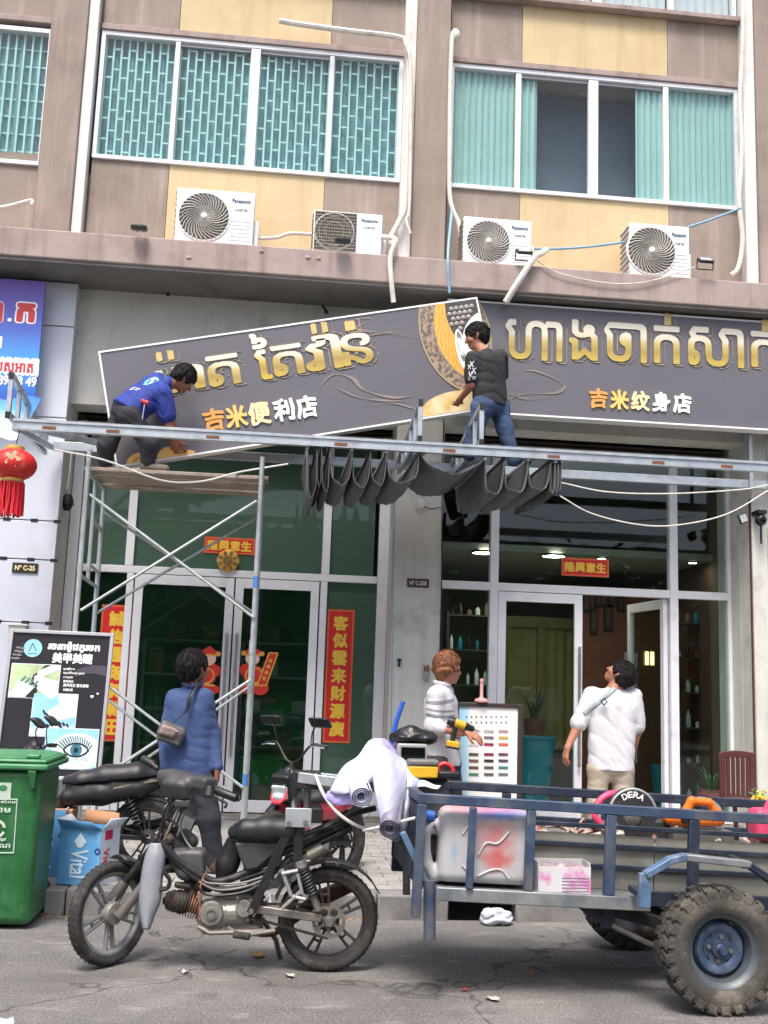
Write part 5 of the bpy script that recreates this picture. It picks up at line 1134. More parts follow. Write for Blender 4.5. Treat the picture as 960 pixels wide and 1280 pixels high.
sd.limb([hipA[1], kneA, ankA], [.08, .06, .04]); sd.limb([hipA[0], kneB, ankB], [.08, .06, .04]); sd.build('body', SKIN, t)
face_bits(t, hc_, hf, hu, .98); hairs(t, hc_, hf, hu, .98, HAIRB, .02, .0, seed=3)
BLUET = mat('tee_royal_blue', C(40, 58, 138), .8, var=.12, vs=8, bump=.3, bs=260)
up_t = lerp(shA[1], elb, .62)
o = tee('tee_shirt', BLUET, t, shA, (hipA[0] + V((.0, 0, .02)), hipA[1] + V((0, 0, .02))), ns + V((.02, 0, .01)), [([shA[1], up_t], [.085, .083]), ([shA[0], lerp(shA[0], elb2, .6)], [.083, .08])], torso_r=(.125, .135), wk=(.006, 30, 5, (.9, 0, .3)))
def decal(par, nm, c, U, W, fn, m, N, r_=.2, res=.008): k = MB(); U = V(U).normalized(); W = V(W); W = (W - U * W.dot(U)).normalized(); put(k, region(fn, -r_, r_, -r_, r_, res), V(c), U, W, .004, V(N)); return k.build(nm, m, par)
def shrink(o, tgt): x = o.modifiers.new('w', 'SHRINKWRAP'); x.target = tgt; x.offset = .004; x.wrap_method = 'NEAREST_SURFACEPOINT'
cb = q_(188, 466, 9.5)
b_ax = (shA[1] - hipA[1]).normalized()
dd = decal(t, 'back_print', cb, b_ax, V((0, 1, .8)), lambda X, Y: ell2(0, 0, .1, .075)(X, Y), mat('tee_print', C(120, 190, 230), .6, var=.35, vs=22), (0, -.5, 1)); shrink(dd, o)
dd = decal(t, 'back_print_figure', cb, b_ax, V((0, 1, .8)), many([capsule(-.04, -.03, .03, .03, .014), capsule(-.01, .03, .05, -.02, .01)]), mat('tee_print_white', C(226, 232, 236), .6), (0, -.5, 1)); shrink(dd, o); dd.modifiers[0].offset = .007
dd = decal(t, 'tee_stripe', q_(166, 479, 9.5), V((1, 0, -.9)), V((1, 0, .9)), lambda X, Y: np.minimum(np.abs(Y - .012 + X * X * 1.5) - .006, np.abs(Y + .012 + X * X * 1.5) - .004) + np.maximum(0, np.abs(X) - .13), mat('tee_stripe', C(214, 206, 214), .6), (0, -1, 0)); shrink(dd, o)
DKP_ = mat('trousers_charcoal', C(42, 42, 48), .8, var=.15, vs=9, bump=.3, bs=220)
pants('trousers', DKP_, t, hipA, [([hipA[1], kneA, ankA + V((0, 0, .0))], [.098, .085, .066]), ([hipA[0], kneB, ankB], [.098, .085, .066])], .108, (.0045, 34, 4, (.6, .2, 1)))
shoe(t, ankA + V((-.02, 0, -.09)), ankA + V((.16, -.03, -.09)), mat('shoe_grey', C(96, 88, 82), .7)); shoe(t, ankB + V((-.02, 0, -.09)), ankB + V((.14, -.05, -.09)), mat('shoe_grey', C(96, 88, 82), .7))
c = q_(181, 504, 9.42); t2 = thing('screwdriver', 'red handled screwdriver hooked on the waist of the bending worker', 'screwdriver', c); MB().tube([c + V((-.03, 0, .02)), c + V((.03, 0, .0))], .022, 10).build('handle', mat('tool_red', C(200, 50, 54), .4), t2); MB().tube([c, c + V((-.01, -.01, -.15))], .006, 8).build('shaft', mat('steel', C(200, 200, 202), .22, .9), t2)
# ---- B: the worker in black tee at the raised end
Yb = 9.62
t = thing('person', 'young worker in black tee and blue jeans straddling the awning bars', 'person', V((q_(612, 560, Yb).x, Yb, za + .05)))
hc_ = q_(595, 421, 9.66); hf = V((-.93, .12, -.28)); hu = V((-.2, 0, 1))
shB = (q_(591, 449, 9.5), q_(625, 446, 9.72)); hipB = (q_(603, 508, 9.52), q_(623, 508, 9.7))
e1, w1 = q_(590, 481, 9.52), q_(575, 499, 9.74); e2, w2 = q_(626, 476, 9.86), q_(612, 492, 9.95)
k1, a1_ = q_(594, 540, 9.5), V((q_(588, 560, 9.45).x, 9.5, za + .07)); k2, a2_ = q_(631, 535, 9.66), V((q_(643, 560, 9.6).x, 9.62, za + .07))
sd = SD(.0075, .03); head(sd, hc_, hf, hu, .98); ns = (shB[0] + shB[1]) / 2 + V((-.01, 0, .03)); sd.cone(hc_ + V((.02, 0, -.08)), ns, .054, .06)
sd.cone(shB[0], shB[1], .05); sd.cone(ns - V((0, 0, .12)), (hipB[0] + hipB[1]) / 2, .06, .06); sd.limb([shB[0], e1, w1], [.048, .039, .027]); sd.limb([shB[1], e2, w2], [.048, .039, .027])
hand(sd, w1, (w1 - e1) + V((-.02, .05, -.05)), (-.2, .8, .5), 1.0, .7, 1); hand(sd, w2, w2 - e2, (0, 1, 0), 1, .6, -1)
sd.limb([hipB[0], k1, a1_], [.08, .06, .04]); sd.limb([hipB[1], k2, a2_], [.08, .06, .04]); sd.build('body', SKIN2, t)
face_bits(t, hc_, hf, hu, .98); hairs(t, hc_, hf, hu, .98, HAIRB, .014, .0, seed=5, back=.008)
BLKT = mat('tee_black', C(40, 40, 42), .8, var=.15, vs=8, bump=.3, bs=260)
o = tee('tee_shirt', BLKT, t, shB, (hipB[0] + V((0, 0, .03)), hipB[1] + V((0, 0, .03))), ns + V((0, 0, .01)), [([shB[0], lerp(shB[0], e1, .72)], [.074, .078]), ([shB[1], lerp(shB[1], e2, .72)], [.074, .078])], torso_r=(.108, .108), wk=(.005, 28, 8, (.5, 0, 1)))
cr = []
for i, (x, y) in enumerate(((-.04, .06), (.03, .03), (-.02, -.01), (.035, -.05), (-.04, -.075), (.0, .09))): s = .022; cr += [capsule(x - s, y - s, x + s, y + s, .005), capsule(x - s, y + s, x + s, y - s, .005)]
dd = decal(t, 'sleeve_print', q_(589, 466, 9.4), V((1, 0, 0)), V((0, 0, 1)), many(cr), mat('print_white', C(226, 226, 228), .6), (0, -1, 0), .13, .006); shrink(dd, o)
JEAN = mat('jeans_blue', C(46, 68, 98), .85, var=.3, vs=7, bump=.3, bs=260, dirt=(C(84, 110, 142), .45, 4))
o = pants('jeans', JEAN, t, hipB, [([hipB[0], k1, a1_], [.095, .078, .062]), ([hipB[1], k2, a2_], [.095, .08, .062])], .104, (.004, 34, 9, (.6, .2, 1)))
shoe(t, a1_ + V((.03, 0, -.03)), a1_ + V((-.14, .0, -.03)), BLACK); shoe(t, a2_ + V((.0, 0, -.03)), a2_ + V((.14, .03, -.03)), BLACK)
# ---- C: man in the blue shirt, back to the camera
Yc = 7.98
t = thing('person', 'man in long sleeved blue shirt and black jeans standing with his back turned', 'person', V((q_(250, 1080, Yc).x, Yc, .16)))
hc_ = q_(243, 836, Yc); hf = V((.62, .72, .12)); hu = V((0, 0, 1))
shC = (q_(219, 873, Yc + .03), q_(255, 872, Yc - .02)); hipC = (q_(224, 975, Yc), q_(252, 975, Yc)); e1, w1 = q_(266, 918, Yc + .02), q_(272, 960, Yc - .06); e2, w2 = q_(207, 920, Yc + .02), q_(207, 960, Yc - .05)
k1, a1_ = q_(261, 1022, Yc - .03), V((q_(270, 1068, Yc).x, Yc + .02, .25)); k2, a2_ = q_(228, 1025, Yc), V((q_(222, 1070, Yc).x, Yc + .1, .25))
sd = SD(.0075, .03); head(sd, hc_, hf, hu, 1.04); ns = (shC[0] + shC[1]) / 2 + V((.015, 0, .085)); sd.cone(hc_ + V((-.02, -.02, -.08)), ns, .06, .066); sd.cone(shC[0], shC[1], .055); sd.cone(ns - V((0, 0, .12)), (hipC[0] + hipC[1]) / 2, .06, .06)
sd.limb([shC[1], e1, w1], [.05, .042, .029]); sd.limb([shC[0], e2, w2], [.05, .042, .029]); hand(sd, w1, (.0, .02, -1), (-1, .2, 0), 1.02, .35, 1); hand(sd, w2, (.0, .02, -1), (1, .2, 0), 1.02, .35, -1)
sd.limb([hipC[1], k1, a1_], [.085, .062, .042]); sd.limb([hipC[0], k2, a2_], [.085, .062, .042]); sd.build('body', SKIN, t)
face_bits(t, hc_, hf, hu, 1.04); hairs(t, hc_, hf, hu, 1.04, HAIRB, .016, .0, seed=11, back=.006)
BSH = mat('shirt_denim_blue', C(58, 77, 118), .85, var=.16, vs=6, bump=.35, bs=260, dirt=(C(80, 104, 152), .4, 4))
o = tee('shirt', BSH, t, shC, (hipC[0] + V((.01, 0, .04)), hipC[1] + V((0, 0, .02))), ns, [([shC[1], e1, lerp(e1, w1, .95)], [.064, .056, .042]), ([shC[0], e2, lerp(e2, w2, .95)], [.064, .056, .042])], torso_r=(.104, .112), wk=(.0035, 30, 12, (.7, .2, 1)), spread=.6)
sd = SD(.007, .012); 
for i in range(12): an = i * math.pi / 6; an2 = an + math.pi / 6; p = lambda a: ns + V((.062 * math.cos(a), .066 * math.sin(a), .02 + .016 * math.sin(a))); sd.cone(p(an), p(an2), .017)
sd.build('collar', BSH, t)
JBL = mat('jeans_black', C(46, 48, 56), .85, var=.2, vs=7, bump=.3, bs=240)
pants('jeans', JBL, t, hipC, [([hipC[1], k1, a1_ + V((0, 0, -.05))], [.098, .08, .066]), ([hipC[0], k2, a2_ + V((0, 0, -.05))], [.098, .08, .066])], .102, (.0045, 32, 13, (.6, .2, 1)))
for a_ in (a1_, a2_): shoe(t, a_ + V((.0, -.03, -.085)), a_ + V((.05, .15, -.085)), mat('shoe_brown', C(84, 62, 52), .6))
tb = thing('crossbody_bag', 'small grey and black crossbody bag worn on the back of the blue shirt', 'bag', q_(214, 935, Yc - .2))
c = q_(214, 917, Yc - .155); sd = SD(.007, .02); sd.box(c, (.095, .04, .07), basis((.95, .1, -.3), (.3, 0, .95)), .02, .03); sd.build('body', mat('bag_grey', C(92, 86, 86), .55, var=.25, vs=10, bump=.3, bs=120), tb, noise=wrinkle(.006, 30, 2))
sd = SD(.007, .02); sd.box(c + V((-.02, -.035, .015)), (.055, .025, .035), basis((.95, .1, -.3), (.3, 0, .95)), .02, .015); sd.build('pocket', mat('bag_pocket', C(140, 122, 118), .35, var=.2), tb, noise=wrinkle(.005, 30, 2))
st = spline([q_(214, 905, Yc - .17), q_(232, 890, Yc - .165), q_(238, 870, Yc - .15), q_(247, 856, Yc - .075), ns + V((.06, .0, .06)), ns + V((.03, .12, -.02))], 6); MB().grid([[p + V((-.016, 0, -.012)), p + V((.016, 0, .012))] for p in st]).build('strap', BLACK, tb, solid=.004)
MB().tube([c + V((-.05, -.05, .05)), c + V((.05, -.055, .02))], .003, 5).build('zip', ALUG, tb)
# ---- D: young man with a cordless drill
Yd = 8.62
t = thing('person', 'young man with ginger hair in white and grey striped shirt holding a cordless drill', 'person', V((q_(556, 1000, Yd).x, Yd, .16)))
hc_ = q_(560, 836, Yd); hf = V((.93, .32, -.05)); hu = V((.05, 0, 1))
shD = (q_(545, 869, Yd - .15), q_(556, 866, Yd + .17)); hipD = (q_(547, 952, Yd - .08), q_(560, 952, Yd + .1)); e1, w1 = q_(541, 908, Yd - .2), q_(563, 913, Yd - .3); e2, w2 = q_(562, 908, Yd + .22), q_(583, 915, Yd - .12)
k1, a1_ = q_(548, 1010, Yd - .08), V((q_(546, 1040, Yd).x, Yd - .06, .25)); k2, a2_ = q_(566, 1010, Yd + .1), V((q_(566, 1040, Yd).x, Yd + .1, .25))
sd = SD(.0075, .03); head(sd, hc_, hf, hu, .98); ns = (shD[0] + shD[1]) / 2 + V((.01, 0, .05)); sd.cone(hc_ + V((-.025, 0, -.08)), ns, .054, .06); sd.cone(shD[0], shD[1], .05); sd.cone(ns - V((0, 0, .12)), (hipD[0] + hipD[1]) / 2, .06, .06)
sd.limb([shD[0], e1, w1], [.047, .039, .027]); sd.limb([shD[1], e2, w2], [.047, .039, .027]); hand(sd, w1, (1, -.15, -.1), (.15, 1, .2), 1.0, 1.0, -1); hand(sd, w2, (.95, -.2, -.45), (-.2, .6, -.75), 1.05, .28, -1, .2)
sd.limb([hipD[0], k1, a1_], [.08, .06, .04]); sd.limb([hipD[1], k2, a2_], [.08, .06, .04]); sd.build('body', SKIN2, t)
face_bits(t, hc_, hf, hu, .98, HAIRO); hairs(t, hc_, hf, hu, .98, HAIRO, .022, -.004, seed=21, curly=.0042)
WSH = mat('shirt_white', C(196, 195, 198), .8, var=.05, vs=6, bump=.3, bs=260)
o = tee('shirt', WSH, t, shD, (hipD[0] + V((0, 0, .0)), hipD[1]), ns, [([shD[0], e1, lerp(e1, w1, .55)], [.068, .062, .05]), ([shD[1], e2, lerp(e2, w2, .6)], [.066, .058, .048])], torso_r=(.122, .122), wk=(.0045, 30, 22, (.6, 0, 1)))
sd = SD(.007, .012)
for i in range(12): an = i * math.pi / 6; p = lambda a: ns + V((.058 * math.cos(a), .06 * math.sin(a), .03 + .014 * math.sin(a - 1.5))); sd.cone(p(an), p(an + math.pi / 6), .016)
sd.build('collar', WSH, t)
STP = mat('stripe_grey', C(128, 129, 136), .8, var=.12)
for i, yy in enumerate((876, 884, 891)):
    p0, p1 = q_(532, yy + 2, Yd - .3), q_(574, yy - 1 + 6 * (i > 0), Yd - .3)
    k = MB(); hh = (.012, .006, .01)[i]; n = 22; k.grid([[lerp(p0, p1, j / n) + V((0, 0, s * hh - .05 * math.sin(math.pi * j / n) * .2)) for j in range(n + 1)] for s in (-1, -.3, .3, 1)]); s_ = k.build('stripe', STP, t)
    x = s_.modifiers.new('w', 'SHRINKWRAP'); x.target = o; x.wrap_method = 'PROJECT'; x.use_project_y = True; x.use_negative_direction = False; x.use_positive_direction = True; x.offset = .004
TRD = mat('trousers_plum', C(62, 54, 58), .85, var=.2, vs=7, bump=.3, bs=240)
pants('trousers', TRD, t, hipD, [([hipD[0], k1, a1_], [.1, .088, .075]), ([hipD[1], k2, a2_], [.1, .088, .075])], .1, (.004, 32, 23, (.6, .2, 1)))
for a_ in (a1_, a2_): shoe(t, a_ + V((-.03, 0, -.085)), a_ + V((.15, .0, -.085)), BLACK)
td = thing('cordless_drill', 'yellow and black cordless drill in the hand of the ginger haired man', 'drill', q_(570, 926, Yd - .3))
g = q_(573, 905, Yd - .32); DY = mat('drill_yellow', C(206, 160, 40), .45); dv = V((.93, -.1, -.28)).normalized()
sd = SD(.006, .015); sd.cone(g - dv * .05, g + dv * .05, .036, .032); sd.build('motor_housing', DY, td); MB().lathe([(.034, .055), (.03, .075), (.026, .08), (.022, .12), (.012, .13), (.001, .13)], g, dv, 16).build('chuck', BLACK, td); MB().tube([g + dv * .13, g + dv * .18], .005, 6).build('bit', mat('steel', C(200, 200, 202), .22, .9), td)
MB().lathe([(.001, -.088), (.03, -.086), (.037, -.06), (.037, -.03)], g, dv, 16).build('rear_cap', BLACK, td)
sd = SD(.006, .012); sd.cone(g + V((-.025, 0, -.03)), g + V((-.045, 0, -.13)), .019, .021); sd.build('grip', BLACK, td); sd = SD(.006, .01); sd.box(g + V((-.04, 0, -.155)), (.05, .034, .026), basis((.97, 0, -.15), (.15, 0, 1)), .01, .01); sd.build('battery', DY, td)
sd = SD(.006, .01); sd.box(g + V((-.042, 0, -.178)), (.052, .036, .01), basis((.97, 0, -.15), (.15, 0, 1)), .01, .006); sd.build('battery_base', BLACK, td)
# ---- E: man in white tee looking up at the sign
Ye = 9.75
t = thing('person', 'man in white tee and beige trousers looking up with arms hanging', 'person', V((q_(762, 1020, Ye).x, Ye, .165)))
hc_ = q_(774, 843, Ye); hf = V((-.62, .45, .66)); hu = V((.62, -.25, .74))
shE = (q_(739, 869, Ye), q_(792, 871, Ye)); hipE = (q_(748, 962, Ye), q_(778, 962, Ye)); e1, w1 = q_(721, 910, Ye - .03), q_(709, 935, Ye - .1); e2, w2 = q_(797, 912, Ye + .02), q_(792, 936, Ye + .12)
k1, a1_ = q_(746, 1010, Ye), V((q_(746, 1040, Ye).x, Ye, .26)); k2, a2_ = q_(777, 1010, Ye), V((q_(778, 1040, Ye).x, Ye, .26))
sd = SD(.0075, .03); head(sd, hc_, hf, hu, 1.02); ns = (shE[0] + shE[1]) / 2 + V((.01, 0, .06)); sd.cone(hc_ + V((.02, 0, -.06)), ns, .058, .066); sd.cone(shE[0], shE[1], .052); sd.cone(ns - V((0, 0, .12)), (hipE[0] + hipE[1]) / 2, .06, .06)
sd.limb([shE[0], e1, w1], [.05, .043, .029]); sd.limb([shE[1], e2, w2], [.05, .043, .029]); hand(sd, w1, (-.2, -.1, -1), (.9, .3, -.2), 1.05, .4, -1); hand(sd, w2, (-.1, .1, -1), (-.9, .3, -.2), 1.05, .5, 1)
sd.limb([hipE[0], k1, a1_], [.085, .062, .042]); sd.limb([hipE[1], k2, a2_], [.085, .062, .042]); sd.build('body', SKIN2, t)
face_bits(t, hc_, hf, hu, 1.02); hairs(t, hc_, hf, hu, 1.02, HAIRB, .02, .0, seed=31, back=.012)
WT = mat('tee_white', C(206, 206, 210), .8, var=.03, vs=6, bump=.3, bs=260)
o = tee('tee_shirt', WT, t, shE, (hipE[0] + V((.01, 0, .03)), hipE[1] + V((0, 0, .02))), ns, [([shE[0], lerp(shE[0], e1, .85)], [.078, .08]), ([shE[1], lerp(shE[1], e2, .85)], [.078, .08])], torso_r=(.112, .124), wk=(.0048, 26, 33, (.8, .1, .9)), spread=.62)
k = MB(); p0, p1 = q_(738, 893, Ye - .3), q_(779, 860, Ye - .3); n = 24; dvv = (p1 - p0).normalized(); nn = V((-dvv.z, 0, dvv.x)); k.grid([[lerp(p0, p1, j / n) + nn * (.02 * s) for j in range(n + 1)] for s in (-1, -.3, .3, 1)])
ts_ = thing('sling_strap', 'pale grey sling strap with a buckle across the back of the white tee', 'strap', q_(760, 880, Ye - .15))
s_ = k.build('webbing', mat('strap_grey', C(150, 164, 166), .7), ts_, solid=.003); x = s_.modifiers.new('w', 'SHRINKWRAP'); x.target = o; x.wrap_method = 'PROJECT'; x.use_project_y = True; x.use_positive_direction = True; x.offset = .006; s_.modifiers.move(1, 0)
c = q_(755, 877, Ye - .155); k = MB()
for a_, b_ in (((-.02, -.02), (.02, .02)),): 
    for s in (-1, 1): k.obox(c + nn * .022 * s, dvv * .02, nn * .004, (0, .006, 0)); k.obox(c + dvv * .02 * s, dvv * .004, nn * .026, (0, .006, 0))
k.build('buckle', DARKM, ts_)
BGE = mat('trousers_beige', C(172, 160, 142), .85, var=.1, vs=6, bump=.3, bs=240)
pants('trousers', BGE, t, hipE, [([hipE[0], k1, a1_], [.1, .09, .075]), ([hipE[1], k2, a2_], [.1, .09, .075])], .104, (.004, 30, 34, (.6, .2, 1)))
for a_ in (a1_, a2_): shoe(t, a_ + V((0, -.03, -.09)), a_ + V((-.03, .15, -.09)), BLACK)
# ================================================================ motorbikes
RUB = mat('tyre_rubber', C(48, 47, 46), .85, var=.2, vs=9, bump=.4, bs=120, dirt=(C(112, 106, 98), .45, 8))
RIMK = mat('rim_dusty_black', C(58, 57, 56), .5, .3, var=.2, dirt=(C(120, 116, 110), .4, 9)); RIMG = mat('rim_dusty_grey', C(128, 128, 128), .5, .3, var=.15, dirt=(C(90, 86, 82), .4, 9))
FRK = mat('frame_black', C(34, 34, 36), .5, .2, var=.25, dirt=(C(104, 100, 96), .35, 10)); ENG = mat('engine_alloy', C(150, 148, 142), .45, .55, var=.2, vs=10, bump=.3, bs=60, dirt=(C(84, 74, 64), .5, 9))
OILY = mat('engine_dark', C(58, 52, 48), .6, .3, var=.3, bump=.3, dirt=(C(110, 84, 66), .45, 12)); COPP = mat('cylinder_brown', C(128, 92, 70), .55, .4, var=.25, dirt=(C(70, 52, 44), .5, 14))
SEAT = mat('seat_vinyl', C(40, 40, 44), .38, var=.12, vs=6, bump=.25, bs=240, dirt=(C(84, 84, 86), .25, 5)); PLK2 = mat('faded_black_plastic', C(62, 62, 64), .5, var=.15, vs=7, bump=.15, bs=160, dirt=(C(110, 108, 106), .35, 7)); GRP = mat('faded_grey_plastic', C(142, 147, 153), .5, var=.12, vs=6, bump=.15, dirt=(C(170, 172, 172), .5, 7))
STL = mat('worn_steel', C(132, 128, 122), .45, .6, var=.2, vs=12, dirt=(C(92, 76, 64), .45, 8)); CHR = mat('chrome', C(214, 214, 214), .16, .95, var=.05); RUSTY = mat('rust_brown', C(98, 66, 50), .75, .2, var=.3, vs=16)
REDB = mat('bike_red', C(176, 26, 44), .3, var=.08, coat=.5, dirt=(C(120, 60, 60), .25, 6)); CAB = mat('cable_black', C(26, 26, 28), .5)
LENS = mat('headlight_lens', C(206, 210, 212), .12, .35, var=.15, vs=16)
def wheel(t, nm, c, ax, R, w_, rr, rim, nsp, hub=.05, double=True, disc=None, seg=48):
    """nm part holding tyre, rim, spokes and hub; rr=rim radius"""
    ax = V(ax).normalized(); o = MB().lathe([(hub, -w_ * .42), (hub, w_ * .42), (hub * .4, w_ * .5), (hub * .4, -w_ * .5), (hub, -w_ * .42)], c, ax, 24).build(nm, rim, t)
    pr = []; h_ = (R - rr) / 2; rc = R - h_
    for k in range(15): a = math.pi * (-.62 + 1.24 * k / 14); pr.append((rc + h_ * math.cos(a), w_ / 2 * min(1, 1.05 * abs(math.sin(a))) * (1 if a > 0 else -1)))
    pr.append((rr - .006, w_ * .33)); pr.append((rr - .006, -w_ * .33)); pr.append(pr[0])
    MB().lathe(pr, c, ax, seg).build('tyre', RUB, o)
    u = ax.orthogonal().normalized(); v = ax.cross(u); k = MB()
    for i in range(seg):
        a = 2 * math.pi * (i + .5) / seg; d = u * math.cos(a) + v * math.sin(a); e = ax.cross(d)
        for s in (-1, 1): k.obox(c + d * (R - .0005) + ax * (s * w_ * .2), (e * .5 + ax * .8 * s) * w_ * .13, e * (R * .014), d * .0016)
    k.build('tread', RUB, o, kind='stuff')
    MB().lathe([(rr + .004, -w_ * .34), (rr + .008, -w_ * .3), (rr - .012, -w_ * .2), (rr - .022, 0), (rr - .012, w_ * .2), (rr + .008, w_ * .3), (rr + .004, w_ * .34), (rr - .016, w_ * .3), (rr - .03, w_ * .1), (rr - .03, -w_ * .1), (rr - .016, -w_ * .3), (rr + .004, -w_ * .34)], c, ax, seg).build('rim', rim, o)
    for i in range(nsp):
        a = 2 * math.pi * i / nsp + .3; d = u * math.cos(a) + v * math.sin(a); e = ax.cross(d); k = MB()
        if double:
            for s in (-1, 1): k.bar(c + d * hub * .8 + e * s * .012, c + d * (rr - .018) + e * s * .026, .024, .014, e)
            k.bar(c + d * (rr - .09) + e * -.018, c + d * (rr - .09) + e * .018, .018, .012, d)
        else: k.bar(c + d * hub * .8, c + d * (rr - .018), .03, .014, e)
        k.build('spoke', rim, o, bevel=.003)
    return o
def spring(t, p, q, r, turns, wire, m, name='spring'):
    p, q = V(p), V(q); d = (q - p).normalized(); u = d.orthogonal().normalized(); v = d.cross(u); n = turns * 10
    return MB().tube([p + (q - p) * (i / n) + (u * math.cos(i * .6283) + v * math.sin(i * .6283)) * r for i in range(n + 1)], wire, 6).build(name, m, t)
# ---------------------------------------------------------------- A: the stripped cargo bike that pulls the trailer
Y0 = 6.03
def b_(px, py, dy=0.0): return P(px, py, Y0 + dy)
mA = thing('motorbike', 'stripped grubby black motorbike with turned front wheel, coupled to the blue trailer', 'motorbike', V((-.15, Y0, 0)))
rc_ = b_(410, 1148); wheel(mA, 'rear_wheel', rc_, (0, 1, 0), rc_.z, .085, .215, RIMK, 5, .06)
sa = rad(50); fax = V((math.sin(sa), -math.cos(sa), 0)); ffw = V((-math.cos(sa), -math.sin(sa), 0))
fc_ = P(137, 1141, 6.1); wheel(mA, 'front_wheel', fc_, (fax + V((0, 0, .05))), fc_.z - .004, .075, .215, RIMG, 5, .05)
hd1, hd0 = P(216, 1012, 6.06), P(196, 1066, 6.08)      # steering head
lt = lerp(hd1, hd0, 1.15)
for s in (-1, 1):
    top = lt + fax * .075 * s; bot = fc_ + fax * .07 * s
    MB().tube([top, lerp(top, bot, .5)], .021, 12).build('fork_leg', FRK if s < 0 else RUSTY, mA); MB().tube([lerp(top, bot, .45), bot + V((0, 0, -.01))], .027, 12).build('fork_slider', STL, mA)
MB().tube([fc_ - fax * .085, fc_ + fax * .085], .014, 8).build('front_axle', STL, mA)
MB().obox(lt, fax * .1, ffw * .03, (0, 0, .02)).build('fork_yoke', FRK, mA, bevel=.008)
MB().tube([hd1, hd0], .03, 14).build('steering_head', FRK, mA)
MB().tube([fc_ + fax * .05, fc_ + fax * .055 + V((.0, 0, .0)), fc_ + fax * .055 + ffw * -.07 + V((0, 0, .05))], .012, 6).build('brake_arm', STL, mA)
MB().lathe([(.001, .05), (.055, .048), (.06, .03), (.06, 0)], fc_, fax, 20).build('brake_drum', ENG, mA)
# front mudguard over the tyre, and the pale leg shield hanging beside it
mg = MB(); rows = []
for i in range(11):
    a = rad(14 + 70 * i / 10); d = ffw * -math.cos(a) * -1 + V((0, 0, 1)) * math.sin(a); d = ffw * math.cos(a) * -1 + V((0, 0, 1)) * math.sin(a)
    rows.append([fc_ + d * (fc_.z + .03 - .012 * abs(s) ** 2 * 2) + fax * .062 * s for s in (-1, -.6, -.2, .2, .6, 1)])
mg.grid(rows); mg.build('front_mudguard', PLK2, mA, solid=.005)
def px_sheet(rows, dy0): return [[P(x, y, Y0 + dy) for (x, y, dy) in r] for r in rows]
ls_ = [(1054, 188, 203), (1072, 181, 206), (1100, 176, 203), (1125, 174, 201), (1145, 175, 193), (1162, 179, 187)]
cols_ = [spline([b_(lerp(a, b, u), y, -.06 - .035 * math.sin(math.pi * u) - .02 * (y > 1060)) for y, a, b in ls_], 5) for u in np.linspace(0, 1, 7)]
MB().grid([list(r) for r in zip(*cols_)]).build('leg_shield', GRP, mA, solid=.006, angle=70)
# handlebar cowl, grips, levers
hb = lerp(hd0, hd1, 1.22); 
cm = P(233, 975, 6.05); sd = SD(.006, .02); bx_ = basis(fax + V((0, 0, -.06)), (0, 0, 1))
sd.box(cm, (.185, .05, .036), bx_, .02, .02); sd.box(cm - fax * .09 + V((0, 0, -.02)), (.07, .05, .05), basis(fax, V((0, 0, 1)) + ffw * .3), .03, .02); sd.box(cm + ffw * .035 + V((-.01, 0, -.035)), (.085, .055, .05), basis(fax, V((0, 0, 1)) + ffw * .4), .03, .025); sd.cone(cm + V((-.01, 0, -.06)), P(226, 1006, 6.02), .05, .035); sd.box(P(222, 985, 6.0), (.05, .03, .05), basis(fax, V((0, 0, 1)) + ffw * .5), .02, .015); sd.build('handlebar_cowl', PLK2, mA, angle=35)
MB().tube([P(197, 961, 6.2), P(190, 955, 6.22)], .016, 10).build('handlebar', FRK, mA); MB().tube([P(272, 989, 5.9), P(300, 999, 5.86)], .014, 10).build('handlebar', FRK, mA)
for p, q in ((P(193, 957, 6.22), P(178, 948, 6.28)), (P(268, 987, 5.91), P(296, 998, 5.84))): MB().tube([p, lerp(p, q, .1), lerp(p, q, .95), q], [.02, .023, .023, .018], 14).build('grip', BLACK, mA)
MB().tube(spline([P(264, 990, 5.9), P(275, 1000, 5.84), P(283, 1004, 5.8), P(281, 1010, 5.8)], 5), .007, 6).build('lever', FRK, mA)
MB().tube([P(262, 984, 5.9), P(261, 996, 5.88)], .03, 10).build('switch_block', BLACK, mA)
sd = SD(.006, .01); sd.box(P(228, 1004, 5.99), (.04, .03, .02), None, .01, .008); sd.build('cowl_lower', PLK2, mA)
# loose cables
cb_ = [[(228, 1000), (214, 1030), (205, 1050), (190, 1075)], [(222, 1000), (208, 1022), (200, 1050), (197, 1085), (190, 1098)], [(232, 1002), (222, 1028), (215, 1050), (222, 1072), (240, 1092)], [(218, 998), (205, 1012), (201, 1040), (180, 1068), (175, 1085)], [(238, 1004), (226, 1030), (232, 1050), (246, 1068), (262, 1090)], [(210, 998), (216, 1030), (208, 1046), (212, 1062)], [(200, 1030), (214, 1040), (222, 1034), (212, 1022)], [(226, 1004), (200, 1036), (206, 1060), (226, 1072)]]
for i, c in enumerate(cb_): MB().tube(spline([b_(x, y, -.04 + .012 * ((i * 3 + j) % 5)) for j, (x, y) in enumerate(c)], 6), .0055 if i % 3 else .008, 6).build('cable', CAB if i % 4 else mat('cable_grey', C(120, 116, 110), .5), mA)
sd = SD(.006, .012)
for (x, y, r, dy) in ((204, 1040, .03, 0), (212, 1050, .028, -.03), (198, 1052, .026, .02), (208, 1030, .022, -.01), (218, 1040, .02, .02)): sd.ell(b_(x, y, dy), (r, r, r * 1.3))
sd.build('wiring_bundle', OILY, mA, noise=wrinkle(.006, 50, 3))
MB().obox(P(228, 1033, 6.2), (.045, 0, -.02), (.02, 0, .055), (0, .002, 0)).build('paper_tag', mat('tag_paper', C(206, 206, 200), .7, var=.1, vs=20), mA)
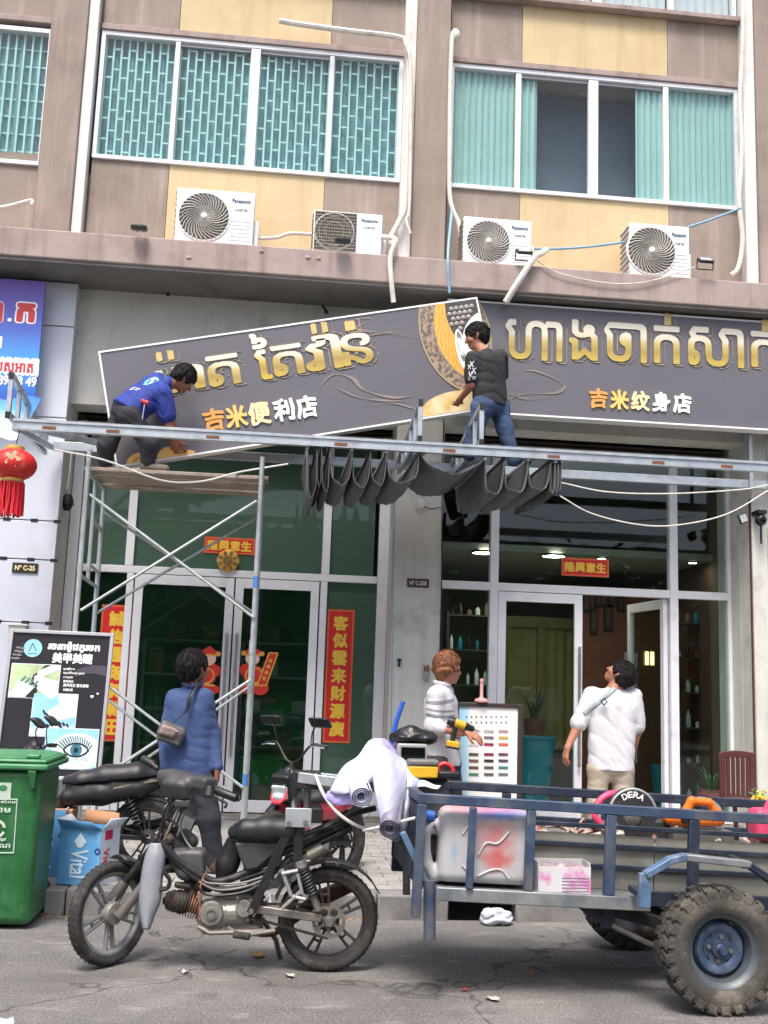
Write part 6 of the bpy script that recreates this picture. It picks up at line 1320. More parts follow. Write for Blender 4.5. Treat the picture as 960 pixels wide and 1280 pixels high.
sd = SD(.006, .01); sd.cone(P(231, 1045, 6.15), P(240, 1052, 6.12), .04, .036); sd.build('mirror_back', PLK2, mA)
# frame tubes
for pts, r in (([(200, 1052), (222, 1075), (250, 1094), (272, 1102), (300, 1094), (330, 1080), (352, 1066), (390, 1050), (436, 1026)], .02), ([(206, 1060), (228, 1085), (255, 1104), (280, 1112), (320, 1108)], .017), ([(300, 1100), (340, 1086), (380, 1064), (440, 1034)], .016), ([(318, 1108), (330, 1130), (320, 1150)], .018)):
    for dy in (-.06, .06): MB().tube(spline([b_(x, y, dy) for x, y in pts], 5), r, 10).build('frame_tube', FRK, mA)
# engine
sd = SD(.007, .02); sd.cone(b_(262, 1142, -.02), b_(300, 1140, -.02), .075, .07); sd.cone(b_(300, 1135, -.02), b_(322, 1128, -.02), .055, .045); sd.cone(b_(258, 1158, 0), b_(320, 1160, 0), .04, .04); sd.cone(b_(275, 1125, 0), b_(310, 1118, 0), .035); sd.build('crankcase', ENG, mA, noise=wrinkle(.002, 60, 2))
ec_ = b_(264, 1142, -.1); MB().lathe([(.001, -.02), (.034, -.02), (.036, -.012), (.056, -.012), (.064, .0), (.066, .03)], ec_, (0, 1, 0), 26).build('clutch_cover', ENG, mA)
MB().lathe([(.02, -.026), (.026, -.026), (.026, -.018)], ec_, (0, 1, 0), 18).build('oil_cap', STL, mA)
MB().lathe([(.001, -.012), (.04, -.012), (.046, .0), (.046, .04)], b_(305, 1136, -.09), (0, 1, 0), 20).build('sprocket_cover', ENG, mA)
for (x, y) in ((250, 1128), (281, 1131), (251, 1157), (280, 1160), (297, 1122), (318, 1130), (310, 1150)): MB().lathe([(.001, -.012), (.007, -.012), (.007, 0)], b_(x, y, -.1), (0, 1, 0), 6).build('bolt', STL, mA)
cy0, cy1 = b_(250, 1134, -.01), b_(228, 1128, -.01); da = (cy1 - cy0).normalized()
MB().lathe([(.04, 0), (.04, (cy1 - cy0).length)], cy0, da, 18).build('cylinder', COPP, mA)
for i in range(7): MB().lathe([(.03, -.003), (.064, -.003), (.064, .003), (.03, .003)], lerp(cy0, cy1, (i + .5) / 7), da, 20).build('cooling_fin', COPP if i < 4 else OILY, mA)
sd = SD(.006, .015); sd.cone(b_(226, 1127, -.01), b_(217, 1126, -.01), .062, .056); sd.build('cylinder_head', OILY, mA, noise=lambda x, y, z: .004 * np.sign(np.sin(x * 420)))
sd = SD(.007, .015); sd.box(b_(240, 1078, -.0), (.075, .07, .075), None, .02, .03); sd.cone(b_(222, 1072, -.02), b_(232, 1090, -.02), .05, .045); sd.build('air_box', PLK2, mA)
sd = SD(.006, .012); sd.cone(b_(236, 1100, 0), b_(240, 1118, -.01), .026, .03); sd.cone(b_(236, 1108, -.03), b_(222, 1106, -.03), .018); sd.cone(b_(245, 1108, 0), b_(262, 1112, 0), .02, .016); sd.build('carburettor', OILY, mA)
for pts, m, r in (([(252, 1098), (262, 1104), (300, 1104), (335, 1094), (352, 1090)], mat('cable_grey', C(120, 116, 110), .5), .006), ([(248, 1102), (270, 1112), (300, 1110), (330, 1100)], mat('cable_grey', C(120, 116, 110), .5), .0055), ([(245, 1105), (258, 1118), (290, 1118), (318, 1110), (342, 1092), (362, 1075)], CAB, .008), ([(256, 1092), (250, 1112), (250, 1150)], mat('copper_pipe', C(150, 92, 70), .5), .006), ([(205, 1090), (212, 1100), (209, 1110), (199, 1112)], CAB, .012)): MB().tube(spline([b_(x, y, -.1) for x, y in pts], 6), r, 6).build('hose', m, mA)
MB().tube([b_(248, 1158, -.1), b_(262, 1166, -.12), b_(330, 1164, -.12)], .013, 8).build('engine_guard', STL, mA)
# footrests, stand, exhaust
MB().tube([b_(285, 1160, -.08), b_(300, 1170, -.16), b_(344, 1163, -.18)], .012, 8).build('side_stand', STL, mA); MB().tube([b_(292, 1168, -.2), b_(312, 1171, -.22)], .018, 10).build('footrest', RUB, mA)
MB().tube(spline([b_(300, 1162, .05), b_(340, 1166, .14), b_(375, 1145, .15)], 5), .02, 10).build('exhaust_pipe', RUSTY, mA); MB().tube([b_(375, 1138, .15), b_(402, 1122, .15), b_(442, 1104, .15)], [.025, .045, .04], 14).build('muffler', mat('muffler_rust', C(92, 64, 54), .6, .4, var=.3, dirt=(C(60, 50, 46), .5, 10)), mA)
MB().tube([b_(326, 1146, .12), b_(345, 1175, .2), b_(352, 1205, .26)], .014, 8).build('side_prop', STL, mA)
# seat and side covers
sd = SD(.007, .03)
for dy in (-.075, 0, .075): sd.limb([b_(293, 1040, dy * .75), b_(306, 1037, dy), b_(332, 1036, dy * 1.15), b_(360, 1037, dy * 1.15)], [.036, .05, .058, .058])
sd.plane(b_(320, 1048), (0, 0, -1)); sd.build('seat', SEAT, mA)
MB().prism([b_(287, 1048, -.08), b_(362, 1050, -.09), b_(362, 1054, -.09), b_(288, 1052, -.08)], (0, .17, 0)).build('seat_base', BLACK, mA)
MB().prism([b_(x, y, -.095) for x, y in ((293, 1053), (352, 1054), (348, 1064), (322, 1086), (308, 1089), (299, 1072))], (0, .05, 0)).build('side_cover', PLK2, mA, bevel=.012, seg=3)
MB().prism([b_(x, y, .05) for x, y in ((293, 1053), (352, 1054), (348, 1064), (322, 1086), (308, 1089), (299, 1072))], (0, .05, 0)).build('side_cover', PLK2, mA, bevel=.012, seg=3)
sd = SD(.007, .02); sd.limb([b_(295, 1056, 0), b_(284, 1080, 0), b_(280, 1096, 0)], [.06, .06, .045]); sd.build('leg_panel', BLACK, mA)
# hitch: strap from the frame to the plate behind the seat
MB().bar(b_(366, 1026, -.13), b_(313, 1142, -.13), .008, .045, (1, 0, .4)).build('hitch_strap', FRK, mA, bevel=.003); MB().bar(b_(374, 1030, -.12), b_(372, 1076, -.12), .008, .05, (1, 0, 0)).build('hitch_strap', FRK, mA, bevel=.003)
hp = MB(); hp.box(b_(356, 1020, 0).x, b_(388, 1020, 0).x, Y0 - .15, Y0 - .138, b_(370, 1034, -.14).z, b_(370, 1010, -.14).z); hp.build('hitch_plate', GALV, mA, bevel=.003)
MB().box(b_(388, 1020, 0).x + .001, b_(402, 1020, 0).x, Y0 - .15, Y0 + .1, b_(370, 1028, -.14).z, b_(370, 1010, -.14).z).build('hitch_bracket', BLACK, mA, bevel=.003)
for (x, y) in ((361, 1029), (382, 1028), (314, 1139)): MB().lathe([(.001, -.016), (.014, -.016), (.014, 0)], b_(x, y, -.152), (0, 1, 0), 6).build('bolt', STL, mA)
# tail, shock, swing arm, chain wheel
for dy in (-.1, .1): MB().tube(spline([b_(350, 1052, dy), b_(390, 1040, dy), b_(440, 1018, dy), b_(470, 1010, dy)], 5), .016, 8).build('tail_rail', FRK, mA)
MB().grid([[rc_ + V((math.cos(a) * (rc_.z + .035), y, math.sin(a) * (rc_.z + .035))) for y in (-.075, -.05, 0, .05, .075)] for a in [rad(28 + 12 * i) for i in range(12)]]).build('rear_mudguard', PLK2, mA, solid=.006)
MB().tube([b_(386, 1071, -.1), b_(404, 1061, -.1)], .032, 14).build('canister', mat('canister_olive', C(96, 94, 82), .45, .4, var=.15), mA)
s0, s1 = b_(375, 1078, -.11), b_(398, 1138, -.11); MB().tube([s0, s1], .013, 10).build('shock_absorber', FRK, mA); spring(mA, lerp(s0, s1, .08), lerp(s0, s1, .66), .03, 9, .0075, FRK); MB().tube([s0 + V((0, 0, .01)), lerp(s0, s1, .1)], .032, 12).build('spring_seat', ENG, mA); MB().tube([lerp(s0, s1, .64), s1], .02, 10).build('shock_body', STL, mA)
for dy in (-.1, .1): MB().bar(b_(318, 1136, dy), b_(402, 1148, dy), .02, .042).build('swing_arm', STL if dy < 0 else FRK, mA, bevel=.006)
sc_ = rc_ + V((0, -.075, 0)); k = MB(); u_, v_ = V((1, 0, 0)), V((0, 0, 1))
put(k, region(lambda X, Y: np.maximum(np.hypot(X, Y) - .088 - .003 * np.sin(34 * np.arctan2(Y, X)), -np.minimum.reduce([np.hypot(X - .052 * math.cos(a), Y - .052 * math.sin(a)) - .02 for a in np.arange(6) * 1.047])), -.1, .1, -.1, .1, .006), sc_, u_, v_, .008); k.build('chain_wheel', STL, mA)
MB().lathe([(.001, -.035), (.02, -.035), (.03, -.01), (.03, .0)], sc_, (0, 1, 0), 16).build('axle_nut', STL, mA)
for z in (.085, -.085): MB().bar(sc_ + V((0, -.002, z)), b_(312, 1138, -.08) + V((0, 0, z * .4)), .012, .012).build('chain_run', OILY, mA)
k = MB()
for a, b, r in (((352, 1086), (364, 1120), .011), ((364, 1120), (382, 1124), .011), ((372, 1088), (352, 1092), .011), ((372, 1092), (378, 1118), .01), ((378, 1112), (352, 1136), .01)): k.tube([b_(*a, -.14), b_(*b, -.15)], r, 8)
k.build('footrest_hanger', mat('alloy_bright', C(190, 190, 188), .3, .7, var=.1), mA)
MB().tube([b_(338, 1128, -.1), b_(337, 1118, -.1), b_(330, 1126, -.1)], .006, 6).build('bracket', WHITEP, mA)
# ---------------------------------------------------------------- general moped for the two bikes behind (x forward, y left, z up)
def moped(label, T, body, body2, wheelrim, sport, trim):
    U = .26 if sport else 0
    o = T @ V((0, 0, 0)); t = thing('motorbike', label, 'motorbike', o); X = lambda p: T @ V(p); ax = (T.to_3x3() @ V((0, 1, 0)))
    M = lambda: MB(T)
    wheel(t, 'rear_wheel', X((-.6, 0, .285)), ax, .285, .085, .205, wheelrim, 5, .05); wheel(t, 'front_wheel', X((.62, 0, .285)), ax, .285, .075, .205, wheelrim, 5, .045)
    def S(h=.009, k=.03): return SD(h, k)
    def cone(sd, a, b, ra, rb=None, k=None): sd.cone(X(a), X(b), ra, rb, k)
    sd = S(); 
    for y in (-.07, 0, .07): sd.limb([X((-.62, y * .6, .80)), X((-.48, y, .80)), X((-.22, y * 1.1, .775)), X((-.02, y * .9, .735)), X((.1, y * .5, .73))], [.05, .078, .076, .064, .035])
    sd.plane(X((0, 0, .72)), T.to_3x3() @ V((-.12, 0, -1))); sd.build('seat', SEAT, t)
    for s in (-1, 1):
        sd = S(); sd.limb([X((.08, .06 * s, .6)), X((-.2, .075 * s, .64)), X((-.5, .06 * s, .69)), X((-.72, .02 * s, .76))], [.06, .08, .07, .04]); sd.limb([X((.0, .05 * s, .68)), X((-.3, .06 * s, .72)), X((-.6, .045 * s, .74))], [.06, .065, .05]); sd.build('side_panel', body, t)
        M().prism([(-.72, .10 * s, .785), (-.3, .155 * s, .70), (-.3, .155 * s, .685), (-.72, .10 * s, .77)], (0, .006 * s, 0)).build('trim_strip', trim, t)
        M().tube([(-.42, .12 * s, .62), (-.58, .13 * s, .3)], .012, 8).build('shock_absorber', FRK, t); spring(t, X((-.43, .12 * s, .6)), X((-.53, .127 * s, .4)), .028, 7, .007, FRK)
        M().bar((-.08, .1 * s, .3), (-.6, .1 * s, .285), .022, .04).build('swing_arm', FRK, t, bevel=.004)
        M().tube([(.46, .075 * s, .66), (.55, .075 * s, .44)], .018, 10).build('fork_leg', CHR if not sport else mat('fork_gold', C(206, 158, 58), .3, .7), t); M().tube([(.54, .075 * s, .46), (.62, .075 * s, .27)], .025, 10).build('fork_slider', FRK, t)
        M().tube([(-.02, .1 * s, .27), (-.02, .24 * s, .27)], .016, 8).build('footrest', RUB, t)
        M().tube([(-.76, .05 * s, .74), (-.78, .13 * s, .74)], .022, 10).build('indicator', mat('indicator_clear', C(206, 206, 200), .2), t)
    sd = S(); sd.limb([X((-.7, 0, .74)), X((-.82, 0, .66)), X((-.9, 0, .56))], [.05, .045, .03]); sd.build('tail_mudguard', BLACK, t)
    M().box(-.905, -.895, -.08, .08, .5, .62).build('number_plate', mat('plate_white', C(214, 214, 208), .5, var=.08, vs=20), t)
    sd = S(.007); sd.box(X((-.76, 0, .79)), (.03, .055, .025), None, .01, .01); sd.build('tail_lamp', mat('lamp_red', C(150, 20, 24), .2), t)
    sd = S(); sd.limb([X((.1, 0, .58)), X((.22, 0, .42)), X((.38, 0, .62)), X((.43, 0, .78))], [.06, .07, .07, .05]); sd.build('frame_cover', body, t)
    for s in (-1, 1): sd = S(); sd.limb([X((.42, .06 * s, .78)), X((.46, .13 * s, .62)), X((.38, .17 * s, .42)), X((.26, .15 * s, .32))], [.035, .045, .04, .03]); sd.build('leg_shield', body2, t)
    sd = S(); sd.limb([X((.1, 0, .3)), X((-.1, 0, .3))], [.09, .1]); sd.limb([X((.16, 0, .3)), X((.32, 0, .31))], [.055, .05]); sd.build('engine', ENG, t)
    M().tube(spline([X_l for X_l in [V((.26, -.05, .27)), V((.1, -.1, .16)), V((-.2, -.13, .2)), V((-.3, -.14, .26))]], 5), .018, 8).build('exhaust_pipe', STL, t); M().tube([(-.28, -.145, .26), (-.4, -.15, .31), (-.78, -.16, .4)], [.03, .048, .045], 14).build('muffler', FRK, t)
    M().grid([[V((.62 + .32 * math.cos(a), y, .285 + .32 * math.sin(a))) for y in (-.06, -.03, .03, .06)] for a in [rad(40 + 14 * i) for i in range(9)]]).build('front_mudguard', body2, t, solid=.006)
    M().grid([[V((-.6 + .32 * math.cos(a), y, .285 + .32 * math.sin(a))) for y in (-.06, -.03, .03, .06)] for a in [rad(10 + 14 * i) for i in range(10)]]).build('rear_mudguard', BLACK, t, solid=.006)
    M().tube([(.46, 0, .64), (.36, 0, .94 + U * .6)], .028, 10).build('steering_head', FRK, t)
    M().tube(spline([V((.30, .34, 1 + U)), V((.34, .2, 1.01 + U)), V((.36, .06, .96 + U * .6)), V((.36, -.06, .96 + U * .6)), V((.34, -.2, 1.01 + U)), V((.30, -.34, 1 + U))], 5), .012, 8).build('handlebar', FRK, t)
    for s in (-1, 1):
        M().tube([(.325, .24 * s, 1.008 + U), (.30, .36 * s, 1 + U)], .019, 10).build('grip', BLACK, t); M().tube(spline([V((.37, .2 * s, 1 + U)), V((.39, .28 * s, 1 + U)), V((.36, .36 * s, .99 + U))], 4), .006, 6).build('lever', CHR, t)
        M().tube(spline([V((.34, .19 * s, 1.02 + U)), V((.36, .22 * s, 1.14 + U)), V((.33, .26 * s, 1.2 + U))], 4), .006, 6).build('mirror_stalk', FRK, t); sd = S(.007); sd.box(X((.33, .28 * s, 1.22 + U)), (.02, .06, .035), (ax.orthogonal().normalized(), ax, V((0, 0, 1))), .01, .015); sd.build('mirror', BLACK, t)
    B3 = (T.to_3x3() @ V((1, 0, 0)), ax, V((0, 0, 1)))
    sd = S(.007, .02); F_ = lambda f, u: basis(T.to_3x3() @ V(f), T.to_3x3() @ V(u))
    sd.box(X((.47, 0, .87)), (.05, .075, .1), F_((1, 0, -.25), (.25, 0, 1)), .02, .02); sd.limb([X((.40, 0, 1.0)), X((.46, 0, .9))], [.05, .06]); sd.build('headlamp_cowl', BLACK if sport else body2, t)
    sd = S(.006, .01); sd.box(X((.535, 0, .835)), (.022, .062, .055), F_((1, 0, -.3), (.3, 0, 1)), .01, .02); sd.cone(X((.55, -.03, .79)), X((.56, .03, .79)), .026); sd.build('headlamp', LENS, t)
    if sport:
        sd = S(.007, .02); sd.limb([X((.53, -.078, .88)), X((.555, -.07, .78)), X((.58, -.03, .745)), X((.58, .03, .745)), X((.555, .07, .78)), X((.53, .078, .88))], [.009, .013, .015, .015, .013, .009], .008); sd.build('headlamp_rim', mat('bike_coral', C(208, 58, 74), .35, coat=.4), t)
        sd = S(.007, .01); sd.box(X((.475, 0, .965)), (.014, .06, .06), F_((.85, 0, .5), (-.5, 0, .85)), .01, .01); sd.box(X((.53, 0, .905)), (.03, .06, .014), F_((1, 0, -.3), (.3, 0, 1)), .01, .008); sd.build('visor', mat('visor_dark', C(30, 30, 32), .12), t)
    return t
zg = .165
pB = P(140, 985, 8.0)
TB = Matrix.Translation((P(192, 1050, 8.0).x - .54, 8.0, zg)) @ Matrix.Rotation(rad(180), 4, 'Z') @ Matrix.Scale(.83, 4)
moped('black motorbike with long glossy seat parked behind the blue carton', TB, mat('bike_black', C(28, 28, 31), .5), mat('bike_black', C(28, 28, 31), .5), RIMK, False, mat('trim_champagne', C(176, 160, 136), .3, .5))
hC = P(346, 990, 7.5)
TC = Matrix.Translation((hC.x, hC.y, zg)) @ Matrix.Rotation(rad(180 + 54), 4, 'Z') @ Matrix.Scale((hC.z - zg) / .84, 4) @ Matrix.Translation((-.585, 0, 0))
moped('red and black motorbike with coral rimmed headlamp behind the stripped motorbike', TC, REDB, mat('bike_black2', C(36, 36, 38), .4), RIMK, True, REDB)
# ================================================================ trailer
TB_ = mat('trailer_blue', C(56, 74, 100), .5, .2, var=.3, vs=6, bump=.2, bs=60, dirt=(C(118, 118, 116), .65, 5), streak=(C(92, 72, 60), .35)); TBD = mat('trailer_dark_blue', C(40, 50, 66), .55, .2, var=.25, vs=6, dirt=(C(84, 88, 92), .5, 6))
TGAL = mat('trailer_sheet', C(150, 150, 140), .55, .3, var=.12, vs=3, bump=.1, dirt=(C(92, 88, 80), .5, 2.5)); TBL2 = mat('trailer_light_blue', C(88, 116, 148), .5, .2, var=.25, vs=8, dirt=(C(150, 156, 160), .5, 9)); TWORN = mat('trailer_worn_steel', C(140, 144, 144), .45, .45, var=.25, vs=9, dirt=(C(60, 84, 116), .55, 6))
WX, WZ = 2.255, .298
TT = Matrix.Translation((WX, 0, WZ)) @ Matrix.Rotation(rad(1.95), 4, 'Y') @ Matrix.Translation((-WX, 0, -WZ))
TI = TT.inverted()
def tl(px, py, Y): return TI @ P(px, py, Y)      # measured point in the level trailer's own frame
tr = thing('cargo_trailer', 'blue steel cargo trailer with open rails, bolted wheels and knobbly tyres', 'trailer', (WX, 5.8, 0))
YN_, YI, YF_ = 5.46, 5.68, 6.36
ztop = (tl(525, 990, YN_).z + tl(950, 1018, YN_).z) / 2; zbed = tl(600, 1108, YN_).z; x0 = tl(523, 990, YN_).x; x1 = 4.3
def tb(nm, m, x0_, x1_, y0_, y1_, z0_, z1_, bev=.005): return MB(TT).box(x0_, x1_, y0_, y1_, z0_, z1_).build(nm, m, tr, bevel=bev)
tb('top_rail', TB_, x0, x1, YN_ - .02, YN_ + .02, ztop - .05, ztop); tb('top_rail', TBD, x0, x1, YF_ - .02, YF_ + .02, ztop - .05, ztop); tb('front_rail', TB_, x0 - .002, x0 + .04, YN_ + .022, YF_ - .022, ztop - .048, ztop - .003)
tb('bed_beam', TWORN, tl(545, 1110, YN_).x, tl(812, 1120, YN_).x, YN_ - .025, YN_ + .02, zbed - .075, zbed - .01); tb('bed_beam', TBD, tl(812, 1120, YN_).x + .01, x1, YI - .02, YI + .02, zbed - .09, zbed - .01); tb('bed_beam', TBD, x0, x1, YF_ - .02, YF_ + .02, zbed - .09, zbed - .01)
tb('shelf_plate', TWORN, x0 + .05, tl(812, 1120, YN_).x, YN_ + .021, YI - .001, zbed - .03, zbed - .02, 0); tb('bed_floor', TGAL, x0 + .05, x1, YI + .001, YF_ - .021, zbed - .03, zbed - .018, 0)
for px, w_, m, y in ((590, .034, TB_, YN_ - .027), (663, .045, TB_, YN_), (763, .055, TB_, YN_), (867, .055, TBD, YN_)):
    x = tl(px, 1040, y).x; tb('upright', m, x - w_ / 2, x + w_ / 2, y - .018, y + .018, zbed - (.02 if px > 800 else .009), ztop - .051)
for x in (3.15, 3.65, 4.2): tb('upright', TBD, x - .027, x + .027, YN_ - .018, YN_ + .018, zbed - .02, ztop - .051)
for x in (x0 + .02, 1.4, 2.0, 2.6, 3.2, 3.8): tb('upright', TBD, x - .025, x + .025, YF_ - .018, YF_ + .018, zbed - .009, ztop - .051)
tb('upright', TB_, x0, x0 + .045, YN_ - .018, YN_ + .018, zbed - .16, ztop - .051); tb('front_panel', TBD, x0 + .005, x0 + .02, YN_ + .06, YF_ - .03, zbed, ztop - .06, 0)
xs0 = tl(664, 1060, YI).x
for a, b in ((xs0 - .55, 2.05), (2.056, 3.2), (3.206, x1)): tb('side_sheet', TGAL, a, b, YI, YI + .006, zbed - .016, tl(800, 1046, YI).z, 0)
for py in (1036, 1060, 1086): z = tl(800, py, YI - .02).z; tb('side_bar', TBD, xs0 - .55, x1, YI - .024, YI - .006, z - .012, z + .012, .003)
for py in (1012, 1030): z = tl(800, py, YF_).z; tb('far_bar', TBD, x0, x1, YF_ - .012, YF_ + .012, z - .012, z + .012, .003)
# front leg, brace and drawbar
lg = P(537, 1092, YN_ + .03); MB().tube([V((lg.x, YN_ + .03, zbed + .06)), V((P(537, 1175, YN_ + .03).x, YN_ + .03, P(537, 1174, YN_ + .03).z))], .03, 14).build('prop_leg', TB_, tr)
MB().bar(P(503, 1040, YN_ + .05), P(535, 1108, YN_ + .05), .04, .03).build('brace', TBL2, tr, bevel=.004); MB().tube([P(508, 1040, 6.2), P(508, 1118, 6.2)], .022, 10).build('brace', STL, tr)
dz = P(430, 972, 6.0).z
for y in (5.85, 6.15): MB().bar(V((P(372, 980, 6.0).x, lerp(y, 6.0, .7), dz)), V((x0 + .02, y, TT.__matmul__(V((x0, y, ztop - .03))).z)), .05, .055).build('drawbar', GALV, tr, bevel=.004)
MB().box(P(366, 980, 6.0).x, P(400, 980, 6.0).x, 5.93, 6.07, dz - .06, dz + .03).build('coupling', DARKM, tr, bevel=.006); MB().tube([V((P(385, 980, 6.0).x, 6.0, dz - .07)), V((P(385, 980, 6.0).x, 6.0, P(385, 1018, 6.0).z))], .02, 10).build('hitch_pin', STL, tr)
# wheel guard tube
Yg_ = 5.27
g_ = [P(805, 1135, Yg_), P(806, 1094, Yg_), P(838, 1075, Yg_), P(855, 1071, Yg_), P(934, 1080, Yg_), P(968, 1104, Yg_), P(1010, 1150, Yg_)]
for i in range(len(g_) - 1): MB().bar(g_[i], g_[i + 1] + (g_[i + 1] - g_[i]).normalized() * .012, .06, .034, (0, -1, 0) if i < 1 else (0, 0, 1)).build('guard_tube', TBL2 if i < 3 else TWORN if i == 3 else TBD, tr, bevel=.006)
MB().bar(g_[0] + V((0, .02, .05)), V((g_[0].x, YN_, g_[0].z + .06)), .03, .03).build('guard_stay', TBD, tr); MB().bar(g_[4] + V((0, .02, -.01)), V((g_[4].x, YN_, g_[4].z)), .03, .03).build('guard_stay', TBD, tr)
# axle, arms, wheels
MB().tube([(WX, 5.3, WZ), (WX, 6.7, WZ)], .03, 12).build('axle', DARKM, tr)
for y in (5.55, 6.3):
    MB().bar((1.72, y, .44), (WX, y, WZ + .02), .05, .06).build('suspension_arm', DARKM, tr, bevel=.004); MB().bar((1.62, y, .46), (1.76, y, .37), .05, .05).build('suspension_bracket', TBD, tr, bevel=.004); MB().box(1.74, 1.8, y - .03, y + .03, .34, zbed - .03).build('suspension_bracket', TBD, tr, bevel=.004)
    MB().tube([(1.78, y - .04, .36), (1.98, y - .04, .27), (2.1, y - .04, .25)], .014, 8).build('tie_rod', STL, tr)
TRUB = mat('trailer_tyre', C(66, 64, 60), .9, var=.25, vs=8, bump=.5, bs=100, dirt=(C(134, 126, 112), .55, 6)); HUBB = mat('hub_blue', C(68, 88, 114), .42, .4, var=.25, vs=9, dirt=(C(126, 132, 136), .6, 9)); RIMT = mat('trailer_rim', C(86, 94, 100), .45, .35, var=.2, vs=9, dirt=(C(80, 84, 84), .5, 7))
def trailer_wheel(y, out, r_, w_):
    c = V((WX, y, r_)); ax = V((0, out, 0)); R = r_; o = MB().lathe([(.001, w_ * .3), (.016, w_ * .3), (.026, w_ * .22), (.04, w_ * .2), (.045, w_ * .08), (.075, w_ * .06), (.1, w_ * .16), (.115, w_ * .16), (.13, w_ * .02), (.135, -w_ * .1), (.001, -w_ * .1)], c, ax, 40).build('wheel', HUBB, tr)
    MB().lathe([(.135, w_ * .0), (.15, w_ * .30), (.168, w_ * .36), (.178, w_ * .46), (.182, w_ * .42), (.182, -w_ * .42), (.14, -w_ * .3), (.135, 0)], c, ax, 48).build('rim', RIMT, o)
    pr = [(.176, w_ * .44), (.20, w_ * .54), (.235, w_ * .55), (R - .04, w_ * .5), (R - .018, w_ * .46), (R - .014, w_ * .2), (R - .012, 0), (R - .014, -w_ * .2), (R - .018, -w_ * .46), (R - .04, -w_ * .5), (.235, -w_ * .55), (.20, -w_ * .54), (.176, -w_ * .44), (.176, w_ * .44)]
    MB().lathe(pr, c, ax, 64).build('tyre', TRUB, o); k = MB(); u, v = V((1, 0, 0)), V((0, 0, 1)); n = 26
    for i in range(n):
        for s in (-1, 1):
            a = 2 * math.pi * (i + (.5 if s > 0 else 0)) / n; d = u * math.cos(a) + v * math.sin(a); e = ax.cross(d)
            k.obox(c + d * (R - .009) + ax * s * w_ * .3, ax * w_ * .2 + e * .008 * s, e * R * .078, d * .006); k.obox(c + d * (R - .03) + ax * s * w_ * .505, ax * .004, e * R * .07, d * .02); k.obox(c + d * (R - .008) + ax * s * w_ * .06 + e * R * .05, ax * w_ * .09, e * R * .06, d * .008)
    k.build('tread_lug', TRUB, o, bevel=.003, kind='stuff', seg=1)
    for i in range(4):
        a = rad(38 + 90 * i); d = u * math.cos(a) + v * math.sin(a); MB().lathe([(.001, 0), (.012, 0), (.012, -.012)], c + d * .07 + ax * (w_ * .066), ax, 12).build('bolt_hole', DARKM, o)
        a = rad(80 + 90 * i); d = u * math.cos(a) + v * math.sin(a); MB().lathe([(.001, .014), (.011, .014), (.011, 0)], c + d * .056 + ax * (w_ * .07), ax, 6).build('wheel_nut', STL, o)
    MB().lathe([(.001, .028), (.02, .028), (.022, 0)], c + ax * w_ * .3, ax, 6).build('axle_nut', HUBB, o); MB().lathe([(.034, .004), (.036, .004), (.036, 0), (.034, 0)], c + ax * w_ * .205, ax, 24).build('hub_ring', RUSTY, o)
trailer_wheel(5.325, -1, WZ, .165); trailer_wheel(6.62, 1, WZ, .165)
# ================================================================ load of the trailer
# jerry can
Yj = 5.585; a, b = P(538, 1008, Yj), P(660, 1104, Yj); ja = thing('jerry_can', 'translucent white jerry can with sprayed red blotch and blue cap standing behind trailer rail', 'jerry can', V(((a.x + b.x) / 2, Yj, TT.__matmul__(V((b.x, Yj, zbed - .02))).z)))
xc, zc_ = (a.x + b.x) / 2, (a.z + b.z) / 2; hw, hh = (b.x - a.x) / 2, (a.z - b.z) / 2
tilt = basis((1, 0, -.03), (.03, 0, 1)); sd = SD(.007, .03); sd.box((xc + .02, Yj, zc_), (hw - .02, .075, hh), tilt, .01, .05)
sd.limb([(xc - hw + .03, Yj, zc_ + hh * .45), (xc - hw - .012, Yj, zc_ + hh * .3), (xc - hw - .012, Yj, zc_ - hh * .55), (xc - hw + .03, Yj, zc_ - hh * .8)], [.04, .03, .028, .04], .02)
sd.ell((xc - hw + .018, Yj, zc_ + .02), (.014, .2, .075), None, .01, sub=True)
JC = mat('jerry_plastic', C(188, 186, 186), .4, var=.06, vs=4, bump=.1, dirt=(C(150, 146, 140), .35, 4)); 
def spray(name, base, spots):
    m = mat(name, base, .4, var=.05, vs=4, dirt=(C(160, 156, 150), .35, 5)); n = m.node_tree.nodes; L = m.node_tree.links; bs = n['Principled BSDF']; src = bs.inputs['Base Color'].links[0].from_socket
    tc = n.new('ShaderNodeTexCoord')
    for (cx, cz, rx, rz, col, amt) in spots:
        mp = n.new('ShaderNodeMapping'); mp.inputs['Location'].default_value = (-cx / rx, 0, -cz / rz); mp.inputs['Scale'].default_value = (1 / rx, 0, 1 / rz); L.new(tc.outputs['Object'], mp.inputs[0])
        le = n.new('ShaderNodeVectorMath'); le.operation = 'LENGTH'; L.new(mp.outputs[0], le.inputs[0]); nz = n.new('ShaderNodeTexNoise'); nz.inputs['Scale'].default_value = 16; L.new(tc.outputs['Object'], nz.inputs['Vector'])
        ad = n.new('ShaderNodeMath'); ad.operation = 'MULTIPLY_ADD'; L.new(nz.outputs[0], ad.inputs[0]); ad.inputs[1].default_value = .9; L.new(le.outputs['Value'], ad.inputs[2])
        r = n.new('ShaderNodeMapRange'); r.inputs['From Min'].default_value = 1.5; r.inputs['From Max'].default_value = .75; r.inputs['To Max'].default_value = amt; L.new(ad.outputs[0], r.inputs[0])
        x = n.new('ShaderNodeMix'); x.data_type = 'RGBA'; L.new(r.outputs[0], x.inputs[0]); L.new(src, x.inputs[6]); x.inputs[7].default_value = col; src = x.outputs[2]
    L.new(src, bs.inputs['Base Color']); return m
oz = zc_ - ja.location.z
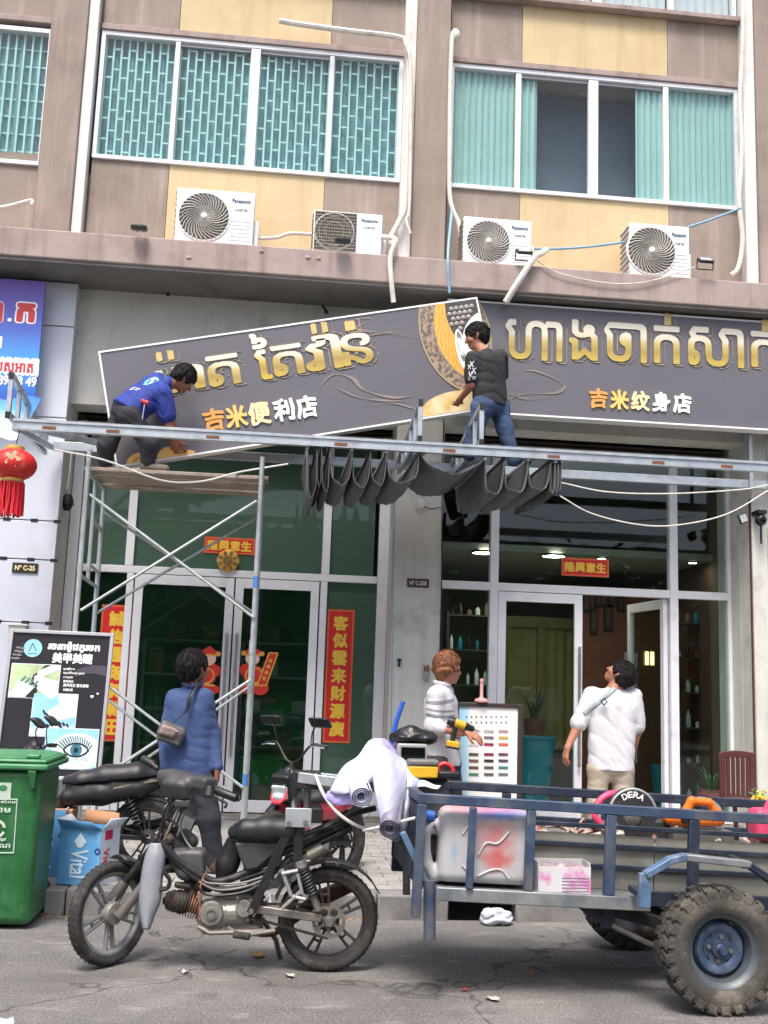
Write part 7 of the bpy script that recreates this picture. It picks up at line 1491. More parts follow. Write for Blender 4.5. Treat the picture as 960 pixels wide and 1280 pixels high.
JS = spray('jerry_sprayed', C(180, 180, 182), [(.07, oz + .03, .13, .15, C(188, 110, 108), .8), (.075, oz - .07, .09, .07, C(186, 82, 76), .75), (.08, oz + hh * .88, .2, .04, C(60, 110, 190), .8), (-.14, oz - .03, .02, .06, C(130, 168, 190), .7), (-.02, oz + hh, .3, .03, C(216, 120, 130), .6)])
sd.build('body', JS, ja)
k = MB(); Yf_ = Yj - .077
for pts in ([(-.1, .06), (-.07, .09), (-.07, -.1), (-.1, -.09)], [(-.02, -.04), (.02, .02), (.08, .02), (.14, .08)], [(-.02, -.14), (.05, -.11), (.1, -.11), (.14, -.15)]): k.tube(spline([V((xc + x, Yf_, zc_ + z)) for x, z in pts], 5), .006, 6)
k.build('moulded_rib', JC, ja); c = V((xc - hw - .0, Yj, zc_ + hh * .72)); MB().lathe([(.001, .05), (.026, .05), (.03, .045), (.03, 0)], c + V((.02, 0, .0)), (-1, 0, .1), 20).build('cap', mat('cap_blue', C(40, 96, 180), .4), ja)
tag(MB().tube(spline([c + V((-.03, 0, 0)), c + V((-.1, -.02, -.01)), c + V((-.2, .05, -.05)), c + V((-.32, .2, -.1))], 6), .008, 6).build('hose', WHITEP), 'thin pale hose leaving the blue jerry can cap', 'hose')
# pink patterned carton on the shelf
Yk_ = 5.56; a, b = P(670, 1076, Yk_), P(735, 1104, Yk_); zf = TT.__matmul__(V((b.x, Yk_, zbed - .02))).z
bx = thing('parts_carton', 'open white carton with pink print and loose parts on the trailer shelf', 'box', V(((a.x + b.x) / 2, Yk_ + .06, zf)))
CARTP = pattern('carton_print', 'noise', C(206, 204, 206), C(206, 130, 178), 9, .5, .62, .6); CARTI = mat('carton_inside', C(128, 104, 84), .8, var=.1)
th = .006; z1 = a.z; y0, y1 = Yk_ - .05, Yk_ + .1
for q in ((a.x, b.x, y0, y0 + th, zf, z1 - .02), (a.x, b.x, y1 - th, y1, zf, z1)): MB().box(*q).build('side', CARTP, bx)
for q in ((a.x, a.x + th, y0 + th + .001, y1 - th - .001, zf, z1), (b.x - th, b.x, y0 + th + .001, y1 - th - .001, zf, z1)): MB().box(*q).build('side', CARTP, bx)
MB().box(a.x + th, b.x - th, y0 + th, y1 - th, zf + .001, zf + .006).build('base', CARTI, bx)
k = MB()
for i in range(5): k.box(lerp(a.x, b.x, .45), b.x - .012, y0 - .0015, y0 - .0005, zf + .012 + i * .016, zf + .02 + i * .016 - .003)
k.build('printed_line', mat('print_grey', C(130, 120, 130), .6), bx, kind='stuff')
sd = SD(.007, .02); 
for i in range(7): sd.ell((lerp(a.x, b.x, .12 + .12 * i), Yk_ + .02 * (i % 3), z1 - .035), (.03, .025, .022 + .006 * (i % 2)))
sd.build('loose_part', mat('loose_plastic', C(170, 150, 150), .5, var=.4, vs=30), bx)
# cutting disc machine
def ring_tube(c, ax, r, w_, a0=0, a1=360, n=24): ax = V(ax).normalized(); u = V((1, 0, 0)); u = (u - ax * u.dot(ax)).normalized(); v = ax.cross(u); return [c + u * r * math.cos(rad(lerp(a0, a1, i / n))) + v * r * math.sin(rad(lerp(a0, a1, i / n))) for i in range(n + 1)]
Yq = 5.9; c = P(789, 1016, Yq); R = 30 * .0044
cs = thing('cutoff_saw', 'black cut-off saw with pale rimmed lettered disc guard and pink handle in trailer', 'saw', c - V((0, 0, .3)))
GRD = mat('saw_guard_black', C(52, 52, 54), .45, .2, var=.2, dirt=(C(110, 106, 100), .35, 9))
MB().lathe([(.001, -.03), (R * .98, -.03), (R, -.026), (R, .03), (.001, .03)], c, (0, 1, 0), 40).build('guard', GRD, cs)
MB().tube(ring_tube(c + V((0, -.028, 0)), (0, -1, 0), R * .98, 0, 0, 180), .008, 8).build('guard_rim', mat('guard_rim_grey', C(170, 172, 172), .4, .4), cs)
MB().lathe([(.001, -.05), (.02, -.05), (.03, -.045), (.045, -.04), (.05, -.031)], c - V((.005, 0, .02)), (0, 1, 0), 20).build('flange', STL, cs)
for i, ch in enumerate('DERA'):
    an = rad(118 - i * 19); d = V((math.cos(an), 0, math.sin(an))); e = V((math.sin(an), 0, -math.cos(an))); k = MB(); write(k, ch, c + d * R * .76 + V((0, -.031, 0)), e, d, .034, bold=.02, depth=.002, fit=(.03, .034)); k.build('letter', WHITEL, cs)
sd = SD(.008, .02); sd.box(c + V((.09, .03, -.09)), (.13, .06, .06), None, .02, .02); sd.cone(c + V((.0, .03, -.07)), c + V((.1, .05, -.1)), .05, .06); sd.build('motor', GRD, cs)
PINK = mat('pink_plastic', C(214, 72, 110), .45, var=.1)
MB().tube(spline([c + V((-.17, .02, -.06)), c + V((-.2, .02, -.02)), c + V((-.17, .03, .055)), c + V((-.1, .04, .095)), c + V((-.03, .05, .09))], 6), .02, 10).build('handle', PINK, cs)
MB().box(c.x - .12, c.x + .2, Yq - .08, Yq + .1, TT.__matmul__(V((c.x, Yq, zbed))).z, c.z - .13).build('base_plate', DARKM, cs, bevel=.004)
# orange saw
Yo = 5.85; c = P(872, 1017, Yo); og = thing('circular_saw', 'bright orange power saw with big loop handle lying in the trailer', 'saw', c - V((0, 0, .25))); ORG = mat('orange_plastic', C(226, 112, 28), .4, var=.06, dirt=(C(140, 90, 50), .25, 9))
m_ = .0044
sd = SD(.006, .015); sd.limb([c + V((-35 * m_, 0, -6 * m_)), c + V((-12 * m_, 0, -8 * m_)), c + V((28 * m_, 0, -8 * m_))], [.04, .036, .028]); sd.limb([c + V((-16 * m_, 0, 0)), c + V((-8 * m_, .0, 15 * m_)), c + V((15 * m_, 0, 14 * m_)), c + V((24 * m_, 0, 2 * m_)), c + V((26 * m_, 0, -6 * m_))], [.028, .022, .02, .024, .028]); sd.build('body', ORG, og)
MB().lathe([(.001, -.03), (.02, -.03), (.024, -.02), (.024, 0)], c + V((-20 * m_, -.035, -6 * m_)), (0, 1, 0), 16).build('knob', BLACK, og); MB().lathe([(.001, 0), (.035, 0), (.04, .01), (.04, .06)], c + V((-34 * m_, 0, -6 * m_)), (1, 0, 0), 18).build('motor_cap', ORG, og)
MB().lathe([(.1, -.012), (.118, -.012), (.118, .03), (.1, .03)], c + V((12 * m_, .05, -8 * m_)), (0, 1, 0), 30).build('blade_guard', mat('guard_rim_grey', C(170, 172, 172), .4, .4), og); MB().box(c.x - .16, c.x + .18, Yo - .06, Yo + .1, TT.__matmul__(V((c.x, Yo, zbed))).z + .2, c.z - .085).build('sole_plate', STL, og, bevel=.003)
MB().prism([c + V((8 * m_, -.03, 0)), c + V((22 * m_, -.03, -2 * m_)), c + V((16 * m_, -.03, -10 * m_))], (0, .012, 0)).build('vent', BLACK, og)
c = P(955, 1030, 5.85); pk = thing('tool_case', 'bright pink plastic tool case at the trailer end of view', 'case', c - V((0, 0, .12))); sd = SD(.008, .02); sd.box(c + V((.1, 0, 0)), (.17, .07, .085), None, .01, .03); sd.build('body', PINK, pk); MB().tube(spline([c + V((.0, -.02, .08)), c + V((.04, -.02, .13)), c + V((.16, -.02, .13)), c + V((.2, -.02, .08))], 6), .016, 8).build('handle', PINK, pk); MB().box(c.x + .01, c.x + .06, 5.77, 5.779, c.z - .03, c.z + .01).build('latch', mat('pink_dark', C(150, 40, 74), .4), pk)
# scrap heaped behind the side sheet
k = MB(); random.seed(3)
for i in range(130):
    x = random.uniform(1.3, 3.3); y = random.uniform(5.75, 6.25); z = TT.__matmul__(V((x, y, zbed + random.uniform(.12, .27)))).z; d = V((random.uniform(-1, 1), random.uniform(-1, 1), random.uniform(-.4, .4))).normalized(); L = random.uniform(.03, .12); k.obox((x, y, z), d * L, d.orthogonal().normalized() * random.uniform(.006, .02), d.cross(d.orthogonal()).normalized() * .006)
tag(k.build('scrap_offcuts', pattern('scrap_mix', 'noise', C(190, 180, 168), C(110, 60, 44), 14, .4, .6, .6)), 'loose metal and plastic offcuts heaped in the trailer bed', 'scrap', None, 'stuff')
MB_ = tb; k = MB(TT); k.box(x0 + .06, 3.6, 5.72, 6.32, zbed - .016, zbed + .12); tag(k.build('folded_tarpaulin', mat('tarp_dark', C(66, 66, 66), .7, var=.2, bump=.4)), 'dark folded tarpaulin flat under the tools in the trailer', 'tarpaulin')
# crate, charger, bag, yellow box, red grip at the trailer front
zb_ = TT.__matmul__(V((1.0, 6.1, zbed + .12))).z
CR = mat('crate_grey', C(84, 86, 86), .55, var=.12); ya, yb = 6.0, 6.28
ca, cb2 = P(494, 962, 6.15), P(552, 975, 6.15)
cr_ = thing('tool_crate', 'dark grey tool crate under the charger and yellow toolbox at the trailer front', 'crate', V(((ca.x + cb2.x) / 2, 6.15, zb_))); MB().box(ca.x, cb2.x, ya, yb, zb_, cb2.z).build('body', CR, cr_, bevel=.01); MB().box(ca.x - .008, cb2.x + .008, ya - .008, yb + .008, cb2.z + .001, cb2.z + .02).build('rim', BLACK, cr_, bevel=.005)
pa, pb = P(495, 928, 6.15), P(531, 957, 6.15); z_ = cb2.z + .021
ch = thing('battery_charger', 'grey boxed charger with dark window under a black bag at the trailer front', 'charger', V(((pa.x + pb.x) / 2, 6.15, z_))); MB().box(pa.x, pb.x, 6.06, 6.26, z_, pa.z).build('body', mat('charger_grey', C(150, 152, 150), .45, var=.08), ch, bevel=.01); MB().box(pa.x + .02, pb.x - .015, 6.052, 6.0595, z_ + .045, pa.z - .02).build('window', mat('lens_dark', C(10, 10, 14), .05), ch); MB().box(pa.x, pb.x, 6.055, 6.0595, z_ + .018, z_ + .03).build('trim', BLACK, ch)
sd = SD(.008, .04); bz = pa.z; sd.limb([(pa.x - .02, 6.15, bz + .02), ((pa.x + pb.x) / 2, 6.15, bz + .045), (pb.x + .02, 6.15, bz + .03)], [.03, .05, .035]); sd.ell((pa.x + .06, 6.1, bz + .03), (.07, .05, .03)); sd.ell((pb.x, 6.12, bz + .025), (.06, .05, .03))
tag(sd.build('black_bag', mat('bin_bag_black', C(26, 26, 28), .3, var=.2, bump=.3, bs=60), None, noise=wrinkle(.012, 34, 41)), 'crumpled black plastic bag lying on the charger', 'bag')
ta, tb2 = P(508, 947, 6.03), P(543, 966, 6.03); tx = thing('yellow_toolbox', 'grey lidded toolbox with yellow lower half beside the vinyl sheet', 'toolbox', V(((ta.x + tb2.x) / 2, 5.97, tb2.z))); MB().box(ta.x, tb2.x, 5.9, 5.995, tb2.z - .02, lerp(tb2.z, ta.z, .55)).build('body', mat('toolbox_yellow', C(208, 166, 40), .45), tx, bevel=.008); MB().box(ta.x - .005, tb2.x + .005, 5.895, 5.997, lerp(tb2.z, ta.z, .56), ta.z).build('lid', mat('toolbox_lid', C(104, 104, 100), .5), tx, bevel=.012)
c = P(553, 966, 6.0); rg = thing('hand_sander', 'black based hand tool with a red loop grip on the trailer rail', 'tool', c); MB().box(c.x - .05, c.x + .09, 5.94, 6.04, c.z - .025, c.z + .01).build('base', BLACK, rg, bevel=.008); MB().tube(spline([c + V((-.025, 0, .005)), c + V((-.02, 0, .035)), c + V((.015, 0, .05)), c + V((.05, 0, .03)), c + V((.06, 0, .0))], 6), .013, 10).build('grip', mat('tool_red', C(200, 50, 54), .4), rg)
st_ = MB().tube([P(489, 930, 6.3), P(496, 900, 6.3), P(504, 877, 6.3)], .014, 10); tag(st_.build('blue_stick', mat('stick_blue', C(40, 90, 190), .4)), 'blue stick with dark tip leaning up behind the vinyl sheet', 'stick')
# ================================================================ white and lilac vinyl sheet draped over the coupling
VIN = mat('vinyl_white', C(190, 194, 214), .45, var=.03, vs=5, bump=.08, bs=30); VINP = mat('vinyl_lilac_back', C(172, 160, 216), .45, var=.05, vs=5); VING = mat('vinyl_grey_back', C(122, 118, 138), .45, var=.06)
vs_ = thing('vinyl_sheet', 'big white vinyl sheet with lilac back draped and rolled over the trailer coupling', 'sheet', P(470, 1000, 5.95))
def vsheet(nm, m, ctrl, nu=6, off=.004):
    """ctrl: rows of (px, py, Y); smoothed into a sheet"""
    rows = [spline([P(*p) for p in r], nu) for r in ctrl]; cols = list(zip(*rows)); cols = [spline(list(c), nu) for c in cols]
    fl = lambda p: V((0, (.011 * abs(math.sin(p.x * 31 + p.z * 19)) + .007 * abs(math.sin(p.x * 57 - p.z * 47 + 1))), .004 * math.sin(p.x * 60)))
    return MB().grid([[p + fl(p) for p in r] for r in zip(*cols)]).build(nm, m, vs_, solid=off, angle=70)
vsheet('left_drape', VIN, [[(462, 926, 6.0), (470, 922, 6.03), (478, 926, 6.06), (487, 936, 6.08)], [(446, 946, 5.9), (460, 945, 5.92), (472, 948, 5.9), (484, 955, 5.95)], [(426, 962, 5.84), (446, 968, 5.8), (462, 966, 5.76), (478, 972, 5.8)], [(412, 990, 5.82), (432, 993, 5.77), (450, 985, 5.72), (466, 978, 5.75)]])
vsheet('right_drape', VIN, [[(472, 930, 5.96), (484, 936, 5.92), (496, 944, 5.96), (505, 956, 6.0)], [(466, 955, 5.8), (482, 958, 5.75), (497, 962, 5.8), (510, 968, 5.88)], [(468, 985, 5.7), (482, 990, 5.66), (496, 990, 5.7), (508, 994, 5.8)], [(474, 1015, 5.66), (484, 1020, 5.62), (497, 1020, 5.66), (505, 1024, 5.76)], [(478, 1040, 5.66), (487, 1050, 5.62), (496, 1052, 5.66), (500, 1050, 5.74)]])
vsheet('right_wing', VIN, [[(492, 940, 6.0), (508, 952, 6.0), (526, 962, 5.98)], [(502, 960, 5.9), (513, 972, 5.86), (525, 975, 5.9)], [(506, 985, 5.82), (512, 998, 5.8), (519, 1000, 5.86)], [(500, 1030, 5.72), (502, 1040, 5.7), (506, 1046, 5.74)]])
vsheet('lilac_fold', VINP, [[(470, 924, 6.1), (479, 924, 6.12), (490, 930, 6.14), (500, 944, 6.14)], [(476, 940, 6.02), (482, 942, 6.04), (490, 946, 6.05), (498, 952, 6.06)]])
vsheet('lilac_fold', VINP, [[(410, 990, 5.84), (430, 985, 5.8), (452, 984, 5.78)], [(406, 999, 5.84), (428, 1001, 5.8), (446, 1002, 5.78)], [(412, 1005, 5.84), (430, 1007, 5.8), (444, 1006, 5.78)]])
vsheet('tail_strip', VIN, [[(522, 975, 5.9), (536, 978, 5.88), (552, 983, 5.86)], [(520, 983, 5.88), (534, 985, 5.86), (548, 986, 5.85)]])
def roll(px, py, Y, r, m, dvec, L, nm='rolled_end'):
    c = P(px, py, Y); d = V(dvec).normalized(); u = d.orthogonal().normalized(); v = d.cross(u); rows = []
    for i in range(64): a = i * .32; rr = r * (1 - .62 * i / 63); o = c + (u * math.cos(a) + v * math.sin(a)) * rr; rows.append([o, o + d * L * .5, o + d * L])
    MB().grid(rows).build(nm, m, vs_, solid=.003, angle=70)
roll(452, 996, 5.68, .06, VIN, (-.08, 1, .35), .3); roll(487, 1036, 5.57, .058, VING, (.2, 1, .45), .26)
MB().tube(spline([P(394, 968, 5.9), P(404, 992, 5.86), P(420, 1014, 5.84), P(442, 1030, 5.84), P(470, 1040, 5.86)], 8), .009, 8).build('tie_rope', mat('rope_white', C(214, 214, 208), .8), vs_)
# ================================================================ bin, cartons, board, chair, pots
GB = mat('bin_green', C(30, 92, 46), .42, var=.12, vs=5, bump=.1, dirt=(C(70, 130, 84), .4, 5), streak=(C(84, 142, 96), .35)); GBL = mat('bin_lid_green', C(58, 124, 78), .42, var=.08, dirt=(C(100, 160, 116), .4, 5)); STK = mat('bin_print', C(196, 214, 200), .5)
yb0 = 6.86; p0, p1 = P(36, 1160, yb0), P(54, 962, yb0)
bn_ = thing('wheelie_bin', 'tall green wheelie bin with pale lid rim standing on the road by the kerb', 'bin', V((p0.x - .25, yb0 + .27, 0)))
xr_b, xr_t = p0.x, p1.x; xl_b, xl_t = xr_b - .5, xr_t - .58; zt_b = p1.z
MB().add([(xl_b, yb0 + .03, .02), (xr_b, yb0 + .03, .02), (xr_b, yb0 + .5, .02), (xl_b, yb0 + .5, .02), (xl_t, yb0 - .03, zt_b), (xr_t, yb0 - .03, zt_b), (xr_t, yb0 + .6, zt_b), (xl_t, yb0 + .6, zt_b)], [(3, 2, 1, 0), (4, 5, 6, 7), (0, 1, 5, 4), (1, 2, 6, 5), (2, 3, 7, 6), (3, 0, 4, 7)]).build('body', GB, bn_, bevel=.05, seg=4)
zr0 = zt_b - .01; MB().box(xl_t - .03, xr_t + .04, yb0 - .065, yb0 + .63, zt_b - .002, zt_b + .035).build('rim', GBL, bn_, bevel=.012); MB().box(xl_t - .02, xr_t + .03, yb0 - .055, yb0 + .62, zt_b + .036, zt_b + .062).build('lid', GBL, bn_, bevel=.012); MB().add([(xl_t - .01, yb0 - .04, zt_b + .063), (xr_t + .005, yb0 - .04, zt_b + .063), (xr_t + .005, yb0 + .6, zt_b + .063), (xl_t - .01, yb0 + .6, zt_b + .063), (xl_t + .06, yb0 + .03, zt_b + .085), (xr_t - .06, yb0 + .03, zt_b + .085), (xr_t - .06, yb0 + .5, zt_b + .085), (xl_t + .06, yb0 + .5, zt_b + .085)], [(3, 2, 1, 0), (4, 5, 6, 7), (0, 1, 5, 4), (1, 2, 6, 5), (2, 3, 7, 6), (3, 0, 4, 7)]).build('lid_crown', GBL, bn_, bevel=.01)
MB().box(xr_t - .1, xr_t - .02, yb0 - .04, yb0 + .02, zt_b + .066, zt_b + .09).build('lid_grip', GBL, bn_, bevel=.008)
for x in (xr_t - .06, xl_t + .1): MB().prism([V((x - .02, yb0 - .032, zt_b - .004)), V((x + .03, yb0 - .032, zt_b - .004)), V((x + .03, yb0 - .028, zt_b - .1)), V((x + .01, yb0 - .026, zt_b - .12))], (0, -.03, 0)).build('rim_rib', GB, bn_, bevel=.004)
for x in (xl_b + .03, xr_b - .03): MB().tube([(x - .03, yb0 + .5, .1), (x + .03, yb0 + .5, .1)], .1, 20).build('wheel', RUB, bn_)
def onbin(px, py): return P(px, py, yb0 - .0)
Ub = V((1, 0, 0)); Vb = V((0, -.055, 1)).normalized(); Nb = V((0, -1, -.055)).normalized()
def bp(px, py):
    q = P(px, py, yb0); t = (q.z - .02) / (zt_b - .02); y = lerp(yb0 + .03, yb0 - .03, t) - .002; return P(px, py, y)
k = MB(); a, b = bp(-8, 978), bp(13, 999); k.obox((a + b) / 2 + Nb * .001, Ub * (b.x - a.x) / 2, Vb * (a.z - b.z) / 2, Nb * .001); k.build('sticker', mat('sticker_pale', C(190, 206, 190), .5), bn_); k = MB(); c = bp(4, 985); put(k, region(ell2(0, 0, .025, .018), -.04, .04, -.03, .03, .005), c + Nb * .002, Ub, Vb, .0015, Nb); k.build('sticker_leaf', mat('leaf_green_print', C(60, 130, 84), .5), bn_)
k = MB(); a, b = bp(-40, 999), bp(20, 1065)
for q in ((bp(21.5, 999), bp(17, 1066)), (bp(-40, 1066), bp(17, 1066)), (bp(-40, 999), bp(21.5, 999))): k.tube([q[0], q[1]], .004, 4)
k.build('print_border', STK, bn_)
for s, x0_, x1_, y0_, y1_ in (('សូមទុកដាក់សំរាម', -38, 20, 1000, 1004), ('សំរាម', -18, 14, 1007, 1015), ('TRASH BIN', -30, 13, 1017, 1022), ('ឲ្យបានត្រឹមត្រូវ', -30, 8, 1046, 1051), ('អរគុណ', -22, 13, 1055, 1061)): 
    if s == 'TRASH BIN': continue
    k = MB(); a, b = bp(x0_, y1_), bp(x1_, y0_); O = V((0, a.y, 0)); place(k, glyph(s, .02, .045), O, Ub, V((0, 0, 1)), (a.x, b.x, a.z, b.z), .004); k.build('lettering', STK, bn_)
c = bp(-4, 1036); k = MB(); put(k, region(lambda X, Y: np.maximum(np.abs(np.hypot(X, Y) - .045) - .008, -(np.abs(np.mod(np.arctan2(Y, X) + .4, 2.094) - .3) - .25)), -.07, .07, -.07, .07, .006), c, Ub, Vb, .004, Nb); k.build('recycle_mark', STK, bn_)
# bottled water cartons
CB = mat('carton_blue', C(92, 158, 208), .6, var=.1, vs=4, dirt=(C(150, 196, 226), .45, 3)); CBR = mat('carton_brown', C(172, 128, 92), .8, var=.08); CWH = mat('carton_white', C(206, 216, 224), .6, var=.05, dirt=(C(170, 186, 196), .4, 5))
def carton(c0, ang, w_, d_, h_, label, full):
    o = V((c0.x, c0.y, .162)); t = thing('water_carton', label, 'carton', o, 'blue bottled water cartons'); M_ = Matrix.Translation(o) @ Matrix.Rotation(ang, 4, 'Z'); th = .006
    for nm, q, m in (('front_side', (0, w_, 0, th, 0, h_), CB), ('end_side', (w_ - th, w_, th + .0005, d_ - th - .0005, 0, h_), CWH), ('rear_side', (0, w_, d_ - th, d_, 0, h_), CB), ('end_side', (0, th, th + .0005, d_ - th - .0005, 0, h_), CB), ('base', (th, w_ - th, th, d_ - th, .001, .008), CBR)): MB(M_).box(*q).build(nm, m, t)
    if full:
        MB(M_).grid([[(0, 0, h_), (w_, 0, h_)], [(-.01, -.035, h_ + .055), (w_ - .05, -.05, h_ + .05)]]).build('flap', CB, t, solid=.005); MB(M_).grid([[(w_, .01, h_), (w_, d_ - .01, h_)], [(w_ + .05, .02, h_ + .07), (w_ + .06, d_ - .02, h_ + .06)]]).build('flap', CWH, t, solid=.005); MB(M_).grid([[(.01, d_, h_), (w_ - .01, d_, h_)], [(.02, d_ + .03, h_ + .09), (w_ - .03, d_ + .02, h_ + .08)]]).build('flap', CBR, t, solid=.005); MB(M_).grid([[(0, .01, h_), (0, d_ - .01, h_)], [(-.05, .03, h_ + .05), (-.06, d_ - .03, h_ + .06)]]).build('flap', CWH, t, solid=.005)
    R3 = M_.to_3x3(); Uw, Nw = R3 @ V((1, 0, 0)), R3 @ V((0, -1, 0))
    # lettering runs down the front, read from the side
    k = MB(); O = M_ @ V((w_ * .5, 0, h_ * .38)); write(k, 'Vital', O, V((0, 0, -1)), Uw, .1, fit=(h_ * .5, w_ * .42), bold=.01, depth=.003, N=Nw); k.build('lettering', mat('print_pale', C(206, 226, 236), .5), t)
    dr = lambda X, Y: np.minimum(ell2(0, -.012, .03, .03)(X, Y), np.maximum(np.abs(X) * 1.4 + (Y - .055), -Y - .01))
    k = MB(); put(k, region(dr, -.05, .05, -.05, .07, .006), M_ @ V((w_ * .5, 0, h_ * .78)), Uw, V((0, 0, 1)), .003, Nw); k.build('drop_mark', mat('print_pale', C(206, 226, 236), .5), t)
    k = MB(); put(k, region(lambda X, Y: np.abs(np.hypot(X, Y) - .016) - .004, -.03, .03, -.03, .03, .004), M_ @ V((w_ * .93, 0, h_ * .62)), Uw, V((0, 0, 1)), .003, Nw); k.build('round_mark', mat('print_navy', C(40, 60, 120), .5), t)
    Ue, Ne = R3 @ V((0, 1, 0)), R3 @ V((1, 0, 0)); k = MB(); O = M_ @ V((w_, d_ * .3, h_ * .45)); write(k, 'Vital', O, V((0, 0, -1)), Ue, .06, fit=(h_ * .4, d_ * .3), bold=.01, depth=.003, N=Ne); k.build('lettering', mat('print_crimson', C(190, 30, 80), .5), t)
    MB(M_).box(w_, w_ + .002, .05, .15, h_ * .8, h_ * .97).build('print_block', mat('print_crimson', C(190, 30, 80), .5), t)
    return t
ca_ = P(70, 1112, 7.42); ca_.y = 7.40
carton(P(70, 1110, 7.5), -rad(20), .3, .26, P(70, 1034, 7.5).z - .162, 'opened blue bottled water carton on the kerb nearer the turned front wheel', True)
c2 = P(58, 1100, 7.66); carton(V((c2.x - .16, 7.72, 0)), rad(4), .24, .26, .44, 'blue bottled water carton tucked behind the green bin', False)
c = P(66, 1018, 7.8); bc = thing('brown_carton', 'brown cardboard box standing behind the blue cartons', 'carton', V((c.x, 7.95, .162))); MB().box(c.x - .2, c.x + .12, 7.85, 8.1, .162, P(66, 1012, 7.85).z).build('body', CBR, bc, bevel=.004); MB().box(c.x - .04, c.x + .0, 7.845, 7.8495, .17, P(66, 1012, 7.85).z - .01).build('tape', mat('tape', C(196, 170, 120), .3), bc)
# colour chart board
Yc_ = 9.0; a, b = P(574, 884, Yc_), P(646, 978, Yc_); zc0 = .165; x0c, x1c = a.x, b.x; ztc = (a.z + P(640, 884, Yc_).z) / 2
cb_ = thing('colour_chart_board', 'dark framed white board of colour swatches standing beside the man with the drill', 'sign', V(((x0c + x1c) / 2, Yc_, zc0)))
WB = mat('chart_white', C(226, 226, 222), .4, var=.02)
MB().box(x0c, x1c, Yc_, Yc_ + .02, .45, ztc).build('sheet', gradient('chart_sheet', [(0, C(150, 200, 226)), (.14, C(176, 214, 232)), (.2, C(228, 228, 224)), (1, C(232, 230, 226))], 0, .4), cb_)
FRD = mat('chart_frame', C(58, 48, 44), .45)
for q in ((x0c - .035, x0c - .001, .165, ztc + .035), (x1c + .001, x1c + .04, .165, ztc + .035)): MB().box(q[0], q[1], Yc_ - .015, Yc_ + .03, q[2], q[3]).build('frame_bar', FRD, cb_, bevel=.004)
for q in ((ztc + .001, ztc + .035), (.41, .449)): MB().box(x0c, x1c, Yc_ - .015, Yc_ + .03, q[0], q[1]).build('frame_bar', FRD, cb_, bevel=.004)
MB().bar((x0c + .25, Yc_ + .05, ztc - .1), (x0c + .25, Yc_ + .45, .17), .03, .02).build('rear_strut', FRD, cb_)
cols = [[(196, 170, 160), (176, 170, 168), (178, 152, 150)], [(60, 60, 60), (112, 108, 120), (196, 168, 96)], [(210, 196, 190), (150, 40, 74), (208, 100, 84)], [(92, 84, 80), (142, 40, 70), (110, 66, 92)], [(120, 84, 66), (58, 50, 56), (74, 72, 82)], [(96, 82, 74), (84, 86, 90), (66, 124, 122)], [(86, 128, 108), (88, 92, 96), (112, 112, 120)]]
ys_ = [914, 922, 930.5, 943, 951, 959.5, 968]
for r, yy in enumerate(ys_):
    for q, xx in enumerate((592, 611, 629)):
        p = P(xx, yy, Yc_); m = mat('swatch_%d_%d_%d' % cols[r][q], C(*cols[r][q]), .4, var=.25, vs=40); MB().box(p.x - .04, p.x + .04, Yc_ - .004, Yc_ - .0005, p.z - .011, p.z + .011).build('swatch', m, cb_)
for r, yy in enumerate((896, 903)):
    for q in range(9):
        p = P(583 + q * 6.2, yy, Yc_); k = MB(); k.lathe([(.001, -.003), (.008, -.003), (.008, 0)], V((p.x, Yc_, p.z)), (0, 1, 0), 8); k.build('dot', mat('dot_grey', C(130, 128, 130), .5), cb_)
p = P(608, 889, Yc_); k = MB(); write(k, 'COLOR', V((p.x, Yc_ - .001, p.z)), *E3, .02, fit=(.16, .016)); 
c = P(602, 878, Yc_); pp = thing('pink_plunger', 'pink stick on a flat round base on top of the colour board', 'plunger', V((c.x, Yc_ + .01, ztc + .036))); MB().lathe([(.001, 0), (.05, 0), (.06, .012), (.055, .03), (.02, .04), (.014, .05), (.014, .17), (.018, .175), (.016, .2), (.001, .2)], V((c.x, Yc_ + .01, ztc + .036)), (0, 0, 1), 16).build('body', mat('pink_pale', C(206, 150, 146), .5), pp)
# brown plastic chair at the far right
Yh = 9.9; a, b = P(897, 940, Yh), P(944, 1000, Yh); CHB = mat('chair_brown', C(92, 48, 46), .45, var=.08, dirt=(C(120, 80, 74), .25, 6))
ct = thing('plastic_chair', 'dark red-brown plastic chair with slatted back by the far pillar', 'chair', V(((a.x + b.x) / 2, Yh + .2, .165)))
zs_ = .6; xa_, xb_ = a.x, b.x; zt_c = a.z
def chair_pt(u, v): return V((lerp(xa_ + .03 * (1 - v), xb_ + .02 * (1 - v), u), Yh - .06 * v + .02, lerp(zs_, zt_c, v) + .02 * math.sin(math.pi * u) * v))
for u0, u1 in ((0, .16), (.84, 1)): MB().grid([[chair_pt(lerp(u0, u1, i / 2), j / 6) for i in range(3)] for j in range(7)], (0, .03, 0)).build('back_post', CHB, ct, bevel=.006)
for i in range(5): u = .2 + i * .135; MB().grid([[chair_pt(u + s * .045, j / 6 * .84 + .02) + V((0, .004, 0)) for s in (0, 1, 2)] for j in range(7)], (0, .018, 0)).build('slat', CHB, ct)
MB().grid([[chair_pt(.165 + .67 * i / 6, .86 + .14 * j / 2) for i in range(7)] for j in range(3)], (0, .03, 0)).build('top_rail', CHB, ct, bevel=.006)
MB().box(xa_ - .02, xb_ + .02, Yh + .02, Yh + .45, zs_ - .03, zs_ - .001).build('seat', CHB, ct, bevel=.01)
for x in (xa_ + .02, xb_ - .02):
    for y in (Yh + .05, Yh + .42): MB().bar((x, y, zs_ - .031), (x + (.02 if x > 3.5 else -.02), y, .166), .04, .035, (0, 1, 0)).build('leg', CHB, ct, bevel=.006)
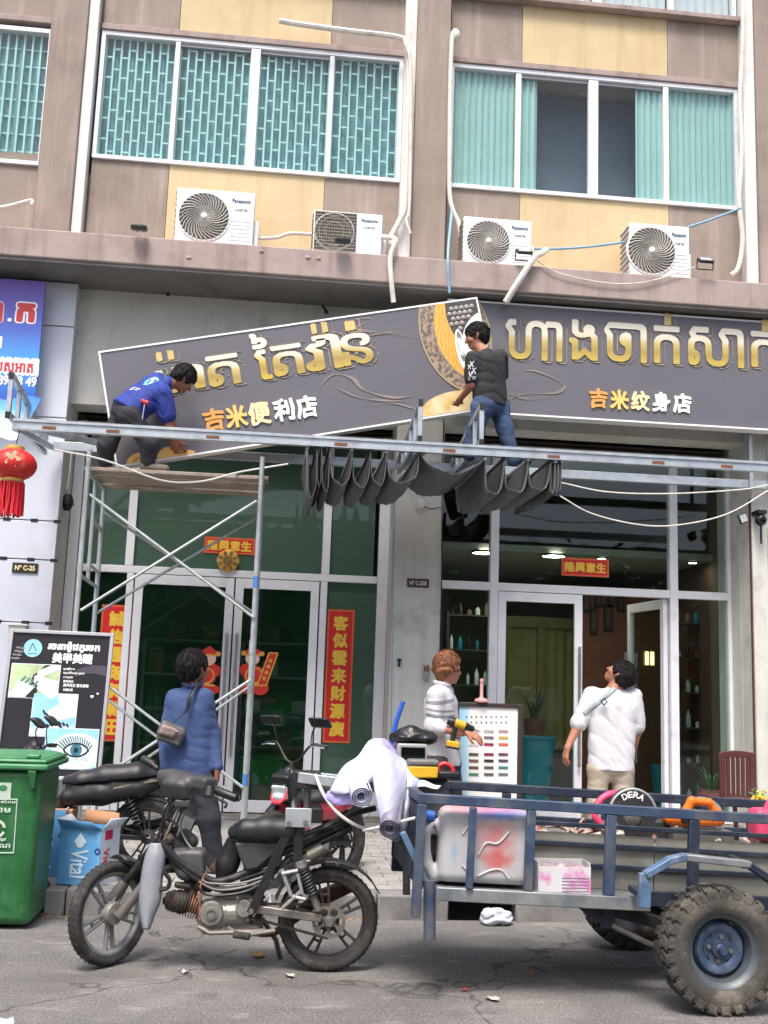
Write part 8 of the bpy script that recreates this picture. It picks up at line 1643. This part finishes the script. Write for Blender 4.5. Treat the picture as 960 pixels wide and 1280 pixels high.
LEAF = mat('leaf_green', C(54, 112, 54), .45, var=.35, vs=9)
def potted(px, py, Y, label, r, hgt, m, n, base=.2):
    c = P(px, py, Y); o = V((c.x, Y, base)); t = thing('potted_plant', label, 'plant', o); MB().lathe([(.001, 0), (r * .75, 0), (r, .3), (r * 1.05, .3), (r * 1.05, .33), (r * .9, .33), (r * .85, .28), (.001, .27)], o, (0, 0, 1), 20).build('pot', mat('pot_terracotta', C(120, 66, 50), .7, var=.15), t)
    for i in range(n):
        a = i * 2.4; d = V((math.cos(a), math.sin(a), 0)); L = hgt * random.uniform(.6, 1.1); q = spline([o + V((0, 0, .27)) + d * .03, o + d * (.05 + .1 * L) + V((0, 0, .27 + L * .6)), o + d * (.12 + .3 * L) + V((0, 0, .27 + L * random.uniform(.7, 1.0)))], 4); s = V((-d.y, d.x, 0))
        MB().grid([[p + s * w_ * .014 * math.sin(math.pi * min(.97, .1 + j / len(q))) for w_ in (-1, 0, 1)] for j, p in enumerate(q)]).build('leaf', m, t)
potted(889, 985, 11.6, 'spiky green potted plant inside the glass next to the brown chair', .14, .34, LEAF, 22)
c = P(950, 985, 9.4); fl_ = thing('yellow_flowers', 'bunch of small yellow flowers in a pot past the brown chair', 'plant', V((c.x, 9.4, .165))); MB().lathe([(.001, 0), (.1, 0), (.14, .35), (.001, .35)], V((c.x, 9.4, .165)), (0, 0, 1), 18).build('pot', mat('pot_terracotta', C(120, 66, 50), .7), fl_)
k = MB(); g2_ = MB()
for i in range(34): d = V((random.gauss(0, .05), random.gauss(0, .05), random.gauss(.46, .05))); k.sphere(V((c.x, 9.4, .165)) + d, random.uniform(.012, .022), 6); 
for i in range(50): d = V((random.gauss(0, .07), random.gauss(0, .07), random.gauss(.45, .06))); e = V((random.uniform(-1, 1), random.uniform(-1, 1), random.uniform(-.3, .8))).normalized(); o = V((c.x, 9.4, .165)) + d; s = e.orthogonal().normalized() * .012; g2_.add([o - s, o + s, o + e * .05], [(0, 1, 2)])
k.build('blossom', mat('blossom_yellow', C(226, 186, 60), .6, var=.2), fl_, kind='stuff'); g2_.build('leaf', LEAF, fl_, kind='stuff')
# litter
pbg = P(620, 1143, 7.22); pbg.z = .0; sd = SD(.007, .03); sd.ell(pbg + V((0, 0, .05)), (.1, .07, .05)); sd.ell(pbg + V((.05, -.01, .06)), (.06, .05, .04)); sd.ell(pbg + V((-.05, -.02, .05)), (.05, .05, .05)); sd.ell(pbg + V((.01, -.05, .075)), (.03, .03, .03), None, .02, sub=True); sd.plane((0, 0, .004), (0, 0, -1))
tag(sd.build('plastic_bag', mat('bag_film', C(206, 214, 222), .2, var=.12, vs=20), None, noise=wrinkle(.012, 40, 9)), 'crumpled clear plastic bag in the gutter by the drain slot', 'bag')
def scrap(px, py, w_, l_, m, lab, cat, nm): 
    c = PZ(px, py, .008); a = random.uniform(0, 3); d = V((math.cos(a), math.sin(a), 0)); e = V((-d.y, d.x, 0)); tag(MB().grid([[c + d * w_ * i + e * l_ * j + V((0, 0, .006 * ((i * j) % 2) + .003 * i * i)) for i in (-1, 0, 1)] for j in (-1, -.3, .4, 1)]).build(nm, m, solid=.0015), lab, cat)
DL = mat('dry_leaf', C(168, 120, 70), .7, var=.3, vs=40); scrap(323, 1194, .03, .045, DL, 'dry brown leaf on the road under the stripped motorbike', 'leaf', 'dry_leaf'); scrap(231, 1215, .012, .02, mat('paper_white', C(214, 212, 206), .7), 'tiny white paper scrap on the road by the front wheel', 'paper', 'paper_scrap'); scrap(362, 1220, .015, .025, mat('paper_grey', C(190, 184, 172), .7), 'small pale paper scrap on the road by the rear wheel', 'paper', 'paper_scrap'); scrap(580, 1238, .012, .014, mat('wrapper_red', C(176, 70, 56), .5), 'small red wrapper on the road under the trailer', 'wrapper', 'wrapper'); scrap(663, 1218, .018, .03, DL, 'small curled leaf on the road before the trailer wheel', 'leaf', 'dry_leaf'); scrap(615, 1249, .02, .035, mat('paper_grey', C(190, 184, 172), .7), 'flattened grey paper scrap on the road under the trailer', 'paper', 'paper_scrap'); scrap(8, 1278, .03, .05, mat('paper_white', C(214, 212, 206), .7), 'white paper scrap on the road in the bottom corner', 'paper', 'paper_scrap')
k = MB()
for i in range(46):
    c = PZ(random.choice((52, 58, 65, 436, 440, 300, 700)) + random.gauss(0, 9), 1146 + random.gauss(0, 3), .006); d = V((random.uniform(-1, 1), random.uniform(-1, 1), .1)).normalized() * random.uniform(.008, .022); e = d.orthogonal().normalized() * .008; k.add([c - d, c + e, c + d, c - e + V((0, 0, .006))], [(0, 1, 2, 3)])
tag(k.build('gutter_litter', DL), 'dry leaf bits and grit gathered along the kerb', 'litter', None, 'stuff')
# ================================================================ inside the shops
SHELF = mat('shelf_dark', C(70, 66, 60), .5); TEALB = mat('teal_plastic', C(30, 128, 148), .45); DKF = mat('picture_black', C(24, 22, 22), .4); GRN2 = mat('crate_green', C(32, 130, 60), .45)
ORD = ('first', 'second', 'third', 'fourth', 'fifth', 'sixth', 'seventh'); CN = {'white_plastic': 'white', 'dark_metal': 'black', 'teal_plastic': 'teal', 'bin_print': 'pale green', 'carton_inside': 'brown', 'seat_vinyl': 'charcoal', 'crate_green': 'green', 'shelf_dark': 'dark grey', 'carton_brown': 'tan'}
# lit ceiling lamps (they are on in the photo)
LAMP = mat('lamp_glow', C(255, 250, 240), .4, emit=(C(255, 248, 236), 18.0))
FCZ = 3.12
MB().box(xm1, xr0 + .2, 12.2, 15.95, FCZ, FCZ + .08).build('false_ceiling', IWALL, bld)
for (px, py, Y, lb) in ((605, 688, 12.6, 'oval glowing white ceiling lamp nearer the middle pillar'), (692, 690, 12.9, 'oval glowing white ceiling lamp over the closed door leaf'), (752, 679, 14.0, 'small glowing ceiling spot deep inside the clear shop'), (865, 626, 13.0, 'glowing warm spot lamp high above the far side pane')):
    c = P(px, py, Y)
    for i in range(80):
        Y = 12.3 + i * .045; c = P(px, py, Y)
        if c.z > FCZ - .03: break
    c.z = FCZ - .012; t = thing('ceiling_lamp', lb, 'lamp', c, 'lit lamps inside the clear shop'); r = .13 if 'oval' in lb else .05
    MB().lathe([(.001, -.012), (r, -.01), (r, .0), (.001, .0)], c, (0, 0, 1), 24).build('diffuser', LAMP, t); MB().lathe([(r * 1.02, -.014), (r * 1.12, -.012), (r * 1.12, .011), (r * 1.02, .011)], c, (0, 0, 1), 24).build('rim', DARKM, t)
# partition with a pale lit curtain behind the closed leaf
a, b = P(632, 770, 14.2), P(722, 985, 14.2)
cu = thing('olive_curtain', 'olive yellow curtain hanging in a dark frame deep inside behind the closed leaf', 'curtain', V(((a.x + b.x) / 2, 14.2, FZ))); k = MB(); curtain(k, a.x, b.x + .3, 14.2, FZ + .01, a.z - .14, .02, .12); k.build('cloth', mat('olive_cloth', C(150, 142, 92), .8, var=.2, vs=2), cu); MB().box(a.x - .05, b.x + .4, 14.13, 14.19, a.z - .14, a.z).build('rail_board', mat('olive_board', C(130, 118, 70), .6), cu)
for x in (a.x + .46, a.x - .03): MB().box(x - .04, x + .04, 14.1, 14.16, FZ, a.z - .141).build('post', mat('olive_board', C(130, 118, 70), .6), cu)
# brown wall panel with frames seen through the open doorway
a, b = P(722, 745, 13.6), P(835, 990, 13.6); wp = thing('display_partition', 'brown partition wall hung with small dark picture frames seen through the doorway', 'partition', V(((a.x + b.x) / 2, 13.7, FZ))); MB().box(a.x + .06, b.x + .5, 13.6, 13.75, FZ + .001, 2.85).build('panel', mat('partition_brown', C(110, 74, 54), .7, var=.12), wp)
for (px, py, w_, h_) in ((733, 752, 9, 26), (748, 747, 9, 24), (764, 748, 10, 22), (742, 776, 9, 34), (760, 772, 10, 34), (776, 755, 8, 20)): p = P(px, py, 13.58); s = .0052; f = MB().box(p.x - w_ * s, p.x + w_ * s, 13.57, 13.599, p.z - h_ * s, p.z + h_ * s).build('picture_frame', DKF, wp); MB().box(p.x - w_ * s * .7, p.x + w_ * s * .7, 13.566, 13.5695, p.z - h_ * s * .75, p.z + h_ * s * .75).build('picture', mat('dark_picture', C(70, 62, 54), .5, var=.5, vs=14), f)
c = P(664, 945, 12.6); t = thing('teal_tub', 'tall teal plastic tub on the shop floor behind the closed leaf', 'tub', V((c.x, 12.6, FZ))); k = P(645, 922, 12.6); MB().lathe([(.001, .0), (.2, 0), (.28, k.z - FZ), (.3, k.z - FZ), (.3, k.z - FZ + .02), (.26, k.z - FZ + .02), (.001, .05)], V((c.x, 12.6, FZ)), (0, 0, 1), 28).build('body', TEALB, t)
c = P(838, 905, 13.0); t = thing('teal_tub', 'teal plastic tub standing past the open leaf', 'tub', V((c.x - .15, 12.7, FZ))); MB().lathe([(.001, .0), (.16, 0), (.2, .5), (.001, .5)], V((c.x - .15, 12.7, FZ)), (0, 0, 1), 24).build('body', TEALB, t)
for (px0, px1, py, Y, lb) in ((846, 906, 800, 12.6, 'dark shelf rack crowded with bottles behind the far side pane'), (560, 612, 790, 12.8, 'dark shelf rack with small goods behind the pane by the middle pillar')):
    a, b = P(px0, py, Y), P(px1, 985, Y); t = thing('shelf_rack', lb, 'shelf', V(((a.x + b.x) / 2, Y + .15, FZ)))
    for x in (a.x, b.x): MB().box(x - .015, x + .015, Y, Y + .3, FZ, a.z + .25).build('post', SHELF, t)
    n = 6
    for j in range(n):
        z = lerp(FZ + .1, a.z + .2, j / (n - 1)); MB().box(a.x + .016, b.x - .016, Y, Y + .3, z, z + .02).build('shelf_board', SHELF, t)
        for i in range(5):
            x = lerp(a.x + .06, b.x - .06, i / 4); hh = random.uniform(.06, .2); r = random.uniform(.02, .035); m = random.choice((WHITEP, DARKM, TEALB, STK, CARTI, SEAT)); cn = CN[m.name]; g = thing('shelf_bottle', f'{cn} bottle, {ORD[i]} along the {ORD[j]} shelf up, ' + ('behind the far side pane' if px0 > 700 else 'by the middle pillar'), 'bottle', V((x, Y + .1, z + .021)), 'bottles on the shop racks'); MB().lathe([(.001, 0), (r, 0), (r, hh * .7), (r * .4, hh * .85), (r * .4, hh), (.001, hh)], V((x, Y + .1, z + .021)), (0, 0, 1), 10).build('body', m, g)
# counter and seats in the dark
a = P(690, 930, 13.2); t = thing('low_counter', 'low dark counter inside the clear shop', 'counter', V((a.x, 13.3, FZ))); MB().box(a.x - .5, a.x + .25, 13.1, 13.5, FZ, FZ + .62).build('carcass', SHELF, t, bevel=.01); MB().box(a.x - .53, a.x + .28, 13.07, 13.53, FZ + .621, FZ + .66).build('top', mat('counter_top', C(110, 100, 84), .3), t, bevel=.006)
potted(668, 900, 13.0, 'dark leafed potted plant deep inside behind the closed leaf', .13, .45, mat('dark_leaf', C(36, 62, 40), .5, var=.3), 18, FZ + .662)
# warm wall lights glow in the photo on the partition by the open leaf
c = P(812, 822, 13.0); t = thing('wall_light', 'small warm twin tube wall light seen through the open leaf', 'lamp', c - V((0, 0, .1)))
for dx in (-.035, .035): MB().tube([c + V((dx, 0, -.09)), c + V((dx, 0, .07))], .02, 10).build('tube', mat('warm_glow', C(255, 214, 140), .4, emit=(C(255, 206, 120), 3)), t)
MB().box(c.x - .07, c.x + .07, 13.03, 13.06, c.z - .1, c.z + .09).build('back_plate', SHELF, t)
# green shop: shelves, green crate
for i, (px0, px1, py0, Y, lb) in enumerate(((178, 268, 850, 13.6, 'dark metal shelving behind the first green door leaf'), (300, 385, 880, 13.4, 'dark metal shelving behind the second green door leaf'))):
    a, b = P(px0, py0, Y), P(px1, 985, Y); t = thing('shelving', lb, 'shelf', V(((a.x + b.x) / 2, Y + .2, FZ)))
    for x in (a.x, b.x): MB().box(x - .02, x + .02, Y, Y + .4, FZ, 2.0).build('post', ALUG, t)
    for j in range(5): z = FZ + .1 + j * .42; MB().box(a.x + .021, b.x - .021, Y, Y + .4, z, z + .03).build('shelf_board', ALUG, t)
    for j in range(5):
        for q in range(4):
            x = lerp(a.x + .15, b.x - .15, q / 3); z = FZ + .131 + j * .42; m = random.choice((CARTI, WHITEP, GRN2, SHELF, CBR)); g = thing('storage_box', f'{CN[m.name]} storage box, {ORD[q]} along the {ORD[j]} shelf up behind the {ORD[i]} green door leaf', 'box', V((x, Y + .15, z)), 'boxes on the green shop shelving'); MB().box(x - .1, x + .1, Y + .05, Y + .3, z, z + random.uniform(.1, .26)).build('body', m, g, bevel=.005)
a, b = P(300, 948, 12.2), P(354, 978, 12.2); t = thing('green_crate', 'bright green plastic crate seen low through the second door leaf', 'crate', V(((a.x + b.x) / 2, 12.3, FZ))); MB().box(a.x, b.x, 12.15, 12.5, FZ + .2, a.z).build('body', GRN2, t, bevel=.02); MB().box(a.x - .02, b.x + .02, 12.13, 12.52, a.z + .001, a.z + .03).build('rim', GRN2, t, bevel=.008); MB().box(a.x, b.x, 12.17, 12.48, FZ + .001, FZ + .199).build('stand', SHELF, t)
a = P(345, 893, 12.9); t = thing('green_display_box', 'small green printed box on the shelving behind the second door leaf', 'box', a - V((0, 0, .12))); MB().box(a.x - .14, a.x + .14, 12.8, 12.95, a.z - .14, a.z + .12).build('body', GRN2, t, bevel=.01); MB().box(a.x - .09, a.x + .09, 12.795, 12.7995, a.z - .06, a.z + .05).build('panel', mat('panel_mint', C(130, 190, 150), .5, var=.3, vs=30), t)
# ================================================================ across the street, behind the camera: what the panes mirror
TRK = mat('tree_bark', C(86, 72, 58), .9, var=.2, bump=.5); LFM = mat('tree_leaf', C(52, 84, 40), .6, var=.4, vs=2)
def tree(x, y, h, r, label):
    t = thing('street_tree', label, 'tree', (x, y, 0), 'trees across the street'); rr = random.Random(int(x * 10)); MB().tube([(x, y, 0), (x + .1, y, h * .3), (x, y + .1, h * .6)], [.2, .15, .08], 10).build('trunk', TRK, t)
    for i in range(5): a = i * 1.26; MB().tube([(x, y, h * .35), (x + r * .5 * math.cos(a), y + r * .5 * math.sin(a), h * .6), (x + r * .8 * math.cos(a), y + r * .8 * math.sin(a), h * .75)], [.08, .05, .02], 6).build('limb', TRK, t)
    k = MB()
    for c_ in range(26):
        cc = V((x + rr.gauss(0, r * .45), y + rr.gauss(0, r * .4), h * .68 + rr.gauss(0, h * .15))); s = rr.uniform(.4, .8)
        for q in range(70): p = cc + V((rr.gauss(0, s * .5), rr.gauss(0, s * .5), rr.gauss(0, s * .4))); d = V((rr.uniform(-1, 1), rr.uniform(-1, 1), rr.uniform(-1, .4))).normalized(); e = d.orthogonal().normalized() * .07; k.add([p - e, p + d * .1, p + e, p - d * .12], [(0, 1, 2, 3)])
    k.build('crown', LFM, t, kind='stuff')
for i, (x, y, h, r) in enumerate(((-4.5, -6.5, 5.2, 1.7), (.2, -7.5, 5.6, 1.9), (5.2, -6.8, 5.0, 1.7), (9.5, -7.5, 5.6, 1.9), (-9, -7.2, 5.5, 1.9))): tree(x, y, h, r, f'leafy street tree across the road, {ORD[(1, 2, 3, 4, 0)[i]]} of five along the facing pavement')
ob = thing('facing_building', 'plain shophouse row across the road, seen only mirrored in the shop glass', 'building', (0, -12, 0)); MB().box(-22, 22, -16, -11, 0, 6.3).build('wall', mat('facing_wall', C(120, 112, 100), .85, var=.1, vs=1), ob)
for i in range(10):
    x = -18 + i * 4; MB().box(x - 1.4, x + 1.4, -10.99, -10.95, .2, 2.9).build('shopfront', mat('facing_shop', C(52, 54, 56), .3), ob); MB().box(x - 1.1, x + 1.1, -10.99, -10.95, 4.4, 6).build('window', mat('facing_window', C(70, 84, 92), .2), ob); MB().box(x - 1.7, x + 1.7, -10.2, -10.99, 3.1, 3.25).build('awning', mat('facing_awning', C(150, 146, 140), .7), ob)
MB().box(-22, 22, -11, -5.2, .0, .14).build('facing_pavement', PAVE, kind='structure')
